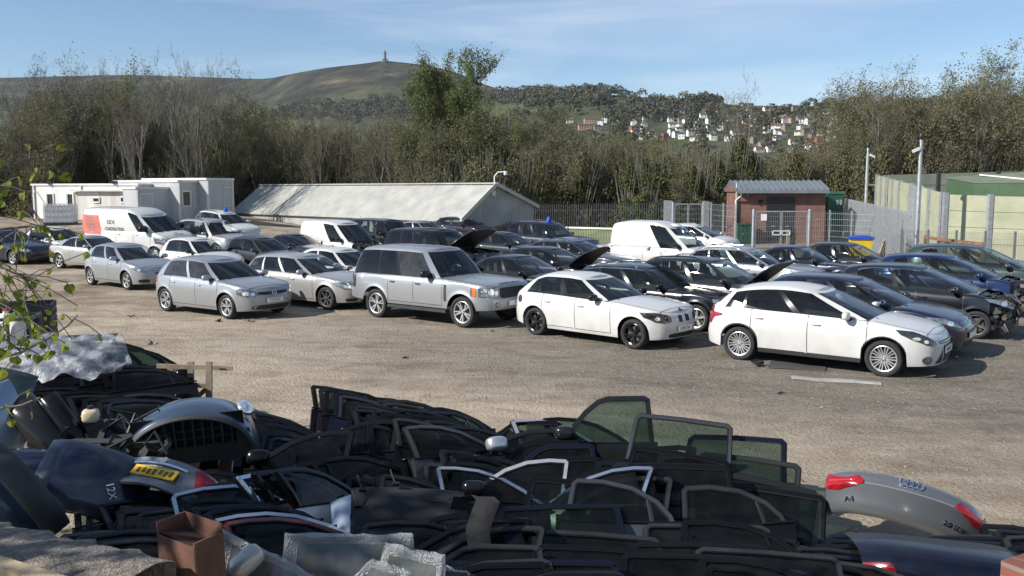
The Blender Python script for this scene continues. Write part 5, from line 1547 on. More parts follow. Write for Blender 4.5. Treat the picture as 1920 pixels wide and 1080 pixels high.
mesh_fence('mesh_fence', [(a_.x, a_.y), (b_.x, b_.y), ((b_.x * 2 + c_.x) / 3, (b_.y * 2 + c_.y) / 3), ((b_.x + c_.x * 2) / 3, (b_.y + c_.y * 2) / 3), (c_.x, c_.y), (d_.x, d_.y)], 1.5, 'low grey wire mesh fence in front of the yellow-green acoustic panels', post=mat('grey_mesh', (0.20, 0.21, 0.21), 0.5, 0.4), step=0.06, wire=0.008)

def acoustic(name, label, posts, m, back, postm=GALV, bands=4, depth=0.12):
    """posts: list of (px, y_top, Y, z_bottom)"""
    t = base(name, None, label, 'fence')
    pts = [(P(px, yt, Y), zb) for px, yt, Y, zb in posts]
    for (p, zb), (q, zq) in zip(pts[:-1], pts[1:]):
        d = (q - p); n = V3((d.y, -d.x, 0)).normalized() * depth
        for k in range(bands):
            f0, f1 = k / bands, (k + 1) / bands - 0.008
            mb = MB()
            A = [V3((p.x, p.y, zb + (p.z - zb) * f0)), V3((q.x, q.y, zq + (q.z - zq) * f0)), V3((q.x, q.y, zq + (q.z - zq) * f1)), V3((p.x, p.y, zb + (p.z - zb) * f1))]
            mb.prism(A, -n)
            mb.build('panel', m, t, None)
    for i, (p, zb) in enumerate(pts):
        w = 0.22 if (i in (0, len(pts) - 1) or len(pts) < 5) else 0.16
        mb = MB(); mb.bar((p.x, p.y - 0.03, zb - 0.4), (p.x, p.y - 0.03, p.z + 0.06), w, 0.2); mb.build('post', postm, t, None)
    return t
acoustic('acoustic_fence', 'tall yellow-green acoustic fence wing running away towards the trees', [(1645, 329, 58, 0.6), (1654, 331.5, 56, 0.6), (1663.5, 334, 54, 0.5), (1675.5, 337, 52, 0.5), (1688, 340, 50.3, 0.4), (1709, 345.5, 48, 0.3)], ACOUSTIC, None, bands=1)
acoustic('acoustic_fence', 'narrow yellow-green acoustic panels just behind the near lamp pole', [(1727, 350, 46.6, 0.2), (1744, 355, 45.4, 0.2), (1767, 362, 43.6, 0.0)], ACOUSTIC, None, bands=1)
acoustic('acoustic_fence', 'broad sunlit yellow-green acoustic fence facing the yard at the right edge', [(1773, 363.5, 43.2, 0), (1857, 366.5, 42, 0), (1960, 369, 40.6, 0), (2070, 371, 39.5, 0)], ACOUSTIC, None, bands=4)
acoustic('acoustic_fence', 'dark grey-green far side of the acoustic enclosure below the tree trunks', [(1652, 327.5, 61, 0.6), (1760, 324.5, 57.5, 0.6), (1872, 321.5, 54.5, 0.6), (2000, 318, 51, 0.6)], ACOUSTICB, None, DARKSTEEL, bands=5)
# steel gate leaf between the two wings
acoustic('acoustic_fence', 'grey steel gate leaf between two acoustic fence wings', [(1711, 346, 47.9, 0.3), (1725, 349.5, 46.8, 0.2)], GALV, None, bands=1)

def build_kiosk2():
    t = base('equipment_container', None, 'green equipment container with a sloping roof inside the acoustic fence', 'container')
    # corner nearest the yard and the two faces leaving it
    c = P(1827, 344, 49); l = P(1776, 335, 53); r = P(1990, 343, 47)
    z0 = 0.2
    bk = l + (r - c)
    mb = MB()
    def face(a, b, za, zb): mb.add([V3((a.x, a.y, z0)), V3((b.x, b.y, z0)), V3((b.x, b.y, zb)), V3((a.x, a.y, za))], [(0, 1, 2, 3)])
    zl = l.z; zc = c.z
    face(l, c, zl, zc); face(c, r, zc, zc); face(r, bk, zc, zl); face(bk, l, zl, zl)
    mb.build('wall', KIOSKGREEN, t, None)
    mb = MB(); q = [V3((p.x, p.y, z + 0.02)) for p, z in ((l, zl), (c, zc), (r, zc), (bk, zl + 0.25))]
    mb.prism(q, (0, 0, 0.06)); mb.build('roof', KIOSKROOF, t, None)
    mb = MB(); mb.bar(q[0] + (q[3] - q[0]) * 0.35 + V3((0, -.6, .1)), q[0] + (q[2] - q[0]) * 0.72 + V3((0, 0, .12)), 0.07); mb.build('roof_batten', WHITEPIPE, t, None)
    mb = MB(); e = l + (c - l) * 0.15; mb.prism([V3((e.x, e.y - .05, 1.6)), V3((e.x + .35, e.y - .3, 1.6)), V3((e.x + .35, e.y - .3, 3.4)), V3((e.x, e.y - .05, 3.4))], (0, -.04, 0)); mb.build('door', GALV, t, None)
build_kiosk2()

def pole(px, ytop, Y, zb, label, cam=True):
    p = P(px, ytop, Y); t = empty('lamp_pole', (p.x, p.y, zb), 0, label, 'pole', 'galvanised camera poles beside the acoustic fence')
    h = p.z - zb
    mb = MB(); mb.tube([(0, 0, 0), (0, 0, h * 0.35), (0, 0, h - 0.25)], [0.105, 0.095, 0.075], 12); mb.build('pole', GALV, t, 60)
    mb = MB(); mb.lathe([(0.0, 0.0), (0.08, -0.02), (0.11, -0.10), (0.10, -0.25), (0.06, -0.30)], 12, c=(0, 0, h)); mb.bar((0, 0, h - 0.3), (-0.1, 0, h - 0.6), 0.07); mb.build('camera_dome', BLACK, t, 40)
    s = -1 if cam else 1
    mb = MB(); mb.box((s * 0.24, -0.05, h - 0.75), (0.32, 0.13, 0.12), 0, Euler((0, s * 0.45, 0)).to_matrix()); mb.bar((0, 0, h - 0.62), (s * 0.15, 0, h - 0.68), 0.05); mb.build('camera_body', WHITEPIPE, t, None)
    if not cam:
        mb = MB(); mb.bar((0, 0, h - 2.4), (0.5, 0, h - 2.42), 0.07); mb.build('bracket', GALV, t, None)
pole(1728, 250, 41.5, 0.05, 'tall galvanised camera pole in front of the yellow-green acoustic panels')
pole(1628, 268, 53, 0.3, 'thinner galvanised camera pole at the far corner of the acoustic fence', False)

# ---- bits and pieces by the fence
p = PG(1850, 480); t = empty('steel_column', (p.x, p.y, ground(p.x, p.y)), 0.2, 'stub of a black steel column standing by the rusty barrier', 'column')
mb = MB(); mb.box((0, -0.09, 0.85), (0.26, 0.03, 1.75)); mb.box((0, 0.09, 0.85), (0.26, 0.03, 1.75)); mb.box((0, 0, 0.85), (0.03, 0.18, 1.75)); mb.build('web', mat('black_steel', (0.03, 0.03, 0.032), 0.6), t, None)
mb = MB(); mb.box((-0.18, 0, 0.82), (0.08, 0.2, 1.7)); mb.build('timber_facing', WOODOLD, t, None)
a_, b_ = PG(1733, 478), PG(1842, 489)
t = base('rusty_barrier', None, 'rusty steel rail barrier in front of the acoustic fence', 'barrier')
mb = MB(); mb.bar(a_ + V3((0, 0, 0.85)), b_ + V3((0, 0, 0.75)), 0.1, 0.14); mb.build('rail', RUST, t, None)
for q, hh in ((a_, 0.95), (b_, 0.85)):
    mb = MB(); mb.bar(q, q + V3((0, 0, hh)), 0.12, 0.1); mb.build('post', RUST, t, None)
def bin_(px, py, rz, body, lid, label):
    p = PG(px, py); t = empty('wheelie_bin', (p.x, p.y, ground(p.x, p.y)), rz, label, 'bin')
    mb = MB(); mb.box((0, 0, 0.55), (0.95, 0.65, 0.85), 0, Matrix.Rotation(math.pi, 3, 'X'), 0.82); mb.build('body', body, t, None)
    mb = MB(); mb.box((0, 0, 1.03), (1.05, 0.75, 0.10)); mb.ellipsoid((0, 0, 1.07), (0.5, 0.36, 0.10), 14, 6); mb.build('lid', lid, t, 40)
    for x in (-.35, .35):
        mb = MB(); mb.lathe([(0, .03), (0.1, .03), (0.1, -.03), (0, -.03)], 12, 'y', c=(x, -0.25, 0.1)); mb.build('wheel', RUBBER, t, 40)
bin_(1612, 489, -0.2, mat('yellow_plastic', (0.62, 0.42, 0.02), 0.45), mat('blue_plastic', (0.02, 0.06, 0.32), 0.4), 'yellow wheeled bin with a blue lid behind the small charcoal car')
t = empty('broken_pallet', PG(1655, 482), 0.4, 'broken timber pallet propped on end beside the pale palisade', 'pallet')
for k in range(5):
    mb = MB(); mb.bar((-0.3 + 0.13 * k, 0, 0.0), (0.15 + 0.13 * k, 0.1, 0.85), 0.08, 0.02); mb.build('slat', WOODOLD, t, None)
mb = MB(); mb.bar((-0.3, 0.03, 0.15), (0.3, 0.03, 0.15), 0.06); mb.bar((0.0, 0.09, 0.7), (0.65, 0.09, 0.7), 0.06); mb.build('rail', WOODOLD, t, None)
p = PG(1481, 462); t = empty('gate_stop', (p.x, p.y, ground(p.x, p.y)), 0, 'short timber post with a black sleeve before the substation gate', 'post')
mb = MB(); mb.box((-0.12, 0, 0.45), (0.16, 0.16, 0.9)); mb.build('timber', WOODOLD, t, None)
mb = MB(); mb.box((0.12, 0, 0.45), (0.28, 0.2, 0.88)); mb.build('sleeve', BLACK, t, None)
# low green roof beyond the yard edge
a_, b_ = P(1062, 428, 56), P(1135, 430, 54)
t = base('low_shed', None, 'low green corrugated roof with a pale gutter below the dark palisade fence', 'shed')
mb = MB(); n_ = 40; G = []
d = (b_ - a_) * 1.25
for k in range(n_ + 1):
    p = a_ + d * (k / n_) + V3((0, 0, 0.03 * (k % 2)))
    G.append([p + V3((0.2, 0, 0)), p + V3((0.0, -3.4, -1.05))])
mb.grid(G, 0, True); mb.build('roof', mat('mossy_roof', (0.13, 0.15, 0.075), 0.8, var=0.3, scale=1.2), t, None)
mb = MB(); mb.bar(a_ + V3((0, 0, 0.05)), a_ + d + V3((0, 0, 0.05)), 0.14, 0.1); mb.build('ridge_cap', WHITEPIPE, t, None)
mb = MB(); mb.prism([a_ + V3((0, 0, -2.6)), a_ + d + V3((0, 0, -2.6)), a_ + d + V3((0, 0, -0.1)), a_ + V3((0, 0, -0.1))], (0, 0.1, 0)); mb.build('wall', CREAM, t, None)
# things on the cars
def marker(car, px, py, lab):
    r_, C = CARS[lab]
    p = r_.matrix_world @ V3((C.gt[1] - 0.35, 0.05, crom(C.roof, C.gt[1] - 0.35) + C.rcrown))
    t = empty('roof_marker', p, 0.6, car, 'marker'); t.scale = (0.75, 0.75, 0.75)
    BL = mat('blue_marker', (0.02, 0.09, 0.60), 0.5, var=0.1)
    mb = MB(); mb.prism([(-0.13, -0.1, 0.0), (0.13, -0.1, 0.0), (0.05, -0.1, 0.27), (-0.05, -0.1, 0.27)], (0, 0.2, 0)); mb.build('body', BL, t, None)
    mb = MB(); mb.box((0, 0, 0.01), (0.34, 0.26, 0.025)); mb.build('foot', BL, t, None)
for lab, ml in (('dark blue off-roader with its tailgate open and a blue marker on the roof', 'blue wedge marker on the roof of the dark blue off-roader'),
                ('dark purple hatchback with a blue marker, below the gable of the metal shed', 'blue wedge marker on the roof of the dark purple hatchback'),
                ('white off-roader with a blue marker on its roof in front of the grey cabin', 'blue wedge marker on the roof of the white off-roader')):
    marker(ml, 0, 0, lab)
r_, C = CARS['plain white panel van with a roof vent near the palisade gates']
mb = MB(); mb.lathe([(0, 0.10), (0.2, 0.09), (0.34, 0.03), (0.36, 0.0)], 20); o = mb.build('roof_vent', WHITEPIPE, r_, 60); o.location = (0.2, 0, 1.83)
# ------------------------------------------------------------------ hills, woods, village
SKY = [(-700, 165, 2600), (-300, 160, 2600), (60, 150, 2600), (250, 146, 2600), (430, 151, 2500), (500, 153, 2250), (560, 143, 2050), (620, 133, 1950), (690, 125, 1900), (712, 122, 1880), (727, 120, 1880), (742, 122, 1880), (770, 124.5, 1900),
       (820, 132, 1900), (860, 143, 1880), (910, 163, 1700), (960, 176, 1250), (1090, 178, 1150), (1200, 186, 1100), (1300, 189, 1050), (1345, 198, 1000), (1450, 202, 1000), (1560, 202, 950), (1920, 202, 900), (2300, 196, 900), (2700, 190, 900)]
def sky_at(px):
    if px not in SKYC:
        f = lambda q: (crom([(a, b) for a, b, c in SKY], q), crom([(a, c) for a, b, c in SKY], q))
        L = [f(px + d) for d in range(-60, 61, 12)]; n = [f(px + d) for d in (-8, 0, 8)]
        SKYC[px] = (sum(q[0] for q in n) / 3, sum(q[1] for q in L) / len(L))
    return SKYC[px]
SKYC = {}
def terrain(px, Y):
    ys, Rs = sky_at(px)
    es = (355 - ys) / FPX
    e0 = -11.0 / 150
    k = min(1.0, max(0.0, (Y - 150) / (Rs - 150)))
    # gently stepped slope: rises early, eases, then climbs to the crest
    f = 0.42 * k ** 0.45 + 0.58 * k ** 1.15
    bump = 0.004 * math.sin(px * 0.013 + Y * 0.004) * math.sin(Y * 0.006 + 1) * (k * (1 - k) * 4)
    e = e0 + (es - e0) * f + bump
    z = CAMZ + e * Y
    if Y > Rs: z = CAMZ + es * Rs - 0.10 * (Y - Rs)
    return z
def TP(px, Y): return V3(((px - 960) / FPX * Y, Y, terrain(px, Y)))

def build_terrain():
    pxs = sorted(set(list(range(-700, 2701, 20)) + list(range(680, 780, 6))))
    ks = [0, .01, .025, .045, .07, .1, .14, .18, .23, .28, .34, .4, .46, .52, .58, .64, .7, .75, .8, .84, .88, .91, .94, .965, .985, 1.0]
    rows = lambda px: [150 + k * (sky_at(px)[1] - 150) for k in ks] + [sky_at(px)[1] + d for d in (25, 90, 250)]
    mb = MB(); mb.grid([[TP(px, Y) for Y in rows(px)] for px in pxs])
    m, nt, b = nodes_of('moor_and_fields')
    tc = N(nt, "ShaderNodeTexCoord")
    def noise(sc, det=6, rough=0.6, dist=0.0):
        n = N(nt, "ShaderNodeTexNoise", Scale=sc, Detail=float(det), Roughness=rough, Distortion=dist); nt.links.new(tc.outputs["Object"], n.inputs["Vector"]); return n.outputs["Fac"]
    moor = ramp(nt, noise(0.006, 8, 0.7, 0.6), [(0.36, (0.020, 0.020, 0.014)), (0.47, (0.042, 0.040, 0.025)), (0.56, (0.065, 0.062, 0.036)), (0.68, (0.17, 0.14, 0.09))])
    # fields: voronoi patches of greens with dark hedges
    vo = N(nt, "ShaderNodeTexVoronoi", Scale=0.011, feature='F1'); nt.links.new(tc.outputs["Object"], vo.inputs["Vector"])
    fg = ramp(nt, vo.outputs["Color"], [(0.0, (0.050, 0.058, 0.028)), (0.5, (0.07, 0.08, 0.036)), (1.0, (0.085, 0.085, 0.05))])
    # which is which: height above the valley
    sp = N(nt, "ShaderNodeSeparateXYZ"); nt.links.new(tc.outputs["Object"], sp.inputs[0])
    mA = N(nt, "ShaderNodeMath", operation='MULTIPLY_ADD'); nt.links.new(noise(0.0035, 4, 0.55, 0.5), mA.inputs[0]); mA.inputs[1].default_value = 170.0; nt.links.new(sp.outputs["Z"], mA.inputs[2])
    mr = N(nt, "ShaderNodeMapRange"); mr.inputs["From Min"].default_value = 235.0; mr.inputs["From Max"].default_value = 275.0; nt.links.new(mA.outputs[0], mr.inputs[0])
    mx = N(nt, "ShaderNodeMix", data_type='RGBA'); nt.links.new(mr.outputs[0], mx.inputs[0]); nt.links.new(fg, mx.inputs[6]); nt.links.new(moor, mx.inputs[7])
    n2 = ramp(nt, noise(0.05, 6, 0.7), [(0.3, (0.5, 0.5, 0.5)), (0.7, (1.35, 1.35, 1.35))])
    m2 = N(nt, "ShaderNodeMix", data_type='RGBA', blend_type='MULTIPLY'); m2.inputs[0].default_value = 0.95; nt.links.new(mx.outputs[2], m2.inputs[6]); nt.links.new(n2, m2.inputs[7])
    nt.links.new(m2.outputs[2], b.inputs["Base Color"]); b.inputs["Roughness"].default_value = 0.95; b.inputs["Specular IOR Level"].default_value = 0.1
    tag(mb.build('hills', m, None, 180), kind='structure')
build_terrain()

def leafmat(name, cols, trans=0.25):
    """foliage: colour differs from leaf to leaf"""
    if name in MATS: return MATS[name]
    m, nt, b = nodes_of(name)
    g = N(nt, "ShaderNodeNewGeometry")
    nt.links.new(ramp(nt, g.outputs["Random Per Island"], [(i / max(1, len(cols) - 1), c) for i, c in enumerate(cols)]), b.inputs["Base Color"])
    b.inputs["Roughness"].default_value = 0.75; b.inputs["Specular IOR Level"].default_value = 0.2
    if trans:
        out = nt.nodes["Material Output"]
        tl = N(nt, "ShaderNodeBsdfTranslucent"); nt.links.new(b.inputs["Base Color"].links[0].from_socket, tl.inputs[0])
        mx = N(nt, "ShaderNodeMixShader"); mx.inputs[0].default_value = trans
        nt.links.new(b.outputs[0], mx.inputs[1]); nt.links.new(tl.outputs[0], mx.inputs[2]); nt.links.new(mx.outputs[0], out.inputs[0])
    MATS[name] = m
    return m
WOODCOLS = [(0.050, 0.058, 0.028), (0.085, 0.078, 0.046), (0.11, 0.092, 0.064), (0.070, 0.085, 0.036), (0.036, 0.046, 0.024)]
def clump(mb, c, r, n, rr, squash=0.85, mi=0, s=None):
    s = s or r * 0.15
    for k in range(n):
        th = rr.uniform(0, 2 * math.pi); u = rr.uniform(-0.35, 1); q = math.sqrt(max(0, 1 - u * u)) ; k_ = rr.uniform(0.72, 1.05)
        p = V3((c[0] + r * k_ * q * math.cos(th), c[1] + r * k_ * q * math.sin(th), c[2] + r * squash * k_ * u))
        nrm = V3((q * math.cos(th), q * math.sin(th), u)) + V3((rr.uniform(-.7, .7), rr.uniform(-.7, .7), rr.uniform(-.7, .7)))
        nrm.normalize(); t = nrm.orthogonal().normalized(); b = nrm.cross(t)
        a0 = rr.uniform(0, 6.28); ss = s * rr.uniform(0.6, 1.3)
        vs = []
        for j in range(4):
            a = a0 + j * 1.571; w = ss * rr.uniform(0.7, 1.2)
            vs.append(p + t * (w * math.cos(a)) + b * (w * math.sin(a)))
        mb.add(vs, [(0, 1, 2, 3)], mi)

HSPOTS = []
def build_woods():
    rr = random.Random(21)
    hr = random.Random(8)
    for k in range(900):
        px, y = hr.uniform(1060, 1600), hr.uniform(204, 290)
        if px < 1180 and not (232 < y < 250): continue
        if px < 1400 and y > 268: continue
        if any(abs(px - a) < 9 and abs(y - b) < 5 for a, b, c in HSPOTS): continue
        Y = 330
        while Y < 1080 and 355 - (terrain(px, Y) - CAMZ) / Y * FPX > y: Y += 6
        HSPOTS.append((px, y, Y))
        if len(HSPOTS) >= 125: break
    HSPOTS.extend([(1178, 219, 760), (1241, 208, 820), (1136, 191, 960), (1104, 190, 960), (1216, 205, 840)])
    def wood(name, spots, cols, label):
        mb = MB()
        for px, Y, r in spots:
            if any(abs(px - a) < 4.5 and c - 50 < Y < c + 4 for a, b, c in HSPOTS): continue
            p = TP(px, Y); clump(mb, (p.x, p.y, p.z + r * 0.75), r, 170 if Y < 500 else 120, rr)
        o = mb.build(name, leafmat(name + '_leaf', cols, 0.0), None, None)
        tag(o, label, 'woods', kind='stuff')
    def at_row(px, y):
        Y = 330
        while Y < 1700 and 355 - (terrain(px, Y) - CAMZ) / Y * FPX > y: Y += 8
        return Y
    # crest and slopes on the right
    sp = [(px, at_row(px, rr.uniform(181, 204)), rr.uniform(5, 9)) for px in np.arange(872, 1135, 1.6)]
    for px in np.arange(880, 1345, 4.2): sp.append((px, rr.uniform(1000, 1140) if px < 1200 else rr.uniform(960, 1060), rr.uniform(5, 9)))
    for px in np.arange(1130, 1340, 2.6): sp.append((px, rr.uniform(900, 1000), rr.uniform(5, 9)))
    for px in np.arange(1340, 2500, 4.0): sp.append((px, rr.uniform(850, 960), rr.uniform(5, 8)))
    for k in range(760):
        px = rr.uniform(880, 2000); Y = rr.uniform(330, 900)
        if 1090 < px < 1600 and 420 < Y < 820 and rr.random() < 0.42: continue
        if 1000 < px < 1130 and 860 < Y: continue
        sp.append((px, Y, rr.uniform(4.0, 7.5)))
    wood('hillside_woods', sp, [tuple(c * 0.9 for c in q) for q in WOODCOLS], 'dark woods covering the hillside round the village')
    sp = []
    for k in range(420):
        px = rr.uniform(400, 800); y = rr.uniform(172, 232)
        if 540 < px < 760 and y < 196 + 8 * math.sin(px * 0.05): continue
        sp.append((px, at_row(px, y), rr.uniform(5, 9)))
    for k in range(700):
        px = rr.uniform(-500, 900); Y = 330 + 900 * rr.random() ** 1.3
        if 520 < px < 800 and Y > 1050 and rr.random() < 0.8: continue
        sp.append((px, Y, rr.uniform(5, 8.5)))
    wood('hillside_woods', sp, [(0.050, 0.050, 0.034), (0.085, 0.074, 0.054), (0.10, 0.086, 0.066), (0.06, 0.068, 0.034)], 'brown woods on the slope below the moorland ridge and tower')
    sp = []
    for k in range(520):
        sp.append((rr.uniform(-400, 2400), rr.uniform(150, 330), rr.uniform(3.0, 5.5)))
    wood('valley_trees', sp, WOODCOLS, 'olive mass of valley trees between the yard and the hills')
build_woods()

def build_tower():
    p = TP(727, 1880); t = empty('hilltop_tower', (p.x, p.y, p.z - 1), 0.2, 'stone octagonal tower with a lantern top on the summit of the hill', 'tower'); t.scale = (0.78, 0.78, 0.78)
    st = mat('dark_stone', (0.13, 0.12, 0.105), 0.9, var=0.3, scale=0.4)
    def octo(prof, name, par=t):
        mb = MB(); mb.lathe(prof, 8); return mb.build(name, st, par, None)
    octo([(9.5, 0), (9.0, 2.0), (0, 2.0)], 'plinth')
    octo([(4.3, 2), (4.0, 10), (3.3, 10.4), (3.0, 23.5), (4.0, 24.2), (4.0, 26.2), (3.4, 26.2), (0, 26.2)], 'shaft')
    for k in range(8):
        a = k * math.pi / 4 + math.pi / 8; mb = MB()
        c, s = math.cos(a), math.sin(a)
        mb.box((6.6 * c, 6.6 * s, 5.5), (1.6, 1.3, 8.5), 0, Matrix.Rotation(a, 3, 'Z'), 0.8); mb.bar((6.4 * c, 6.4 * s, 9), (3.6 * c, 3.6 * s, 10.2), 1.1); mb.build('buttress', st, t, None)
    octo([(1.9, 26.2), (1.8, 29), (2.2, 29.2), (0.4, 31.6), (0.25, 34), (0, 34)], 'lantern')
build_tower()

def build_village():
    GRPH = 'village houses on the far hillside'
    HW = mat('white_render', (0.66, 0.65, 0.60), 0.8, var=0.08, scale=0.5)
    HB = mat('red_house_brick', (0.27, 0.10, 0.065), 0.85, var=0.15, scale=0.5)
    HS = mat('sandstone', (0.23, 0.19, 0.145), 0.9, var=0.2, scale=0.5)
    HP = mat('buff_brick', (0.38, 0.27, 0.19), 0.9, var=0.15, scale=0.5)
    SL = mat('slate_roof', (0.055, 0.055, 0.062), 0.6, var=0.25, scale=0.6)
    TR = mat('brown_tile_roof', (0.10, 0.055, 0.042), 0.8, var=0.25, scale=0.6)
    def house(w, d, h, rh, wm, rm, chim=True, nwin=2):
        t = empty('house')
        mb = MB()
        mb.box((0, 0, h / 2 - 2), (w, d, h + 4))
        mb.add([(-w / 2, -d / 2, h), (-w / 2, d / 2, h), (-w / 2, 0, h + rh)], [(0, 2, 1)]); mb.add([(w / 2, -d / 2, h), (w / 2, d / 2, h), (w / 2, 0, h + rh)], [(0, 1, 2)])
        mb.build('wall', wm, t, None)
        mb = MB(); o = 0.35
        for s in (-1, 1):
            e = V3((0, s * (d / 2 + o), h - o * rh / (d / 2))); r = V3((0, 0, h + rh))
            q = [e + V3((-w / 2 - o, 0, 0)), e + V3((w / 2 + o, 0, 0)), r + V3((w / 2 + o, 0, 0)), r + V3((-w / 2 - o, 0, 0))]
            mb.prism(q, (0, 0, 0.22))
        rf = mb.build('roof', rm, t, None)
        if chim:
            mb = MB(); mb.box((w * 0.32, 0, h + rh + 0.5), (0.9, 0.7, 1.8)); mb.build('chimney', wm, rf, None)
        for s in (-1, 1):
            for fl in range(2 if h > 4 else 1):
                for k in range(nwin):
                    mb = MB(); x = (k - (nwin - 1) / 2) * w / nwin; mb.box((x, s * (d / 2 + 0.02), 1.5 + fl * 2.7), (1.5, 0.08, 1.25)); mb.build('window', PANEDARK, t, None)
        return t
    kinds = [
        (house(9, 8, 5.2, 2.6, HW, SL), 'white rendered house with a slate roof among the hillside trees'),
        (house(9, 8, 5.2, 2.6, HB, SL), 'red brick house with a dark roof among the hillside trees'),
        (house(20, 8, 5.2, 2.4, HP, TR, True, 5), 'terrace of buff brick houses with brown tiled roofs on the hillside'),
        (house(11, 8, 3.0, 2.6, HW, TR), 'white bungalow with a brown tiled roof on the hillside'),
        (house(10, 8, 5.2, 2.6, HS, SL), 'grey stone house with a slate roof on the hillside'),
    ]
    used = [0] * len(kinds)
    def put(k, px, y, rz, lab=None, sc=1.0):
        # find the distance at which the slope is seen at photo row y
        Y = 330
        while Y < 1080 and 355 - (terrain(px, Y) - CAMZ) / Y * FPX > y: Y += 6
        p = TP(px, Y)
        t0, l0 = kinds[k]
        o = t0 if not used[k] else copy_tree(t0)
        used[k] = 1
        o.location = (p.x, p.y, p.z + 1.0); o.rotation_euler = (0, 0, rz); o.scale = (sc * 0.62,) * 3
        tag(o, lab or l0, 'house', GRPH)
    rr = random.Random(8)
    put(1, 1178, 219, 1.4, 'bright red brick house standing clear of the trees at the left of the village', 1.25)
    put(0, 1241, 208, 1.5, 'white gable-ended house above the village with slate roof', 1.2)
    put(4, 1136, 191, 0.1, 'stone farmhouse with pale gable below the wooded crest', 1.4)
    put(3, 1104, 190, 0.1, 'long white farm bungalow beside the stone farmhouse below the wooded crest', 1.3)
    put(1, 1216, 205, 1.4, 'red brick house with pale doorway left of the white gable-ended house', 1.0)
    put(0, 1202, 247, 1.5, 'small white gable low on the village slope, half hidden by trees', 0.9)
    spots = [(a, b) for a, b, c in HSPOTS[:-5]]
    for i, (px, y) in enumerate(spots):
        k = rr.choice((0, 0, 0, 0, 3, 3, 3, 4, 1, 2, 4))
        put(k, px, y, rr.choice((0.25, 0.4, 1.75, 1.9, 0.1, -0.3)))
build_village()

# ------------------------------------------------------------------ trees round the yard
def make_tree(seed, h, spread, kind):
    """returns (trunk mesh, crown mesh): skeleton of limbs, twigs and small leaves"""
    rr = random.Random(seed)
    wood, crown = MB(), MB()
    tips = []
    def limb(p, d, L, r, depth):
        n = 4 if depth < 2 else 3
        pts, rs = [p], [r]
        q, dd = V3(p), V3(d).normalized()
        for i in range(n):
            dd = (dd + V3((rr.uniform(-1, 1), rr.uniform(-1, 1), rr.uniform(-0.5, 0.9))) * (0.13 + 0.05 * depth) + V3((0, 0, 0.05))).normalized()
            q = q + dd * (L / n); pts.append(q); rs.append(r * (1 - 0.62 * (i + 1) / n))
        if depth < 3: wood.tube(pts, rs, 6 if depth == 0 else (5 if depth == 1 else 3), cap=False)
        else: crown.tube(pts, rs, 3, mi=1, cap=False)
        if depth >= 2:
            for a in pts[1:]: tips.append((a, dd))
        if depth >= 4: return
        nb = {0: rr.randint(7, 10), 1: rr.randint(4, 6), 2: rr.randint(4, 6), 3: rr.randint(2, 4)}[depth]
        for k in range(nb):
            t = rr.uniform(0.30 if depth == 0 else 0.15, 1.0)
            i = min(n - 1, int(t * n)); f = t * n - i
            s = pts[i] + (pts[i + 1] - pts[i]) * f
            ang = rr.uniform(0, 2 * math.pi); tilt = rr.uniform(0.35, 0.95) * spread
            a0 = dd.orthogonal().normalized(); b0 = dd.cross(a0)
            nd = (dd * math.cos(tilt) + (a0 * math.cos(ang) + b0 * math.sin(ang)) * math.sin(tilt) + V3((0, 0, 0.22))).normalized()
            limb(s, nd, L * rr.uniform(0.34, 0.56) * (1.15 - 0.45 * t if depth == 0 else 1), max(0.007, r * (1 - 0.6 * t) * rr.uniform(0.4, 0.6)), depth + 1)
    stems = {'multi': 3, 'bare': 1, 'bud': 2, 'green': 3, 'fluff': 3}.get(kind, 1)
    for s in range(stems):
        a = rr.uniform(0, 6.28); off = 0.0 if stems == 1 else rr.uniform(0.2, 0.7)
        limb(V3((off * math.cos(a), off * math.sin(a), 0)), V3((0.22 * off * math.cos(a), 0.22 * off * math.sin(a), 1)), h * rr.uniform(0.78, 1.0), 0.016 * h * (1 if stems == 1 else 0.72), 0)
    dens = {'bare': 0.3, 'multi': 0.5, 'bud': 2.2, 'green': 4.2, 'fluff': 1.4}[kind]
    size = {'bare': 0.04, 'multi': 0.05, 'bud': 0.058, 'green': 0.075, 'fluff': 0.055}[kind]
    for p, d in tips:
        for k in range(int(dens) + (1 if rr.random() < dens % 1 else 0)):
            c = p + V3((rr.gauss(0, 0.22), rr.gauss(0, 0.22), rr.gauss(0, 0.2)))
            nn = V3((rr.uniform(-1, 1), rr.uniform(-1, 1), rr.uniform(-0.6, 1))).normalized(); t = nn.orthogonal().normalized(); b = nn.cross(t)
            w = size * rr.uniform(0.6, 1.5)
            crown.add([c + t * w, c + b * w * 0.7, c - t * w, c - b * w * 0.7], [(0, 1, 2, 3)], 0)
    return wood, crown

BARK = mat('grey_bark', (0.105, 0.093, 0.078), 0.9, var=0.35, scale=2.5, vert=True)
BARKD = mat('dark_bark', (0.085, 0.075, 0.062), 0.9, var=0.35, scale=2.5, vert=True)
TWIG = mat('twig', (0.14, 0.125, 0.10), 0.9, var=0.3, scale=1.5)
L_OLIVE = leafmat('olive_bud', [(0.13, 0.15, 0.05), (0.19, 0.20, 0.08), (0.15, 0.145, 0.07), (0.11, 0.135, 0.04)])
L_BROWN = leafmat('brown_bud', [(0.135, 0.125, 0.070), (0.19, 0.175, 0.10), (0.115, 0.125, 0.050), (0.175, 0.155, 0.095)])
L_GREEN = leafmat('fresh_leaf', [(0.08, 0.11, 0.04), (0.12, 0.15, 0.055), (0.16, 0.175, 0.075), (0.06, 0.085, 0.03)])
L_IVY = leafmat('ivy_leaf', [(0.025, 0.05, 0.018), (0.045, 0.07, 0.024), (0.08, 0.095, 0.03), (0.14, 0.15, 0.05)])
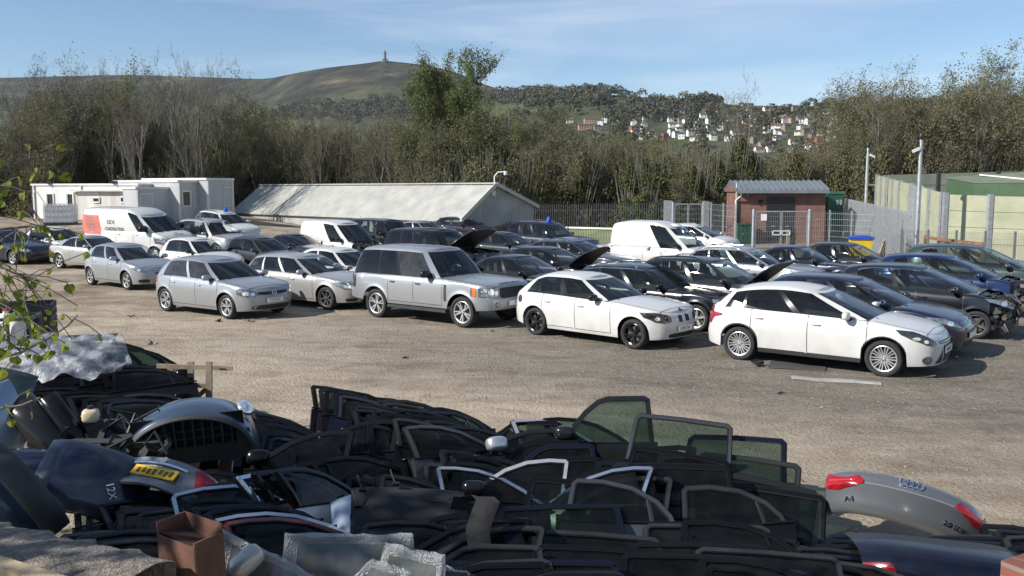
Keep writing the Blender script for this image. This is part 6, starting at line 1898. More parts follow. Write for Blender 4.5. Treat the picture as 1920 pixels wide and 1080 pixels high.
L_SHRUB = leafmat('shrub_leaf', [(0.065, 0.075, 0.03), (0.12, 0.11, 0.055), (0.14, 0.115, 0.065), (0.085, 0.105, 0.035), (0.18, 0.165, 0.08)])

TREEDEF = [  # kind, height, spread, seeds, leaf material, bark
    ('bare', 12.5, 0.85, (1, 2), L_BROWN, BARK),
    ('multi', 11.5, 0.80, (3, 4), L_BROWN, BARKD),
    ('bud', 10.5, 0.95, (5, 6), L_OLIVE, BARKD),
    ('green', 13.0, 0.90, (7,), L_GREEN, BARK),
    ('fluff', 10.0, 1.15, (9, 10), L_BROWN, BARK),
]
TREEMESH = {}
for kd, h, spd, seeds, lm, bk in TREEDEF:
    for sd_ in seeds:
        w_, c_ = make_tree(sd_, h, spd, kd)
        zz = sorted(q[2] for q in w_.v + c_.v); h = zz[int(len(zz) * 0.985)]
        TREEMESH.setdefault(kd, []).append((w_.mesh('trunk', bk, 180), c_.mesh('crown', [lm, TWIG], None), h))
def tree_at(kind, px, ytop, Y, zb, label, rr, group, cat='tree', hscale=None):
    w_, c_, h = rr.choice(TREEMESH[kind])
    if 385 < px < 760: Y += 9
    p = P(px, ytop, Y); H = p.z - zb
    t = empty('tree', (p.x, p.y, zb), rr.uniform(0, 6.28), label, cat, group)
    s = H / (h * 0.985); sx = s * rr.uniform(0.9, 1.15) if hscale is None else hscale
    t.scale = (sx, sx, s)
    link(bpy.data.objects.new('trunk', w_), t); link(bpy.data.objects.new('crown', c_), t)
    return t
def bush_mesh(seed, w, h, n, lm, size=0.062):
    """mound of overlapping leafy sprays with gaps between them"""
    rr = random.Random(seed); mb = MB()
    subs = []
    for k in range(26):
        a = rr.uniform(0, 6.28); z = rr.random(); u = rr.random() ** 0.5 * (1 - 0.6 * z * z)
        subs.append((V3((w * 0.8 * u * math.cos(a), w * 0.8 * u * math.sin(a), h * (0.10 + 0.80 * z))), rr.uniform(0.22, 0.45) * w * (1.1 - 0.5 * z)))
    for k in range(n):
        c0, r = rr.choice(subs)
        d = V3((rr.gauss(0, 1), rr.gauss(0, 1), rr.gauss(0, 1))); d.normalize()
        c = c0 + V3((d.x * r, d.y * r, d.z * r * 1.15)) * (0.55 + 0.5 * rr.random())
        if c.z < 0: c.z = -c.z * 0.3
        nn = (d + V3((rr.uniform(-.9, .9), rr.uniform(-.9, .9), rr.uniform(-0.3, 1.0)))).normalized(); t = nn.orthogonal().normalized(); b = nn.cross(t)
        s = size * rr.uniform(0.45, 1.5)
        mb.add([c + t * s, c + b * s * 0.6, c - t * s, c - b * s * 0.6], [(0, 1, 2, 3)], 0)
    for k in range(34):
        a = rr.uniform(0, 6.28); r1 = w * rr.uniform(0.2, 0.9)
        mb.tube([(0.2 * math.cos(a), 0.2 * math.sin(a), 0), (r1 * 0.6 * math.cos(a), r1 * 0.6 * math.sin(a), h * 0.55), (r1 * math.cos(a + .3), r1 * math.sin(a + .3), h * rr.uniform(0.85, 1.15))], [0.03, 0.02, 0.005], 3, 1, cap=False)
    return mb.mesh('foliage', [lm, TWIG], None)
def build_trees():
    rr = random.Random(77)
    G1 = 'trees along the far edge of the yard'
    L = {'bare': 'bare grey tree with upright twiggy limbs in the belt behind the yard',
         'multi': 'dark many-stemmed tree just coming into bud in the belt behind the yard',
         'bud': 'olive budding tree in the belt behind the yard',
         'green': 'fresh green leafy tree in the belt behind the yard',
         'fluff': 'low spreading brown budding tree in the belt behind the yard'}
    T_ = lambda k, px, yt, Y, lab=None, zb=-1.5: tree_at(k, px, yt, Y, zb, lab or L[k], rr, G1)
    # left block: tall dark trees
    for px, yt, k in ((-70, 160, 'multi'), (10, 150, 'bare'), (45, 185, 'multi'), (95, 145, 'multi'), (135, 138, 'multi'), (175, 150, 'bud'), (205, 135, 'multi'), (240, 160, 'bud'), (270, 180, 'multi'), (335, 112, 'bare'), (365, 125, 'bare'), (400, 128, 'bare'), (440, 175, 'bud'), (465, 190, 'bud'), (300, 150, 'bare')):
        T_(k, px, yt, rr.uniform(68, 78))
    for px, yt, k in ((-30, 210, 'bud'), (60, 220, 'fluff'), (115, 225, 'bud'), (160, 230, 'fluff'), (225, 225, 'bud'), (285, 230, 'fluff'), (345, 240, 'bud'), (395, 245, 'fluff'), (500, 215, 'fluff'), (425, 250, 'bud')):
        T_(k, px, yt, rr.uniform(64, 74))
    for px, yt in ((25, 165), (75, 160), (118, 142), (150, 152), (190, 142), (222, 150), (258, 165), (312, 128), (350, 118), (385, 122), (415, 138), (452, 185), (545, 205), (575, 190), (640, 205), (672, 210), (710, 195), (745, 205), (1605, 175), (1668, 150), (1712, 170), (1850, 135)):
        T_('bare', px, yt, rr.uniform(62, 70))
    for px, yt in ((898, 200), (765, 215)): T_('bud', px, yt, 71)
    # middle: the tall green tree, brown scrubby ones
    tree_at('green', 836, 112, 72, -1.5, 'tallest fresh green tree rising above the ridge behind the metal shed', rr, G1, 'tree', 0.72)
    T_('bare', 790, 150, 74)
    tree_at('green', 822, 160, 75, -1.5, 'lower fresh green tree merging with the tallest green tree on its left', rr, G1, 'tree', 0.5)
    T_('bud', 868, 165, 75)
    for px, yt, k in ((560, 200, 'bare'), (590, 180, 'bare'), (620, 235, 'fluff'), (655, 215, 'bare'), (690, 205, 'bare'), (730, 190, 'bare'), (760, 225, 'fluff'), (865, 225, 'bud'), (905, 230, 'fluff'), (950, 215, 'fluff'), (990, 205, 'bud'), (1030, 228, 'fluff'), (1075, 245, 'fluff'), (1120, 255, 'fluff'), (1165, 250, 'bud'), (1200, 262, 'fluff'), (1245, 275, 'bud'), (535, 240, 'fluff'), (580, 255, 'fluff'), (700, 250, 'fluff'), (800, 240, 'fluff'), (850, 255, 'fluff'), (1010, 262, 'fluff'), (1100, 275, 'bud'), (1290, 285, 'fluff'), (1330, 290, 'fluff')):
        T_(k, px, yt, rr.uniform(64, 80))
    T_('bare', 1398, 152, 70, 'lone bare grey tree standing against the sky above the village')
    for px, yt, k in ((1360, 290, 'fluff'), (1425, 296, 'bud'), (1470, 300, 'fluff'), (1510, 296, 'fluff'), (1545, 285, 'fluff')):
        T_(k, px, yt, rr.uniform(66, 76))
    # right block
    for px, yt, k in ((1600, 165, 'fluff'), (1650, 150, 'fluff'), (1625, 215, 'fluff'), (1690, 172, 'fluff'), (1740, 205, 'bud'), (1790, 178, 'fluff'), (1830, 145, 'fluff'), (1870, 118, 'bud'), (1905, 148, 'fluff'), (1765, 175, 'multi'), (1945, 150, 'bud'), (1580, 235, 'fluff'), (1715, 240, 'fluff'), (1810, 215, 'fluff'), (1890, 205, 'fluff'), (1985, 170, 'bud')):
        T_(k, px, yt, rr.uniform(64, 76))
    # ivy-clad evergreens and undergrowth
    iv = [bush_mesh(s, 1.5, 5.0, 6500, L_IVY) for s in (1, 2)]
    sh = [bush_mesh(s, 2.3, 3.6, 6500, L_SHRUB) for s in (3, 4, 5)]
    GI = 'ivy-clad evergreens behind the fences'
    def shrub(me, px, ytop, Y, h0, lab, grp, cat, sx=None):
        if 385 < px < 790 and Y < 79: Y += 17
        p = P(px, ytop, Y); zb = -1.6; H = p.z - zb
        t = empty('shrub' if cat == 'shrub' else 'ivy_tree', (p.x, p.y, zb), rr.uniform(0, 6.28), lab, cat, grp); s = H / h0
        sx = sx or rr.uniform(0.9, 1.3)
        t.scale = (sx, sx, s); link(bpy.data.objects.new('foliage', me), t)
    for px, yt in ((1395, 245), (1345, 280), (1265, 275), (1300, 300), (1225, 285), (1185, 300), (1420, 300), (480, 300), (1440, 320)):
        shrub(rr.choice(iv), px, yt, rr.uniform(60, 66), 5.0, 'dark ivy-clad evergreen among the budding trees behind the fences', GI, 'tree')
    GS = 'scrubby bushes under the tree belt'
    x = -120
    while x < 2050:
        shrub(rr.choice(sh), x, rr.uniform(285, 335), rr.uniform(62, 72), 3.6, 'scrubby brown and green bush filling the foot of the tree belt', GS, 'shrub')
        x += rr.uniform(20, 34)
    x = -100
    while x < 2050:
        shrub(rr.choice(sh), x, rr.uniform(240, 285) if not 1020 < x < 1570 else rr.uniform(292, 315), rr.uniform(80, 98), 3.6, 'scrubby brown and green bush filling the foot of the tree belt', GS, 'shrub', rr.uniform(1.6, 2.2))
        x += rr.uniform(34, 60)
build_trees()
# ------------------------------------------------------------------ the heap of doors and panels
SEAL = mat('rubber_seal', (0.005, 0.005, 0.005), 0.5, var=0.3, spec=0.2)
CARD = mat('door_card', (0.02, 0.02, 0.02), 0.75, var=0.3, scale=4)
CARDG = mat('grey_door_card', (0.09, 0.088, 0.085), 0.7, var=0.25, scale=4)
DGLASS = glass('green_glass', (0.24, 0.335, 0.295), 0.012, ior=1.28)
DBLACK = paint('black_door_paint', (0.004, 0.004, 0.005), 0.0, 0.02, 0.2, 0.12, 0.22)
DNAVY = paint('navy_door_paint', (0.004, 0.006, 0.016), 0.0, 0.02, 0.2, 0.15, 0.25)
DGREY = paint('charcoal_door_paint', (0.010, 0.011, 0.013), 0.0, 0.03, 0.22, 0.15, 0.3)
LIDSILVER = paint('lid_silver_paint', (0.17, 0.185, 0.20), 0.55, 0.08, 0.3)
REDP = paint('red_paint', (0.26, 0.008, 0.010), 0.1, 0.2, 0.3)
MAROON = paint('maroon_paint', (0.10, 0.008, 0.014), 0.2, 0.2, 0.3)
BLUEGREY = paint('blue_grey_paint', (0.06, 0.09, 0.14), 0.5, 0.15, 0.28)
MIDBLUE = paint('midnight_blue_paint', (0.008, 0.016, 0.045), 0.3, 0.12, 0.22)

def lerp_poly(pts, u):
    for (a, b), (c, d) in zip(pts[:-1], pts[1:]):
        if a <= u <= c: return b + (d - b) * (u - a) / max(1e-6, c - a)
    return pts[0][1] if u < pts[0][0] else pts[-1][1]

DK = {  # outline: length, belt line, window-frame path, lower edge, anchor (top corner)
 'F': dict(L=1.06, belt=[(0, .68), (1.06, .72)], frame=[(0.03, .69), (0.22, .85), (0.44, .995), (0.66, 1.075), (0.88, 1.10), (1.05, 1.092), (1.07, 1.07), (1.02, .72)], low=[(0, .02), (1.06, 0)], anchor=(1.05, 1.09)),
 'R': dict(L=1.02, belt=[(0, .70), (1.02, .76)], frame=[(0.03, .70), (0.05, 1.06), (0.09, 1.10), (0.32, 1.105), (0.58, 1.06), (0.80, .95), (0.92, .83), (0.95, .76)], low=[(0, 0), (0.66, 0.02), (0.80, .18), (0.93, .36), (1.02, .42)], anchor=(0.08, 1.10)),
 'V': dict(L=1.12, belt=[(0, .70), (1.12, .70)], frame=[(0.03, .70), (0.06, 1.16), (0.11, 1.20), (0.55, 1.21), (1.02, 1.20), (1.07, 1.16), (1.10, .70)], low=[(0, 0), (1.12, 0)], anchor=(0.08, 1.20)),
 'S': dict(L=1.16, belt=[(0, .66), (1.16, .66)], frame=[(0.03, .66), (0.20, .82), (0.36, 1.00), (0.50, 1.11), (0.62, 1.145), (1.02, 1.15), (1.08, 1.12), (1.12, .66)], low=[(0, 0), (1.16, 0)], anchor=(1.06, 1.15)),
}
def bend(v):
    """outward offset of the skin at height v"""
    return 0.05 * math.sin(min(1, v / 0.72) * math.pi * 0.8) - (0.0 if v < 0.70 else 0.62 * (v - 0.70) ** 1.45)
DOORMESH = {}
def door_meshes(kind, flip):
    if (kind, flip) in DOORMESH: return DOORMESH[(kind, flip)]
    K = DK[kind]; L_ = K['L']
    X = (lambda u: L_ - u) if flip else (lambda u: u)
    pt = lambda u, v, w: V3((X(u), -w, v))
    us = [L_ * k / 12 for k in range(13)]; nv = 8
    sk, cd = MB(), MB()
    def grid(mb, off, mi, fl, inset=0.0):
        G = []
        for u in us:
            uu = min(max(u, inset), L_ - inset)
            lo, hi = lerp_poly(K['low'], u) + inset, lerp_poly(K['belt'], u) - inset * 0.3
            G.append([pt(uu, lo + (hi - lo) * j / nv, bend(lo + (hi - lo) * j / nv) + off) for j in range(nv + 1)])
        mb.grid(G, mi, fl)
        return G
    fl = not flip
    A = grid(sk, 0.0, 0, not fl); B = grid(sk, -0.07, 0, fl)
    loop = lambda G: [r[0] for r in G] + [G[-1][j] for j in range(1, nv + 1)] + [G[i][-1] for i in range(len(G) - 2, -1, -1)] + [G[0][j] for j in range(nv - 1, 0, -1)]
    la, lb = loop(A), loop(B)
    sk.grid([la + [la[0]], lb + [lb[0]]], 0, fl)
    # swage line, keyhole edge holes on the shut face
    Cg = grid(cd, -0.075, 0, fl, 0.05); Dg = grid(cd, -0.115, 0, fl, 0.09)
    lc, ld = loop(Cg), loop(Dg)
    cd.grid([lc + [lc[0]], ld + [ld[0]]], 0, fl)
    # arm rest, pocket and speaker on the card
    for u0, u1, v0, v1, t in ((0.18, 0.75, 0.44, 0.52, 0.06), (0.15, 0.70, 0.10, 0.22, 0.04)):
        c = pt((u0 + u1) / 2 * L_, (v0 + v1) / 2, -0.115 - t / 2 + bend(0.4) * 0.5); cd.box(c, ((u1 - u0) * L_, t + 0.03, v1 - v0))
    cd.lathe([(0.09, 0.0), (0.085, 0.02), (0.0, 0.015)], 16, 'y', c=pt(0.26, 0.30, -0.09))
    # window frame: rectangular section swept along the path
    fr, se = MB(), MB()
    F = K['frame']; n = len(F)
    dense = []
    for (a, b), (c, d) in zip(F[:-1], F[1:]):
        for k in range(3): dense.append((a + (c - a) * k / 3, b + (d - b) * k / 3))
    dense.append(F[-1])
    cen = (L_ * 0.55, 0.8)
    def ring(i, wid, o0, o1, ins=0.0):
        a = dense[max(0, i - 1)]; b = dense[min(len(dense) - 1, i + 1)]; u, v = dense[i]
        t = (b[0] - a[0], b[1] - a[1]); l = math.hypot(*t) or 1
        nn = (t[1] / l, -t[0] / l)
        if (cen[0] - u) * nn[0] + (cen[1] - v) * nn[1] < 0: nn = (-nn[0], -nn[1])
        p0 = (u + nn[0] * ins, v + nn[1] * ins); p1 = (u + nn[0] * (ins + wid), v + nn[1] * (ins + wid))
        return [pt(*p0, bend(p0[1]) + o0), pt(*p1, bend(p1[1]) + o0), pt(*p1, bend(p1[1]) + o1), pt(*p0, bend(p0[1]) + o1)]
    def sweep(mb, wid, o0, o1, ins=0.0):
        R_ = [ring(i, wid, o0, o1, ins) for i in range(len(dense))]
        for a, b in zip(R_[:-1], R_[1:]):
            for k in range(4):
                q = (a[k], b[k], b[(k + 1) % 4], a[(k + 1) % 4])
                mb.add(q if not flip else q[::-1], [(0, 1, 2, 3)])
        mb.add(R_[0], [(0, 1, 2, 3)]); mb.add(R_[-1], [(0, 1, 2, 3)])
    sweep(fr, 0.034, 0.0, -0.03)
    sweep(se, 0.014, -0.03, -0.062, -0.006); sweep(se, 0.014, -0.002, -0.026, 0.034)
    bar = [pt(u, lerp_poly(K['belt'], u) + 0.012, bend(.7) + 0.004) for u in us]
    se.tube(bar, 0.011, 5)
    if kind == 'R': fr.bar(pt(0.76, 0.75, bend(.75) - .015), pt(0.70, 0.99, bend(.99) - .015), 0.03, 0.03)
    # pane
    gl = MB(); top = sorted(F); G = []
    ug = [F[0][0] + 0.012 + (F[-1][0] - F[0][0] - 0.024) * k / 16 for k in range(17)]
    for u in ug:
        b_ = lerp_poly(K['belt'], u); t_ = max(b_ + 0.004, lerp_poly(top, u) - 0.02)
        G.append([pt(u, b_ + (t_ - b_) * j / 5, bend(b_ + (t_ - b_) * j / 5) - 0.016) for j in range(6)])
    gl.grid(G, 0, not fl)
    hd_ = MB(); hu = L_ * (0.84 if kind != 'R' else 0.82)
    hd_.tube([pt(hu - .1, .58, bend(.58)), pt(hu - .07, .585, bend(.58) + .035), pt(hu + .05, .585, bend(.58) + .035), pt(hu + .08, .58, bend(.58))], [.012, .016, .016, .012], 7)
    # mirror at the front corner
    mi_ = MB(); c = pt(0.16, 0.80, 0.15)
    mi_.ellipsoid(c, (0.115, 0.085, 0.075), 14, 10, 0, None, 0.62)
    mi_.ellipsoid(c + V3((0, 0.05, 0.0)), (0.10, 0.045, 0.062), 12, 8, 1, None, 0.6)
    mi_.bar(pt(0.14, 0.73, 0.02), pt(0.16, 0.76, 0.12), 0.08, 0.05, 1)
    # lock and hinges on the shut faces
    hg = MB()
    for v in (0.18, 0.50): hg.box(pt(-0.012, v, -0.035), (0.05, 0.05, 0.07))
    hg.box(pt(L_ + 0.002, 0.38, -0.04), (0.012, 0.045, 0.12)); hg.tube([pt(0, .34, -.035), pt(-.08, .33, -.06), pt(-.05, .24, -.06)], 0.018, 6)
    DOORMESH[(kind, flip)] = dict(skin=sk.mesh('door_skin', BLACKP, 40), card=cd.mesh('door_card', CARD, 40), frame=fr.mesh('window_frame', BLACKP, 40), seal=se.mesh('seal', SEAL, 40),
                                  glass=gl.mesh('window', DGLASS, 60), handle=hd_.mesh('handle', BLACKP, 60), mirror=mi_.mesh('mirror', [BLACKP, BLACK], 60), hinge=hg.mesh('hinge', DIRTYMETAL, 40))
    return DOORMESH[(kind, flip)]

def obj_mat(o, i, m):
    o.material_slots[i].link = 'OBJECT'; o.material_slots[i].material = m

def put_matrix(target, anchor, yaw, lean, roll, face=1):
    """matrix that carries the local point anchor=(u, v) to target"""
    ps, la, ro = rad(yaw), rad(lean), rad(roll)
    U = V3((math.cos(ps), math.sin(ps), 0)); n = V3((math.sin(ps), -math.cos(ps), 0))
    Vv = V3((0, 0, 1)) * math.cos(la) - n * math.sin(la)
    U2 = U * math.cos(ro) + Vv * math.sin(ro); V2 = Vv * math.cos(ro) - U * math.sin(ro)
    W = U2.cross(V2) # equals -(-n) ... outward normal times -1
    Yl = V2.cross(U2)
    M = Matrix(((U2.x, Yl.x, V2.x, 0), (U2.y, Yl.y, V2.y, 0), (U2.z, Yl.z, V2.z, 0), (0, 0, 0, 1)))
    a = M @ V3((anchor[0], -bend(anchor[1]) if len(anchor) < 3 else anchor[2], anchor[1]))
    M.translation = V3(target) - a
    return M

DG = 'loose car doors stacked in the heap'
def door(kind, px, py, Y, yaw, lean, roll, pm, label, flip=False, framem=None, mirror=False, glass_=True, card=CARD, group=DG, anchor=None, inside=False):
    D = door_meshes(kind, flip); K = DK[kind]
    a = anchor or K['anchor']
    if flip: a = (K['L'] - a[0], a[1])
    t = empty('car_door', (0, 0, 0), 0, label, 'car door', group)
    M = put_matrix(P(px, py, Y), a, yaw, lean, roll)
    if inside:  # show the trimmed side
        M = put_matrix(P(px, py, Y), (a[0], a[1]), yaw, lean, roll) @ Matrix.Translation((2 * 0, 0, 0))
        M = M @ Matrix.Translation((a[0], 0, 0)) @ Matrix.Rotation(math.pi, 4, 'Z') @ Matrix.Translation((-a[0], 0, 0))
    t.matrix_world = M
    def part(nm, key, m, par=t, idx=0):
        o = link(bpy.data.objects.new(nm, D[key]), par)
        if m is not None: obj_mat(o, idx, m)
        return o
    part('door_skin', 'skin', pm); part('door_card', 'card', card); f = part('window_frame', 'frame', framem or pm); part('seal', 'seal', None, f)
    if glass_: part('window', 'glass', None, f)
    part('handle', 'handle', BLACKP); part('hinge', 'hinge', None)
    if mirror: part('mirror', 'mirror', mirror if mirror is not True else pm)
    return t

def stack(n, a, b, kinds, yaw, lean, pms, label, seed, flip=True, roll=0, jit=1.0, mirror_p=0.10, frames=None, inside=False):
    rr = random.Random(seed)
    for i in range(n):
        f = i / max(1, n - 1)
        px, py, Y = (a[k] + (b[k] - a[k]) * f for k in range(3))
        kd = rr.choice(kinds)
        door(kd, px + rr.uniform(-9, 9) * jit, py + rr.uniform(-7, 7) * jit, Y, yaw + rr.uniform(-5, 5) * jit, lean + rr.uniform(-4, 4) * jit, roll + rr.uniform(-4, 4) * jit,
             rr.choice(pms), label, flip if kd != 'R' else not flip if flip else flip, rr.choice(frames or FR), mirror=(rr.random() < mirror_p and kd in 'FS'), card=rr.choice((CARD, CARD, CARDG)), inside=inside)

FRAMEGLINT = mat('frame_glint', (0.035, 0.036, 0.038), 0.28, 0.4, var=0.3)  # lighter frame colour standing for the gleam on some window frames
FR = (None, None, None, FRAMEGLINT)
DARKS = (DBLACK, DBLACK, DNAVY, DGREY, DBLACK)
BLACKP, NAVY, CHARCOAL = DBLACK, DNAVY, DGREY
# heap at the left centre, leaning back like dominoes
stack(11, (585, 729, 11.3), (745, 775, 9.6), ('F', 'F', 'R'), 18, 33, DARKS, 'dark car door leaning back in the far row of the left-hand stack', 3, roll=-13, jit=1.3)
stack(9, (416, 757, 10.9), (560, 835, 9.0), ('F', 'R', 'F'), 18, 33, DARKS, 'dark car door leaning back at the near left of the left-hand stack', 4, roll=-12, jit=1.3, frames=(None, None, GLOSSBLACK))
stack(6, (633, 737, 10.7), (700, 800, 9.5), ('F',), 22, 30, DARKS, 'black car door with a long pointed window in the middle of the left-hand stack', 6, roll=-16, jit=1.3)
door('F', 745, 788, 9.6, 6, 26, 0, BLACKP, 'black door with a rounded window frame standing proud in the left-hand stack', False, GLOSSBLACK, card=CARDG)
door('F', 660, 808, 9.2, 4, 24, 0, BLACKP, 'black door with an arched frame and grey trim visible through its window', False, GLOSSBLACK, mirror=True, card=CARDG)
door('F', 760, 800, 9.25, 30, 24, -4, GREYP, 'dark door with a silver mirror at the right side of the left-hand stack', True, mirror=ALLOY)
stack(7, (800, 790, 9.9), (850, 860, 8.9), ('F', 'R'), 40, 22, DARKS, 'black door at the right end of the left-hand stack, seen nearly edge-on', 9, roll=-12, mirror_p=0.3)
stack(7, (680, 741, 11.0), (815, 805, 9.8), ('F', 'F', 'R'), 26, 28, DARKS, 'black door on the right shoulder of the left-hand stack', 71, roll=-7, jit=1.2)
stack(7, (775, 765, 10.7), (872, 850, 9.2), ('F', 'R'), 48, 18, DARKS, 'black door at the right end of the left-hand stack, seen nearly edge-on', 72, roll=-4, mirror_p=0.4)
stack(6, (700, 800, 9.9), (800, 870, 8.9), ('F', 'F', 'R'), 24, 32, DARKS, 'black door low on the right of the left-hand stack', 73, roll=-8, jit=1.2)
# lower left: red, white and maroon doors seen by their edges
door('F', 585, 868, 8.6, 50, 26, 0, REDP, 'bright red car door among black ones', True, BLACKP)
door('F', 556, 872, 8.45, 58, 24, -4, BLACKP, 'black door leaning on the bright red one', True)
door('F', 520, 880, 7.75, 70, 18, -12, WHITE, 'white car door with punched edge beside the red door', True, BLACKP)
door('F', 448, 893, 7.6, 70, 20, -12, WHITE, 'white car door with a chrome-edged frame nearest the slatted undertray', True, CHROME)
door('F', 480, 885, 7.75, 68, 18, -12, BLACKP, 'black door in front of the white pair of doors', True)
door('F', 372, 915, 7.7, 54, 28, -4, MAROON, 'maroon car door below the white pair', True, BLACKP)
stack(6, (330, 925, 7.5), (420, 985, 6.6), ('F', 'R'), 30, 38, (BLACKP, MAROON, NAVY), 'dark door with a thin bright frame low in the left of the heap', 12, frames=(None, CHROME, None))
stack(6, (600, 880, 8.9), (760, 900, 8.2), ('F', 'R'), 20, 34, DARKS, 'black door low in the hollow between the two stacks', 14, roll=-14, jit=1.4)
stack(9, (150, 935, 7.9), (330, 985, 6.9), ('F', 'R'), 24, 46, (BLACKP, NAVY, BLACKP), 'black door filling the hollow behind the rusty box', 61, mirror_p=0.2)
stack(8, (280, 885, 8.6), (420, 975, 7.2), ('R', 'F'), 20, 42, (BLACKP, NAVY), 'black door beneath the maroon and white doors', 62)
stack(6, (640, 930, 8.2), (690, 985, 7.0), ('R', 'F'), 10, 42, (BLACKP, NAVY), 'black door between the white doors and the bubble-wrapped panes', 63)
# centre stack
door('S', 1214, 744, 9.9, -8, 6, 2, CHARCOAL, 'upright dark door with a clear window and mirror, highest of the centre stack', False, None, mirror=True)
door('V', 1196, 775, 9.5, -16, 14, -3, BLACKP, 'square sliding door with a bright silver top edge on the right of the centre stack', False, GREYP)
door('V', 1190, 835, 9.2, -20, 20, -4, BLACKP, 'black square-framed door just below the sliding door', False)
door('F', 962, 787, 10.0, 20, 24, -4, BLACKP, 'door with a bright silver window strip pointing up at the left of the centre stack', True, ALLOY)
door('F', 1022, 784, 10.2, 14, 24, -2, BLACKP, 'black door with pointed frame behind the silver-stripped door', True)
stack(7, (1050, 792, 10.0), (1130, 862, 8.9), ('F', 'R', 'S'), -6, 20, DARKS, 'black door packed in the middle of the centre stack', 17, flip=False)
stack(6, (1290, 815, 9.5), (1352, 900, 8.7), ('V', 'F'), -26, 14, DARKS, 'black door at the right end of the centre stack', 19, flip=False, mirror_p=0.3)
door('F', 1062, 862, 8.7, -2, 20, 0, CHARCOAL, 'door with a bright arched window frame and dark mirror left of centre', False, ALLOY, mirror=True)
stack(5, (880, 845, 9.4), (900, 905, 8.5), ('F', 'R'), 16, 30, DARKS, 'black door at the left flank of the centre stack', 22, roll=-12, jit=1.3)
door('F', 822, 875, 8.6, 12, 36, -6, BLACKP, 'door with a bright white strip along its sloping frame', True, CHROME)
door('F', 838, 866, 8.8, 14, 34, -6, BLACKP, 'black door just behind the one with the bright white strip', True)
stack(6, (1150, 862, 8.7), (1290, 905, 8.2), ('V', 'R', 'F'), -10, 18, DARKS, 'black square-topped door in the front of the centre stack', 25, flip=False)
door('F', 1222, 875, 8.3, -30, 28, 10, BLACKP, 'door with a bright pillar strip slanting up to a point', False, CHROME)
door('V', 1000, 893, 7.9, -10, 22, -3, BLACKP, 'black door frame without chrome standing before the arched silver frame', False)
door('R', 1080, 897, 7.7, -12, 26, 0, GREYP, 'door with a grey top edge running right from the plain black frame', False, GREYP)
# front rows across the bottom
stack(6, (880, 935, 7.9), (1010, 985, 6.7), ('S', 'F', 'V'), -4, 34, DARKS, 'black door lying back in the front row below the boot trim', 28, flip=False)
stack(7, (990, 972, 7.2), (1030, 1055, 5.9), ('V', 'S'), -3, 36, DARKS, 'black door with a wide dark window in the front row', 30, flip=False, jit=0.8)
stack(6, (1215, 962, 7.5), (1160, 1055, 6.1), ('S', 'V'), -5, 36, DARKS, 'black door with greenish glass in the front row, right of centre', 33, flip=False, jit=0.8)
stack(6, (1280, 972, 7.2), (1330, 1062, 6.0), ('V', 'R'), -12, 38, DARKS, 'black door with green glass before the shadowed ground', 35, flip=False, jit=0.8)
stack(5, (1495, 1008, 7.2), (1480, 1070, 6.2), ('V', 'R', 'S'), -8, 44, DARKS, 'black door lying low between the green-glass doors and the silver boot lid', 38, flip=False)
stack(6, (1555, 995, 7.3), (1500, 1055, 6.5), ('V', 'R'), -6, 46, DARKS, 'black door under the silver boot lid', 41, flip=False)
stack(5, (1720, 1000, 7.4), (1760, 1022, 7.0), ('V', 'R'), -8, 46, DARKS, 'black door lying beyond the dark boot lid at the lower right', 43, flip=False)
stack(4, (1845, 985, 7.6), (1890, 1020, 6.8), ('V', 'R'), -8, 40, DARKS, 'black door at the lower right corner', 45, flip=False)
stack(5, (850, 1050, 6.2), (900, 1078, 5.6), ('S', 'V'), -4, 40, DARKS, 'black door at the bottom edge beside the bubble-wrapped glass', 47, flip=False)
stack(4, (1150, 1062, 5.9), (1180, 1085, 5.4), ('S', 'V'), -4, 40, DARKS, 'black door at the very bottom edge of the heap', 49, flip=False)
stack(6, (40, 640, 13.2), (215, 648, 12.4), ('F', 'R'), 20, 20, (BLACKP, NAVY), 'black door holding up the back of the plastic sheet', 81)
# dark heap at the far left, under the plastic sheet
stack(8, (20, 668, 12.3), (215, 690, 11.2), ('F', 'R'), 26, 36, (BLACKP, NAVY), 'black door under the clear plastic sheet at the far left', 51)
stack(8, (0, 725, 11.2), (215, 755, 10.3), ('F', 'R'), 30, 36, (BLACKP, NAVY, CHARCOAL), 'dark door in the shaded heap below the plastic sheet', 53)
stack(5, (190, 690, 11.8), (238, 745, 10.8), ('F', 'R'), 34, 30, (BLACKP, NAVY), 'black door at the right edge of the plastic-covered heap', 55)
stack(4, (120, 1000, 6.7), (200, 1010, 6.3), ('R', 'F'), 20, 44, (NAVY, BLACKP), 'navy door low behind the concrete wall', 57, flip=False)

# ---------------- panels
def panel(name, cat, label, G, px, py, Y, yaw, lean, roll, m, back=BLACK, thick=0.03, group=None, anchor=(0, 0)):
    """curved sheet G[i][j] of local (x, y, z); x right, -y outward, z up"""
    t = empty(name, (0, 0, 0), 0, label, cat, group)
    ps = put_matrix(P(px, py, Y), (anchor[0], anchor[1], 0.0), yaw, lean, roll)
    t.matrix_world = ps
    mb = MB(); G = [[V3(p) for p in r] for r in G]
    B = [[p + V3((0, thick, 0)) for p in r] for r in G]
    mb.grid(G, 0, False); mb.grid(B, 1, True)
    mb.grid([G[0], B[0]], 0, True); mb.grid([G[-1], B[-1]], 0); mb.grid([[r[0] for r in G], [r[0] for r in B]], 0); mb.grid([[r[-1] for r in G], [r[-1] for r in B]], 0, True)
    mb.build('shell', [m, back], t, 50)
    return t

LID = V3((0, -1, 0.25))
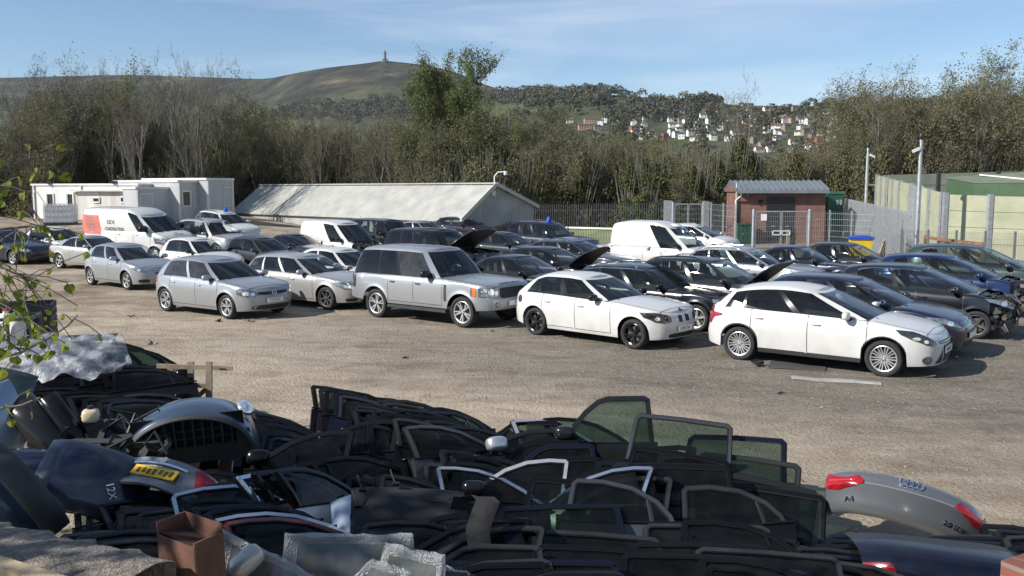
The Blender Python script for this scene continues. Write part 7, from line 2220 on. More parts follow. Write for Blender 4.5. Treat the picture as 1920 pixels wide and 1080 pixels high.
# silver boot lid with paired lamps and ring badge, lower right
def boot_silver():
    W = 0.70
    prof = [(0.40, 0.115), (0.28, 0.125), (0.14, 0.11), (0.05, 0.075), (0.02, 0.0), (0.0, -0.03), (0.015, -0.07), (0.04, -0.14), (0.06, -0.21), (0.09, -0.27), (0.13, -0.29)]
    def pt(a, k):
        i = min(int(k), len(prof) - 2); f = k - i
        y = prof[i][0] + (prof[i + 1][0] - prof[i][0]) * f; z = prof[i][1] + (prof[i + 1][1] - prof[i][1]) * f
        e = 1 - 0.10 * max(0, (k - 4) / 6) - 0.05 * max(0, (4 - k) / 4)
        return V3((a * W * e, y + 0.16 * a * a + 0.10 * a ** 6, z - 0.035 * a * a - 0.06 * abs(a) ** 5))
    G = [[pt(-1 + 2 * i / 28, j * 0.5) for j in range(2 * len(prof) - 1)] for i in range(29)]
    t = panel('boot_lid', 'boot lid', 'silver boot lid with four-ring badge and red lamps lying on the doors', G, 1708, 920, 7.9, -14, 25, -12, LIDSILVER, BLACK, 0.03)
    def lamp(s, m_):
        pts = [(s * 0.99, 2.9), (s * 0.99, 5.6), (s * 0.86, 6.2), (s * 0.58, 5.0), (s * 0.56, 3.9), (s * 0.62, 3.4)]
        mb = MB(); vs, fs = poly_patch(pt, pts, 0.012, 4, 0.4, 0.02, out=LID); mb.add(vs, fs); o = mb.build('tail_light', REDLENS, t, 50)
        mb = MB(); vs, fs = poly_patch(pt, [(s * 0.94, 3.9), (s * 0.66, 4.15), (s * 0.66, 4.4), (s * 0.94, 4.4)], 0.02, 2, 0.3, 0.01, out=LID); mb.add(vs, fs); mb.build('lamp_bar', mat('bright_red', (0.75, 0.03, 0.03), 0.15, coat=1.0), o, 50)
    lamp(1, 0); lamp(-1, 0)
    # highlight along the crease between the lamps, built as a paler strip
    mb = MB(); mb.tube([pt(a, 4.55) + V3((0, -0.006, 0)) for a in np.linspace(-0.55, 0.55, 14)], 0.006, 5); mb.build('crease_highlight', SILVER2, t, 60)
    for k in range(4):
        a0 = (k - 1.5) * 0.068
        mb = MB(); ring = []
        for j in range(18):
            th = 2 * math.pi * j / 18
            ring.append(pt(a0 + 0.050 * math.cos(th), 3.0 + 0.62 * math.sin(th)) + V3((0, -0.014, 0.006)))
        mb.tube(ring, 0.0065, 5, closed=True); mb.build('ring_badge', CHROME, t, 60)
    def lettering(s, a, k, size):
        p = pt(a, k); px_ = pt(a + 0.02, k) - pt(a - 0.02, k); pz = pt(a, k - 0.2) - pt(a, k + 0.2)
        n = px_.cross(pz).normalized()
        if n.y > 0: n = -n
        text('badge_lettering', s, size, t, frame_matrix(p + n * 0.006, px_, n), CHROME, 0.004)
    lettering('A4', -0.72, 7.4, 0.075); lettering('2.0 TDI', 0.62, 7.5, 0.065)
boot_silver()

def boot_dark():
    W = 0.68
    prof = [(0.55, 0.13), (0.35, 0.15), (0.16, 0.14), (0.05, 0.11), (0.0, 0.05), (0.0, -0.06), (0.02, -0.16), (0.06, -0.30), (0.10, -0.40)]
    def pt(a, k):
        i = max(0, min(int(k), len(prof) - 2)); f = k - i
        y = prof[i][0] + (prof[i + 1][0] - prof[i][0]) * f; z = prof[i][1] + (prof[i + 1][1] - prof[i][1]) * f
        return V3((a * W, y + 0.14 * a * a + 0.06 * a ** 6, z - 0.04 * a * a - 0.05 * abs(a) ** 5))
    G = [[pt(-1 + 2 * i / 24, j * 0.5) for j in range(2 * len(prof) - 1)] for i in range(25)]
    t = panel('boot_lid', 'boot lid', 'dark navy tailgate panel with a red lamp and chevron badge at the bottom right', G, 1818, 1060, 6.3, -6, 4, -4, NAVY, BLACK, 0.03, anchor=(0, 0.12))
    pts = [(-0.99, 3.6), (-0.99, 5.6), (-0.72, 5.5), (-0.70, 4.2), (-0.76, 3.6)]
    mb = MB(); vs, fs = poly_patch(pt, pts, 0.012, 3, 0.3, 0.02, out=LID); mb.add(vs, fs); o = mb.build('tail_light', REDLENS, t, 50)
    mb = MB()
    for k in range(5): mb.box(pt(-0.94 + k * 0.045, 4.9) + V3((0, -0.02, 0)), (0.022, 0.01, 0.03))
    mb.build('reflector', CHROME, o, None)
    mb = MB()
    for dk in (0.0, 0.55):
        a, b, c = pt(-0.09, 5.6 + dk) + V3((0, -.012, 0)), pt(0.0, 4.9 + dk) + V3((0, -.012, 0)), pt(0.09, 5.6 + dk) + V3((0, -.012, 0))
        mb.bar(a, b, 0.022, 0.012); mb.bar(b, c, 0.022, 0.012)
    mb.build('chevron_badge', CHROME, t, None)
boot_dark()

# silver lid with yellow plate, left
def boot_plate():
    W = 0.52
    prof = [(0.34, 0.10), (0.18, 0.12), (0.06, 0.10), (0.01, 0.05), (0.03, 0.0), (0.05, -0.10), (0.05, -0.17), (0.02, -0.21), (0.03, -0.27)]
    def pt(a, k):
        i = max(0, min(int(k), len(prof) - 2)); f = k - i
        y = prof[i][0] + (prof[i + 1][0] - prof[i][0]) * f; z = prof[i][1] + (prof[i + 1][1] - prof[i][1]) * f
        return V3((a * W, y + 0.12 * a * a + 0.05 * a ** 6, z - 0.03 * a * a))
    G = [[pt(-1 + 2 * i / 24, j * 0.5) for j in range(2 * len(prof) - 1)] for i in range(25)]
    t = panel('boot_lid', 'boot lid', 'silver boot lid with a yellow number plate and red lamps below the slatted undertray', G, 303, 864, 8.0, -10, 66, -9, LIDSILVER, BLACK, 0.03)
    for s in (-1, 1):
        mb = MB(); vs, fs = poly_patch(pt, [(s * 0.98, 3.0), (s * 0.98, 5.6), (s * 0.80, 5.4), (s * 0.64, 3.6), (s * 0.70, 2.9)], 0.012, 3, 0.3, 0.02, out=LID); mb.add(vs, fs); mb.build('tail_light', REDLENS, t, 50)
    mb = MB(); c = pt(0, 5.2); mb.box((0, 0, 0), (0.46, 0.012, 0.105)); o = mb.build('number_plate', PLATEY, t, None)
    o.location = c + V3((0, -0.012, 0)); o.rotation_euler = (0.1, 0, 0)
    mb = MB(); r_ = random.Random(3)
    for k in range(7): mb.box((-0.17 + k * 0.056 + (0.012 if k > 3 else 0), -0.008, r_.uniform(-.008, .008)), (0.034, 0.004, r_.uniform(0.04, 0.065)), 0, Euler((0, r_.uniform(-.3, .3), 0)).to_matrix())
    mb.build('worn_characters', mat('worn_ink', (0.12, 0.075, 0.01), 0.6, var=0.5, scale=20), o, None)
    mb = MB(); mb.tube([pt(a, 4.15) + V3((0, -0.015, 0)) for a in np.linspace(-0.55, 0.55, 12)], 0.014, 6); mb.build('chrome_strip', CHROME, t, 60)
    mb = MB(); mb.lathe([(0, .012), (.035, .01), (.04, 0)], 16, 'y', c=pt(0, 3.5) + V3((0, -0.01, 0))); mb.build('badge', CHROME, t, 50)
boot_plate()

# bumper standing on its face with the slatted undertray showing
def undertray():
    t = empty('bumper', (0, 0, 0), 0, 'dark blue front bumper standing on end with its arched slatted undertray showing', 'bumper')
    t.matrix_world = put_matrix(P(348, 783, 9.0), (0, 0.60, 0.0), 14, -16, 4)
    W, H = 0.66, 0.62
    def rim(a): # arch
        th = math.pi * a; return (-W * math.cos(th), H * math.sin(th) ** 0.75)
    mb = MB(); G = []
    for k in range(33):
        x, z = rim(k / 32); x1, z1 = x * 0.93, z * 0.93
        G.append([V3((x1, 0.03, z1)), V3((x * 0.97, -0.015, z * 0.97)), V3((x, 0.0, z)), V3((x * 1.01, 0.06, z * 1.02)), V3((x * 1.02, 0.16, z * 1.03)), V3((x * 1.0, 0.34, z * 1.0 - 0.02)), V3((x * 0.95, 0.55, z * 0.93 - 0.05))])
    mb.grid(G, 0, False)
    mb.build('bumper_skin', BLUEGREY, t, 60)
    mb = MB(); pts = [V3((rim(k / 32)[0] * 0.965, -0.012, rim(k / 32)[1] * 0.965)) for k in range(33)]; mb.tube(pts, 0.028, 6); mb.build('lip', DARKTRIM, t, 60)
    mb = MB()
    for k in range(10):
        x = -0.42 + k * 0.093; hz = H * (1 - (abs(x) / W) ** 2.2) ** 0.6 * 0.93
        mb.bar((x, 0.03, 0.22), (x + 0.01, 0.025, hz), 0.048, 0.02)
    o = mb.build('slats', DARKTRIM, t, None); o["kind"] = "stuff" if False else "thing"; del o["kind"]
    mb = MB(); mb.box((0, 0.035, 0.14), (1.16, 0.02, 0.20)); mb.box((-0.50, 0.03, 0.30), (0.16, 0.02, 0.22)); mb.box((0.53, 0.03, 0.28), (0.14, 0.02, 0.2)); mb.box((0, 0.04, 0.42), (0.9, 0.012, 0.02)); mb.box((0, 0.04, 0.33), (1.0, 0.012, 0.02)); mb.build('undertray', DARKTRIM, t, None)
    mb = MB(); mb.box((0, 0.07, 0.3), (1.1, 0.01, 0.55)); mb.build('backing', BLACK, t, None)
    # lamp and indentation on its flank
    mb = MB(); mb.ellipsoid((W * 0.86, 0.25, 0.50), (0.10, 0.13, 0.05), 12, 8, 0, Euler((0, 0.7, 0)).to_matrix()); mb.build('headlight', REFLECTOR, t, 60)
    mb = MB(); mb.lathe([(0, .01), (.05, .012), (.055, 0)], 16, 'z', c=(0, 0, 0)); o = mb.build('fog_light_recess', BLACK, t, 50); o.location = (W * 0.95, 0.3, 0.36); o.rotation_euler = (0, 1.1, 0)
undertray()

# dark blue chalk-marked panels
def shell_grid(w, h, cx, cz, nx=16, nz=10, edge=0.0, warp=0.0):
    return [[V3((x * w / 2, cx * x * x + cz * z * z + edge * (abs(x) ** 6 + abs(z) ** 6) + warp * x * z, z * h / 2)) for z in np.linspace(-1, 1, nz)] for x in np.linspace(-1, 1, nx)]
def chalk(t, s, size, x, z, rot, cx, cz, w, h):
    y = cx * (2 * x / w) ** 2 + cz * (2 * z / h) ** 2
    text('chalk_mark', s, size, t, frame_matrix((x, y - 0.02, z), (math.cos(rot), 0, math.sin(rot)), (0, -1, 0)), mat('chalk', (0.6, 0.6, 0.58), 0.9), 0.0008)
G = shell_grid(1.25, 0.62, 0.10, 0.10, edge=0.06); t = panel('bumper', 'bumper', 'midnight blue bumper marked 12X in chalk with a silver lamp at its left', G, 95, 880, 8.0, 22, 48, -14, MIDBLUE, BLACK)
chalk(t, '12X', 0.10, 0.30, 0.12, math.pi + 0.1, .1, .1, 1.25, .62)
mb = MB(); mb.box((-0.40, 0.02, -0.02), (0.34, 0.03, 0.17), 0, Euler((0, 0.5, 0)).to_matrix()); mb.build('headlight', REFLECTOR, t, None)
G = shell_grid(0.95, 0.66, 0.12, 0.05, edge=0.05); t = panel('body_panel', 'body panel', 'midnight blue wing panel marked 12X beside the silver-lamped bumper', G, 178, 890, 7.8, 34, 40, -30, MIDBLUE, BLACK)
chalk(t, '12X', 0.095, 0.18, -0.10, -1.0, .12, .05, .95, .66)
G = shell_grid(1.0, 0.5, 0.22, 0.06, edge=0.05); panel('bumper', 'bumper', 'blue-grey bumper corner curling in at the left edge', G, 20, 920, 7.4, 50, 30, -50, BLUEGREY, BLACK)
G = shell_grid(0.9, 0.22, 0.16, 0.02, edge=0.03); panel('bumper', 'bumper', 'black rubber bumper strip over the blue-grey bumper corner', G, 55, 915, 7.2, 40, 20, -60, DARKTRIM, BLACK)
G = shell_grid(1.1, 0.34, 0.14, 0.06, edge=0.05); t = panel('bumper', 'bumper', 'charcoal bumper end standing upright left of the radiator frame', G, 98, 822, 8.8, 30, 24, -58, CHARCOAL, BLACK)
G = shell_grid(0.8, 0.20, 0.10, 0.03, edge=0.03); panel('bumper', 'bumper', 'narrow black trim strip leaning against the radiator frame', G, 130, 800, 8.9, 30, 20, -64, BLACKP, BLACK)
G = shell_grid(0.75, 0.5, 0.10, 0.03, edge=0.02, warp=0.05); panel('bonnet_panel', 'body panel', 'pale blue-grey panel sticking up at the left edge', G, 5, 795, 8.8, 55, 6, -78, paint('pale_blue_paint', (0.22, 0.30, 0.40), 0.4), BLACK)
G = shell_grid(0.6, 0.35, 0.05, 0.03, edge=0.02); panel('body_panel', 'body panel', 'grey-green panel corner below the plastic sheet at the left edge', G, 12, 715, 10.4, 30, 30, -20, GREENP, BLACK)

# boot trim board on a pale blue boot lid, centre bottom
G = shell_grid(0.98, 0.62, 0.02, 0.03, edge=0.015); t = panel('boot_trim', 'trim board', 'black felt boot trim board lying face up in the middle of the heap', G, 770, 962, 7.3, 22, 58, -12, mat('black_felt', (0.022, 0.022, 0.023), 0.95, var=0.3, scale=6, bump=0.4, bscale=120), BLACK, 0.015)
for x, z in ((-0.40, 0.22), (-0.12, 0.30), (-0.44, 0.05)):
    mb = MB(); mb.tube([(x, 0.0, z), (x - 0.03, -0.03, z + 0.06), (x - 0.05, -0.05, z + 0.12)], 0.008, 5); mb.box((x, -0.01, z), (0.06, 0.03, 0.03)); mb.build('clip', BLACK, t, 40)
mb = MB(); mb.tube([(0.1, 0.0, 0.15), (0.3, -0.004, 0.12), (0.36, -0.004, 0.2)], 0.006, 5); mb.tube([(-0.3, 0.0, -0.2), (-0.1, -0.003, -0.16), (-0.05, -0.003, -0.05)], 0.006, 5); mb.build('pressed_line', BLACK, t, 40)
G = shell_grid(1.15, 0.55, 0.10, 0.05, edge=0.06); t = panel('boot_lid', 'boot lid', 'pale blue-silver boot lid showing round the edges of the black felt trim board', G, 752, 950, 7.55, 20, 56, -6, paint('sky_silver_paint', (0.30, 0.36, 0.44), 0.5, 0.1, 0.25), BLACK)

# radiator frame with header tank
def rad_frame():
    t = empty('front_panel', (0, 0, 0), 0, 'black radiator support frame with a cream coolant tank lying on the heap', 'front panel')
    t.matrix_world = put_matrix(P(205, 785, 9.2), (0, 0.35, 0.0), 8, 58, -4)
    mb = MB()
    loop = [V3((0.62 * math.cos(a) * (1.1 if abs(math.cos(a)) > .6 else 1), 0.0, 0.30 * math.sin(a))) for a in np.linspace(0, 2 * math.pi, 25)[:-1]]
    mb.tube(loop, 0.04, 6, closed=True); mb.bar((-0.6, 0, 0), (0.6, 0, 0.02), 0.08, 0.06); mb.bar((0, 0, -0.3), (0, 0, 0.3), 0.06)
    mb.box((0.3, 0.03, 0.12), (0.5, 0.05, 0.24)); mb.box((-0.3, 0.04, -0.1), (0.4, 0.06, 0.25))
    mb.build('frame', DARKTRIM, t, 50)
    rr = random.Random(4); mb = MB()
    for k in range(40):
        mb.box((rr.uniform(-.7, .7), rr.uniform(-0.06, 0.12), rr.uniform(-.4, .3)), (rr.uniform(.05, .2), rr.uniform(.03, .12), rr.uniform(.03, .14)), rr.choice((0, 0, 1)), Euler((rr.uniform(0, 3), rr.uniform(0, 3), rr.uniform(0, 3))).to_matrix())
    for k in range(10):
        a = V3((rr.uniform(-.7, .7), -.05, rr.uniform(-.3, .3))); mb.tube([a, a + V3((rr.uniform(-.2, .2), -.1, .1)), a + V3((rr.uniform(-.4, .4), 0, rr.uniform(-.2, .2)))], 0.014, 5, 0)
    mb.build('fittings', [BLACK, DIRTYMETAL], t, 30)
    k_ = empty('coolant_tank', P(170, 779, 9.0), 0.3, 'cream plastic coolant tank with black cap on the radiator frame', 'tank')
    CR = mat('cream_plastic', (0.55, 0.46, 0.30), 0.45, var=0.2, scale=9)
    mb = MB(); mb.ellipsoid((0, 0, 0), (0.085, 0.075, 0.07), 16, 10, 0, None, 0.6); mb.tube([(-.087, 0, 0), (0, -.078, 0), (.087, 0, 0), (0, .078, 0)], 0.008, 5, closed=True); mb.build('body', CR, k_, 60)
    mb = MB(); mb.lathe([(0.0, .1), (.03, .1), (.032, .06)], 12); mb.build('cap', BLACK, k_, 40)
rad_frame()

# seat belt strap hanging over a door
t = empty('webbing_strap', (0, 0, 0), 0, 'wide black woven strap draped over a door frame, centre bottom', 'strap')
mb = MB(); W_ = mat('webbing', (0.018, 0.018, 0.019), 0.85, var=0.4, scale=30, bump=0.5, bscale=150)
pts = [(862, 938, 6.9), (905, 930, 6.75), (915, 940, 6.65), (905, 965, 6.6), (895, 995, 6.55), (900, 1030, 6.5)]
G = []
for x, y, Y in pts:
    p = P(x, y, Y); G.append([p + V3((-0.09, 0, 0.01)), p + V3((-.03, -0.02, 0.0)), p + V3((.03, -0.025, 0.0)), p + V3((0.09, 0.0, -0.01))])
mb.grid(G, 0); mb.grid([[q + V3((0, 0.012, 0)) for q in r] for r in G], 0, True); mb.build('strap', W_, t, 60)
mb = MB(); p = P(862, 942, 6.85); mb.box(p, (0.14, 0.03, 0.12), 0, Euler((0.3, 0.2, 0.3)).to_matrix()); mb.build('buckle_flap', W_, t, None)

# bubble-wrapped panes, lower middle
def foil():
    m = bpy.data.materials.new('bubble_wrap'); m.use_nodes = True; nt = m.node_tree; b = nt.nodes["Principled BSDF"]
    tc = N(nt, "ShaderNodeTexCoord")
    vo = N(nt, "ShaderNodeTexVoronoi", Scale=85.0); nt.links.new(tc.outputs["Object"], vo.inputs["Vector"])
    no = N(nt, "ShaderNodeTexNoise", Scale=7.0, Detail=6.0, Roughness=0.7); nt.links.new(tc.outputs["Object"], no.inputs["Vector"])
    ad = N(nt, "ShaderNodeMath", operation='MULTIPLY_ADD'); nt.links.new(no.outputs["Fac"], ad.inputs[0]); ad.inputs[1].default_value = 1.8; nt.links.new(vo.outputs["Distance"], ad.inputs[2])
    bp = N(nt, "ShaderNodeBump", Strength=1.0, Distance=0.022); nt.links.new(ad.outputs[0], bp.inputs["Height"]); nt.links.new(bp.outputs[0], b.inputs["Normal"])
    b.inputs["Base Color"].default_value = (0.75, 0.77, 0.80, 1); b.inputs["Roughness"].default_value = 0.16; b.inputs["Alpha"].default_value = 0.42
    b.inputs["Specular IOR Level"].default_value = 0.8
    return m
WRAP = foil()
def wrapped(label, outline, px, py, Y, yaw, lean, roll, seed):
    """windscreen-like pane wrapped in bubble wrap: tinted pane inside, wrinkled rim of wrap outside"""
    t = empty('wrapped_pane', (0, 0, 0), 0, label, 'wrapped glass', 'bubble-wrapped panes at the bottom of the heap')
    t.matrix_world = put_matrix(P(px, py, Y), (0, 0.3, 0.0), yaw, lean, roll)
    rr = random.Random(seed)
    c = V3((sum(p[0] for p in outline) / len(outline), 0, sum(p[1] for p in outline) / len(outline)))
    B = []
    n = len(outline)
    for i in range(n):
        a, b = outline[i], outline[(i + 1) % n]
        for k in range(10): B.append(V3((a[0] + (b[0] - a[0]) * k / 10, 0, a[1] + (b[1] - a[1]) * k / 10)))
    def ringp(k, y, jit): return [c + (p - c) * k + V3((0, y + rr.uniform(-jit, jit), rr.uniform(-jit, jit))) for p in B]
    rings = [ringp(0.80, -0.016, 0.004), ringp(0.89, -0.03, 0.012), ringp(0.96, -0.034, 0.014), ringp(1.01, -0.018, 0.016), ringp(1.02, 0.0, 0.016), ringp(1.0, 0.02, 0.014), ringp(0.9, 0.03, 0.01)]
    mb = MB(); mb.grid([r + [r[0]] for r in rings], 0); mb.build('wrap_border', WRAP, t, 60)
    mb = MB(); q = ringp(0.82, -0.012, 0.0); mb.add(q + [c], [(i, (i + 1) % len(q), len(q)) for i in range(len(q))]); mb.build('wrap_sheet', glass('cloudy_wrap', (0.55, 0.62, 0.60), 0.16, 0.08, (0.5, 0.53, 0.52)), t, 60)
    mb = MB(); q = ringp(0.95, 0.02, 0.0); mb.add(q + [c + V3((0, 0.02, 0))], [(i, (i + 1) % len(q), len(q)) for i in range(len(q))]); mb.build('pane', glass('pane_green', (0.30, 0.42, 0.38), 0.05), t, 60)
wrapped('big bubble-wrapped pane sloping down from left to right at the bottom edge', [(-0.62, -0.35), (0.75, -0.45), (0.55, -0.05), (-0.1, 0.22), (-0.62, 0.38)], 585, 1035, 5.3, -4, 30, -4, 1)
wrapped('bubble-wrapped rectangular pane standing behind the sloping pane', [(-0.45, -0.3), (0.48, -0.3), (0.42, 0.30), (-0.42, 0.30)], 655, 1003, 5.9, 6, 22, -2, 2)
wrapped('bubble-wrapped triangular quarter pane in the middle of the wrapped group', [(-0.32, -0.2), (0.42, -0.25), (0.30, 0.20), (0.05, 0.24)], 690, 1030, 5.55, -6, 30, -6, 3)
wrapped('crumpled bubble-wrapped pane at the right of the wrapped group', [(-0.25, -0.35), (0.3, -0.35), (0.22, 0.25), (-0.22, 0.28)], 780, 1022, 5.7, -24, 26, 2, 4)
wrapped('small crumpled bubble wrap bundle beside the bottom doors', [(-0.16, -0.14), (0.18, -0.14), (0.12, 0.13), (-0.06, 0.16)], 860, 1025, 5.9, -20, 36, 4, 5)
wrapped('bubble wrap fold along the bottom edge beside the silver mirror', [(-0.35, -0.1), (0.4, -0.12), (0.4, 0.08), (-0.35, 0.1)], 500, 1083, 4.9, 0, 50, -2, 6)
# silver mirror shell
t = empty('wing_mirror', P(462, 1052, 5.2), 0.5, 'loose silver wing mirror beside the rusty box', 'mirror'); t.rotation_euler = (0.2, -0.6, 0.5)
mb = MB(); mb.ellipsoid((0, 0, 0), (0.11, 0.075, 0.06), 16, 10, 0, None, 0.7); mb.build('shell', SILVER2, t, 60)
mb = MB(); mb.ellipsoid((0.0, 0.04, -0.02), (0.10, 0.05, 0.05), 14, 8, 0, None, 0.7); mb.build('housing', BLACK, t, 60)

# rusty brown box
t = empty('rusty_box', (0, 0, 0), 0, 'rust-brown steel box with an open corner standing on the concrete wall', 'box')
p = P(362, 1000, 4.9)
BOXM = mat('rust_brown', (0.105, 0.048, 0.030), 0.8, var=0.35, scale=5, bump=0.25, bscale=40)
t.scale = (0.55, 1.0, 1.15); t.location = (p.x - 0.02, p.y + 0.05, p.z - 0.40); t.rotation_euler = (0.0, -0.05, 0.95)
mb = MB(); mb.box((0, -0.17, 0.17), (0.34, 0.012, 0.36)); mb.build('front', BOXM, t, None)
mb = MB(); mb.box((0.17, 0, 0.19), (0.012, 0.34, 0.40)); mb.build('side', BOXM, t, None)
mb = MB(); mb.box((-0.17, 0, 0.16), (0.012, 0.34, 0.34)); mb.build('side', BOXM, t, None)
mb = MB(); mb.box((0, 0.17, 0.19), (0.34, 0.012, 0.40)); mb.build('back', BOXM, t, None)
mb = MB(); mb.box((0.02, 0.0, 0.30), (0.30, 0.33, 0.01), 0, Euler((0.12, 0.1, 0)).to_matrix()); mb.build('flap', mat('dark_rust', (0.05, 0.025, 0.018), 0.85, var=0.4), t, None)

# concrete wall, plank, plastic offcut
def wall_near():
    a, b = P(-120, 965, 5.55), P(330, 1092, 4.75)
    t = empty('concrete_wall', (0, 0, 0), 0, 'rough crumbling concrete wall top in the bottom left corner', 'wall')
    CON = mat('rough_concrete', (0.20, 0.175, 0.145), 0.95, var=0.55, scale=22, bump=1.0, bscale=70)
    d = (b - a); n = V3((d.y, -d.x, 0)).normalized()
    rr = random.Random(2); mb = MB(); G = []
    zt = 1.28
    for i in range(37):
        p = a + d * (i / 36); row = []
        for k, (o, z) in enumerate(((0, -0.9), (-0.0, -0.25), (0.0, -0.02), (0.05, 0.0), (0.15, 0.012), (0.28, 0.01), (0.42, 0.0), (0.46, -0.03), (0.46, -0.9))):
            j = 0.02 if k in (2, 6, 7) else 0.007
            q = V3((p.x, p.y, zt)) + n * (o + rr.uniform(-j, j)) + V3((0, 0, z + rr.uniform(-j, j))); row.append(q)
        G.append(row)
    mb.grid(G, 0, True); mb.build('wall', CON, t, 40)
    t2 = empty('timber_plank', (0, 0, 0), 0, 'pale timber plank along the near side of the concrete wall', 'plank')
    mb = MB(); q0, q1 = P(-60, 1042, 4.75), P(160, 1112, 4.3); mb.bar(q0, q1, 0.10, 0.05); mb.build('plank', mat('new_timber', (0.42, 0.33, 0.20), 0.75, var=0.2, scale=4, bump=0.3, bscale=50), t2, None)
    t3 = empty('plastic_tray', P(52, 1048, 4.95), -0.45, 'broken grey plastic undertray lying on the concrete wall', 'tray')
    mb = MB(); mb.grid([[V3((x, y + 0.03 * math.sin(x * 9), 0.03 * math.sin(y * 20 + x * 6) + 0.01)) for y in np.linspace(-0.07, 0.07, 6)] for x in np.linspace(-0.16, 0.16, 12)]); mb.build('sheet', DARKTRIM, t3, 60)
    mb = MB()
    for k in range(5): mb.bar((-0.13 + 0.065 * k, -0.06, 0.03), (-0.12 + 0.065 * k, 0.06, 0.045), 0.012)
    mb.build('rib', DARKTRIM, t3, None)
    # brick corner at the lower right
    t4 = empty('brick_pier', (0, 0, 0), 0, 'corner of a red brick pier at the bottom right edge', 'pier')
    mb = MB(); q = P(1932, 1062, 4.6); mb.box((q.x + 0.1, q.y, q.z - 0.5), (0.30, 0.34, 1.0), 0, Matrix.Rotation(0.5, 3, 'Z')); mb.build('brickwork', BRICK, t4, None)
wall_near()

# timber trestle
def trestle():
    t = empty('timber_trestle', (0, 0, 0), 0, 'weathered timber trestle frame standing behind the heap', 'trestle')
    Y = 11.6
    def bar(a, b, w, nm):
        mb = MB(); mb.bar(P(*a), P(*b), w, w * 0.6, 0, (0, 1, 0)); mb.build(nm, WOODOLD, t, None)
    bar((294, 686, Y), (436, 691, Y), 0.055, 'rail'); bar((296, 719, Y), (395, 724, Y), 0.055, 'rail')
    for x, y0, y1, dy in ((320, 684, 775, 0.12), (358, 678, 770, 0.12), (392, 678, 775, -0.1)): bar((x, y0, Y + dy), (x, y1 + 25, Y + dy), 0.075, 'upright')
    bar((322, 722, Y + .2), (385, 775, Y + .2), 0.06, 'brace'); bar((390, 726, Y + .05), (340, 772, Y + .05), 0.06, 'brace')
trestle()

# clear plastic sheet over the far-left heap
def plastic_sheet():
    m = bpy.data.materials.new('clear_polythene'); m.use_nodes = True; nt = m.node_tree; b = nt.nodes["Principled BSDF"]
    tc = N(nt, "ShaderNodeTexCoord")
    no = N(nt, "ShaderNodeTexNoise", Scale=4.0, Detail=8.0, Roughness=0.65, Distortion=1.2); nt.links.new(tc.outputs["Object"], no.inputs["Vector"])
    bp = N(nt, "ShaderNodeBump", Strength=0.8, Distance=0.06); nt.links.new(no.outputs["Fac"], bp.inputs["Height"]); nt.links.new(bp.outputs[0], b.inputs["Normal"])
    b.inputs["Base Color"].default_value = (0.34, 0.36, 0.40, 1); b.inputs["Roughness"].default_value = 0.14; b.inputs["Specular IOR Level"].default_value = 1.0
    r = ramp(nt, no.outputs["Fac"], [(0.38, (0.22,) * 3), (0.66, (0.80,) * 3)]); nt.links.new(r, b.inputs["Alpha"])
    t = empty('plastic_sheet', (0, 0, 0), 0, 'crumpled clear plastic sheet thrown over the black doors at the far left', 'plastic sheet')
    rr = random.Random(6)
    rows = [[(-20, 655, 12.6), (40, 640, 12.7), (100, 634, 12.6), (160, 632, 12.4), (205, 630, 12.2), (232, 636, 12.0)],
            [(-20, 680, 12.0), (40, 655, 12.1), (100, 650, 11.9), (160, 648, 11.7), (205, 645, 11.6), (238, 660, 11.6)],
            [(-20, 700, 11.5), (35, 690, 11.5), (95, 668, 11.3), (150, 672, 11.1), (205, 690, 11.1), (250, 690, 11.2)],
            [(-20, 715, 11.1), (60, 712, 11.0), (80, 720, 10.8), (130, 712, 10.7), (180, 712, 10.7), (215, 700, 10.9)]]
    W = [[P(*q) for q in r] for r in rows]
    def bil(i, j):
        a, b_ = min(int(i), 2), min(int(j), 4); f, g = i - a, j - b_
        p = W[a][b_] * (1 - f) * (1 - g) + W[a + 1][b_] * f * (1 - g) + W[a][b_ + 1] * (1 - f) * g + W[a + 1][b_ + 1] * f * g
        w = 0.035 * math.sin(i * 3 + j * 4) + 0.022 * math.sin(i * 7 - j * 3 + 1) + 0.012 * math.sin(i * 13 + j * 9)
        return p + V3((0, -w * 0.5, w + 0.04 + rr.uniform(-.004, .004)))
    mb = MB(); mb.grid([[bil(3 * a / 40, 5 * c / 56) for c in range(57)] for a in range(41)]); mb.build('sheet', m, t, 70)
plastic_sheet()

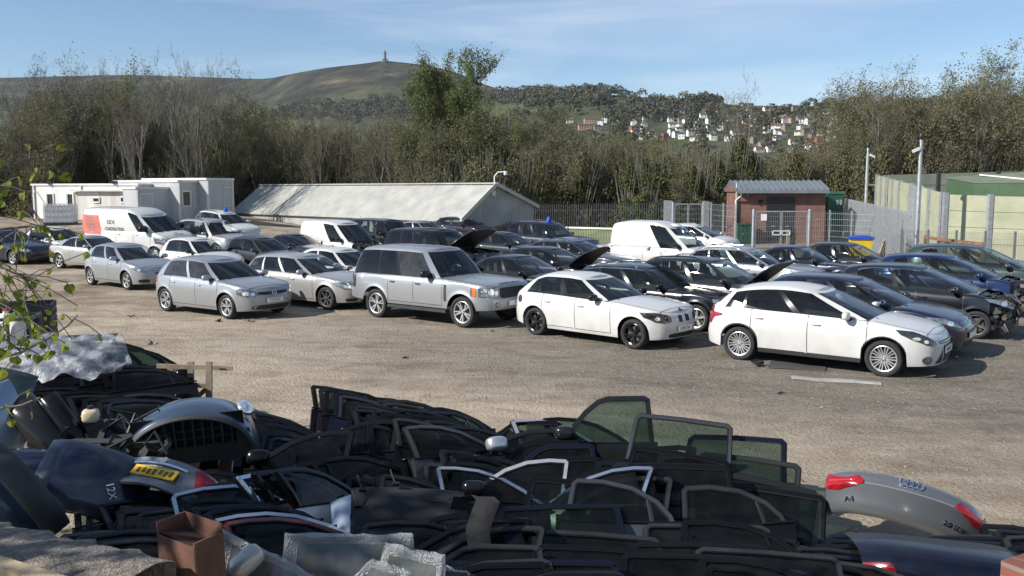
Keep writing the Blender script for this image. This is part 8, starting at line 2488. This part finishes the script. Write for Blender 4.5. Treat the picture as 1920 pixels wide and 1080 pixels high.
# crates at the far left
def crates():
    p = PG(45, 640); t = empty('pallet_box', (p.x, p.y, ground(p.x, p.y)), 0.35, 'dark slatted pallet box at the left edge beyond the plastic sheet', 'crate')
    DKW = mat('dark_plank', (0.018, 0.022, 0.026), 0.8, var=0.4, scale=5)
    for k in range(5):
        for y in (-0.5, 0.5):
            mb = MB(); mb.box((0, y, 0.12 + 0.16 * k), (1.2, 0.03, 0.13)); mb.build('slat', DKW, t, None)
        for x in (-0.6, 0.6):
            mb = MB(); mb.box((x, 0, 0.12 + 0.16 * k), (0.03, 1.0, 0.13)); mb.build('slat', DKW, t, None)
    for x in (-0.57, 0, 0.57):
        mb = MB(); mb.box((x, -0.53, 0.42), (0.09, 0.04, 0.84)); mb.build('post', DKW, t, None)
    p = PG(8, 665); t = empty('green_stillage', (p.x, p.y, ground(p.x, p.y)), 0.25, 'green steel stillage holding white plastic drums at the left edge', 'stillage')
    GS_ = mat('green_steel', (0.018, 0.055, 0.025), 0.5, var=0.3)
    mb = MB()
    for z in (0.1, 0.75):
        c = [(-.6, -.4, z), (.6, -.4, z), (.6, .4, z), (-.6, .4, z)]
        for i in range(4): mb.bar(c[i], c[(i + 1) % 4], 0.06)
    for x in (-.6, -.2, .2, .6): mb.bar((x, -.4, 0), (x, -.4, .8), 0.05); mb.bar((x, .4, 0), (x, .4, .8), .05)
    mb.build('frame', GS_, t, None)
    mb = MB(); mb.box((0, 0, 0.1), (1.2, 0.8, 0.04)); mb.build('floor', GS_, t, None)
    for k, (x, y) in enumerate(((-.3, -.1), (.05, .05), (.35, -.1))):
        d = empty('plastic_drum', (p.x + x, p.y + y, ground(p.x, p.y) + 0.13), 0, 'white plastic drum inside the green stillage', 'drum', 'white drums in the green stillage')
        mb = MB(); mb.lathe([(0, 0), (.15, 0), (.155, .3), (.155, .6), (.12, .68), (.05, .70), (.05, .76), (0, .76)], 18); mb.build('body', WHITEPIPE, d, 40)
        mb = MB(); mb.lathe([(.055, .74), (.055, .79), (0, .79)], 12); mb.build('cap', mat('red_cap', (.3, .02, .02), .4), d, 40)
crates()

# litter on the dirt
def litter():
    def slab(px, py, L_, w, h, rz, m, label, cat, name):
        p = PG(px, py); t = empty(name, (p.x, p.y, ground(p.x, p.y) + 0.005), rz, label, cat)
        mb = MB(); mb.grid([[V3((x, y + 0.01 * math.sin(x * 5), h * (1 if 0 < j < 3 else 0) + 0.008 * math.sin(x * 7 + y * 9))) for j, y in enumerate((-w / 2, -w / 2 + .004, w / 2 - .004, w / 2))] for x in np.linspace(-L_ / 2, L_ / 2, 14)]); mb.build('board', m, t, None)
    slab(1567, 716, 1.45, 0.16, 0.03, -0.33, mat('grey_board', (0.30, 0.29, 0.27), 0.8, var=0.25), 'long pale grey board lying on the dirt before the white hatchback', 'board', 'grey_board')
    slab(1495, 687, 1.0, 0.75, 0.012, -0.35, mat('rubber_mat', (0.05, 0.05, 0.05), 0.9), 'flat dark rubber mat beside the white hatchback', 'mat', 'rubber_mat')
    slab(1060, 640, 0.35, 0.2, 0.01, 0.3, PLATE, 'scrap of white paper on the ground before the white hatchback with black wheels', 'paper', 'paper_scrap') if False else None
    rr = random.Random(9)
    for i, (px, py, s, lab) in enumerate(((1418, 684, .26, 'torn black plastic trim under the rear of the white hatchback'), (410, 603, .18, 'black rag on the dirt in front of the silver hatchback'), (247, 594, .14, 'black scrap on the dirt left of the silver hatchback'), (470, 603, .2, 'pale broken fragment on the dirt in front of the silver hatchback'),
                                          (922, 621, .12, 'small pale stone beside the silver luxury off-roader'), (280, 645, .2, 'pale splinter on the dirt behind the plastic sheet'), (1463, 738, .1, 'small dark scrap on the open dirt'), (760, 672, .1, 'tiny dark scrap in the middle of the open dirt'))):
        p = PG(px, py); t = empty('debris', (p.x, p.y, ground(p.x, p.y)), rr.uniform(0, 3), lab, 'debris')
        mb = MB()
        for k in range(5): mb.box((rr.uniform(-s, s) * .6, rr.uniform(-s, s) * .4, rr.uniform(0.01, s * .25)), (s * rr.uniform(.4, 1), s * rr.uniform(.1, .4), s * rr.uniform(.04, .2)), 0, Euler((rr.uniform(-.4, .4), rr.uniform(-.4, .4), rr.uniform(0, 3))).to_matrix())
        mb.build('piece', WOODOLD if 'pale' in lab else BLACK, t, None)
    # loose stones and grit: nobody could count them
    mb = MB()
    for k in range(7000):
        if rr.random() < 0.55: px, py = rr.uniform(0, 1920), rr.uniform(520, 960)
        else: px, py = rr.uniform(700, 1920), 560 + (rr.random() ** 0.8) * 220
        Y = FPX * CAMZ / (py - 355); x = (px - 960) / FPX * Y
        s = 0.006 + 0.022 * rr.random() ** 5
        c = V3((x, Y, ground(x, Y) + s * 0.25)); a = rr.uniform(0, 3)
        v = [c + V3((s * rr.uniform(.6, 1.3) * math.cos(a + j * 1.57), s * rr.uniform(.6, 1.3) * math.sin(a + j * 1.57), -s * .3)) for j in range(4)] + [c + V3((rr.uniform(-.3, .3) * s, rr.uniform(-.3, .3) * s, s * rr.uniform(.4, .8)))]
        mb.add(v, [(0, 1, 4), (1, 2, 4), (2, 3, 4), (3, 0, 4)])
    o = mb.build('gravel', mat('loose_stone', (0.20, 0.18, 0.15), 0.9, var=0.5, scale=2.0), None, None); tag(o, 'loose stones and grit scattered on the dirt', 'gravel', kind='stuff')
litter()

# birch branch hanging in at the left edge
def birch():
    t = empty('birch_tree', (0, 0, 0), 0, 'young birch branches with bright green leaves hanging in at the left edge', 'tree')
    rr = random.Random(15)
    br = MB(); lv = MB()
    trunk0 = V3((-3.2, 3.6, -0.3))
    br.tube([trunk0, trunk0 + V3((0.1, 0.1, 1.8)), trunk0 + V3((0.05, 0.25, 3.4)), trunk0 + V3((0.2, 0.3, 5.2))], [0.06, 0.05, 0.035, 0.01], 7)
    S_ = []
    def spray(pts, n, spread=0.10, sz=0.023):
        W_ = [P(*q) for q in pts]
        br.tube(W_, [0.007 * (1 - 0.7 * i / len(W_)) for i in range(len(W_))], 5)
        for k in range(int(n * 0.8)):
            f = rr.uniform(0.05, 1) * (len(W_) - 1); i = min(int(f), len(W_) - 2); p = W_[i] + (W_[i + 1] - W_[i]) * (f - i)
            o = V3((rr.gauss(0, spread), rr.gauss(0, spread), rr.gauss(-0.02, spread * .8))); c = p + o
            br.tube([p, p + o * 0.6 + V3((0, 0, .01)), c], 0.0025, 3)
            # heart-shaped hanging leaf, slightly folded
            d = V3((rr.gauss(0, .5), rr.gauss(0, .5), -1)).normalized(); s = d.cross(V3((rr.uniform(-1, 1), rr.uniform(-1, 1), 0.2))).normalized(); nn = d.cross(s)
            L_ = sz * rr.uniform(0.8, 1.5)
            ol = [(0, 0), (.25, .62), (.55, .80), (.95, .72), (1.35, .42), (1.95, 0)]
            mid = [c + d * (L_ * a) for a, _ in ol]
            for sg in (-1, 1):
                ed = [c + d * (L_ * a) + s * (sg * L_ * b) + nn * (L_ * b * 0.35) for a, b in ol]
                for j in range(len(ol) - 1):
                    q = [mid[j], ed[j], ed[j + 1], mid[j + 1]]
                    lv.add(q if sg > 0 else q[::-1], [(0, 1, 2, 3)] if 0 < j < len(ol) - 2 else ([(0, 2, 3)] if j == 0 else [(0, 1, 2)]))
    spray([(-60, 300, 4.2), (10, 320, 4.2), (50, 300, 4.25), (68, 292, 4.3)], 12, 0.06)
    spray([(-60, 330, 4.0), (0, 350, 4.0), (40, 360, 4.1)], 16, 0.09)
    spray([(-60, 420, 4.0), (0, 430, 4.0), (50, 425, 4.1), (80, 425, 4.1)], 22, 0.09)
    spray([(-60, 470, 3.9), (0, 500, 3.9), (45, 520, 3.9), (70, 560, 3.9)], 34, 0.11)
    spray([(-60, 540, 3.8), (10, 570, 3.8), (50, 580, 3.85)], 34, 0.11)
    spray([(-40, 610, 3.8), (15, 640, 3.8), (40, 660, 3.8)], 20, 0.09)
    spray([(-60, 690, 3.9), (40, 660, 4.0), (90, 635, 4.1), (128, 610, 4.2), (146, 590, 4.2)], 16, 0.05)
    spray([(-30, 770, 4.0), (40, 760, 4.0), (75, 745, 4.0)], 6, 0.06)
    # the crown of the same birch, up to the left of the camera, which shades the near corner of the heap
    cr = MB()
    for k in range(5200):
        d = V3((rr.gauss(0, 1), rr.gauss(0, 1), rr.gauss(0, 1))).normalized() * rr.random() ** 0.4
        c = V3((-9.7 + d.x * 2.3, 3.6 + d.y * 2.4, 5.0 + d.z * 2.2))
        s = V3((rr.gauss(0, 1), rr.gauss(0, 1), rr.gauss(0, 1))).normalized(); u = s.orthogonal().normalized(); w_ = 0.075
        cr.add([c + s * w_, c + u * w_ * .8, c - s * w_, c - u * w_ * .8], [(0, 1, 2, 3)])
    for k in range(14):
        e = V3((-9.6 + rr.uniform(-2, 2), 3.4 + rr.uniform(-2, 2), 5 + rr.uniform(-1, 2)))
        br.tube([V3((-8.0, 3.2, -0.5)), V3((-8.2, 3.2, 2.5)), (V3((-8.4, 3.2, 4)) + e) / 2, e], [0.10, 0.08, 0.04, 0.01], 5)
    br.tube([V3((-8.2, 3.2, 2.5)), V3((-5.5, 3.6, 3.6)), trunk0 + V3((0.05, 0.25, 3.4))], [0.06, 0.04, 0.02], 5)
    cr.build('crown', leafmat('birch_crown', [(0.10, 0.16, 0.025), (0.16, 0.2, 0.04)], 0.3), t, None)
    o = br.build('branch', BARK, t, 60)
    o = lv.build('leaves', leafmat('birch_leaf', [(0.12, 0.17, 0.025), (0.24, 0.28, 0.04), (0.08, 0.115, 0.02), (0.36, 0.37, 0.06)], 0.45), t, None)
birch()
HAZE = 0.000055
# ------------------------------------------------------------------ camera, light
cam = bpy.data.cameras.new('camera'); co = link(bpy.data.objects.new('camera', cam))
cam.sensor_width = 36; cam.lens = FPX / 1920 * 36; cam.clip_end = 12000; cam.clip_start = 0.1
co.location = (0, 0, CAMZ); co.rotation_euler = (math.pi / 2 - PITCH, 0, 0)
S.camera = co
SUN_EL, SUN_AZ = rad(34), (-0.92, -0.40)
sd = V3((SUN_AZ[0], SUN_AZ[1], 0)).normalized() * math.cos(SUN_EL) + V3((0, 0, math.sin(SUN_EL)))
sl = bpy.data.lights.new('sun', 'SUN'); sl.energy = 5.0; sl.angle = rad(0.53); sl.color = (1.0, 0.945, 0.87)
so = link(bpy.data.objects.new('sun', sl)); so.rotation_euler = sd.to_track_quat('Z', 'Y').to_euler(); so.location = (-40, -20, 60)
w = bpy.data.worlds.new("World"); S.world = w; w.use_nodes = True
nt = w.node_tree; bg = nt.nodes["Background"]
sky = nt.nodes.new("ShaderNodeTexSky"); sky.sky_type = 'NISHITA'; sky.sun_disc = False
sky.sun_elevation = SUN_EL; sky.sun_rotation = math.atan2(sd.x, sd.y); sky.air_density = 0.9; sky.dust_density = 0.0; sky.ozone_density = 3.0
tc = N(nt, "ShaderNodeTexCoord")
# thin streaks of cirrus: noise on the sky direction, stretched along the horizon
mp = N(nt, "ShaderNodeMapping"); mp.inputs["Scale"].default_value = (1.2, 1.2, 9.0); mp.inputs["Rotation"].default_value = (0.10, 0.05, 0.5)
nt.links.new(tc.outputs["Generated"], mp.inputs[0])
no = N(nt, "ShaderNodeTexNoise", Scale=1.6, Detail=9.0, Roughness=0.55, Distortion=0.5); nt.links.new(mp.outputs[0], no.inputs["Vector"])
cl = ramp(nt, no.outputs["Fac"], [(0.44, (0, 0, 0)), (0.78, (0.65, 0.65, 0.65))])
mx = N(nt, "ShaderNodeMix", data_type='RGBA'); mx.inputs[7].default_value = (7.0, 7.6, 8.4, 1)
nt.links.new(cl, mx.inputs[0]); nt.links.new(sky.outputs[0], mx.inputs[6]); nt.links.new(mx.outputs[2], bg.inputs[0])
bg.inputs[1].default_value = 0.092
S.view_settings.view_transform = 'Standard'; S.view_settings.look = 'None'; S.view_settings.exposure = 0.5; S.view_settings.gamma = 1.0
# pale air between the yard and the moor: one even box round everything
hb = MB(); hb.box((0, 1600, 145), (5600, 3560, 350)); HM = bpy.data.materials.new('haze'); HM.use_nodes = True
hn = HM.node_tree; hn.nodes.clear(); ho = N(hn, "ShaderNodeOutputMaterial"); hv = N(hn, "ShaderNodeVolumePrincipled")
hv.inputs["Color"].default_value = (0.62, 0.76, 1.0, 1); hv.inputs["Density"].default_value = HAZE; hv.inputs["Anisotropy"].default_value = 0.2
hn.links.new(hv.outputs[0], ho.inputs["Volume"])
if HAZE: tag(hb.build('haze', HM, None, None), kind='stuff')
S.cycles.max_bounces = 8; S.cycles.transparent_max_bounces = 16; S.cycles.glossy_bounces = 4; S.cycles.diffuse_bounces = 3
S.cycles.use_denoising = True
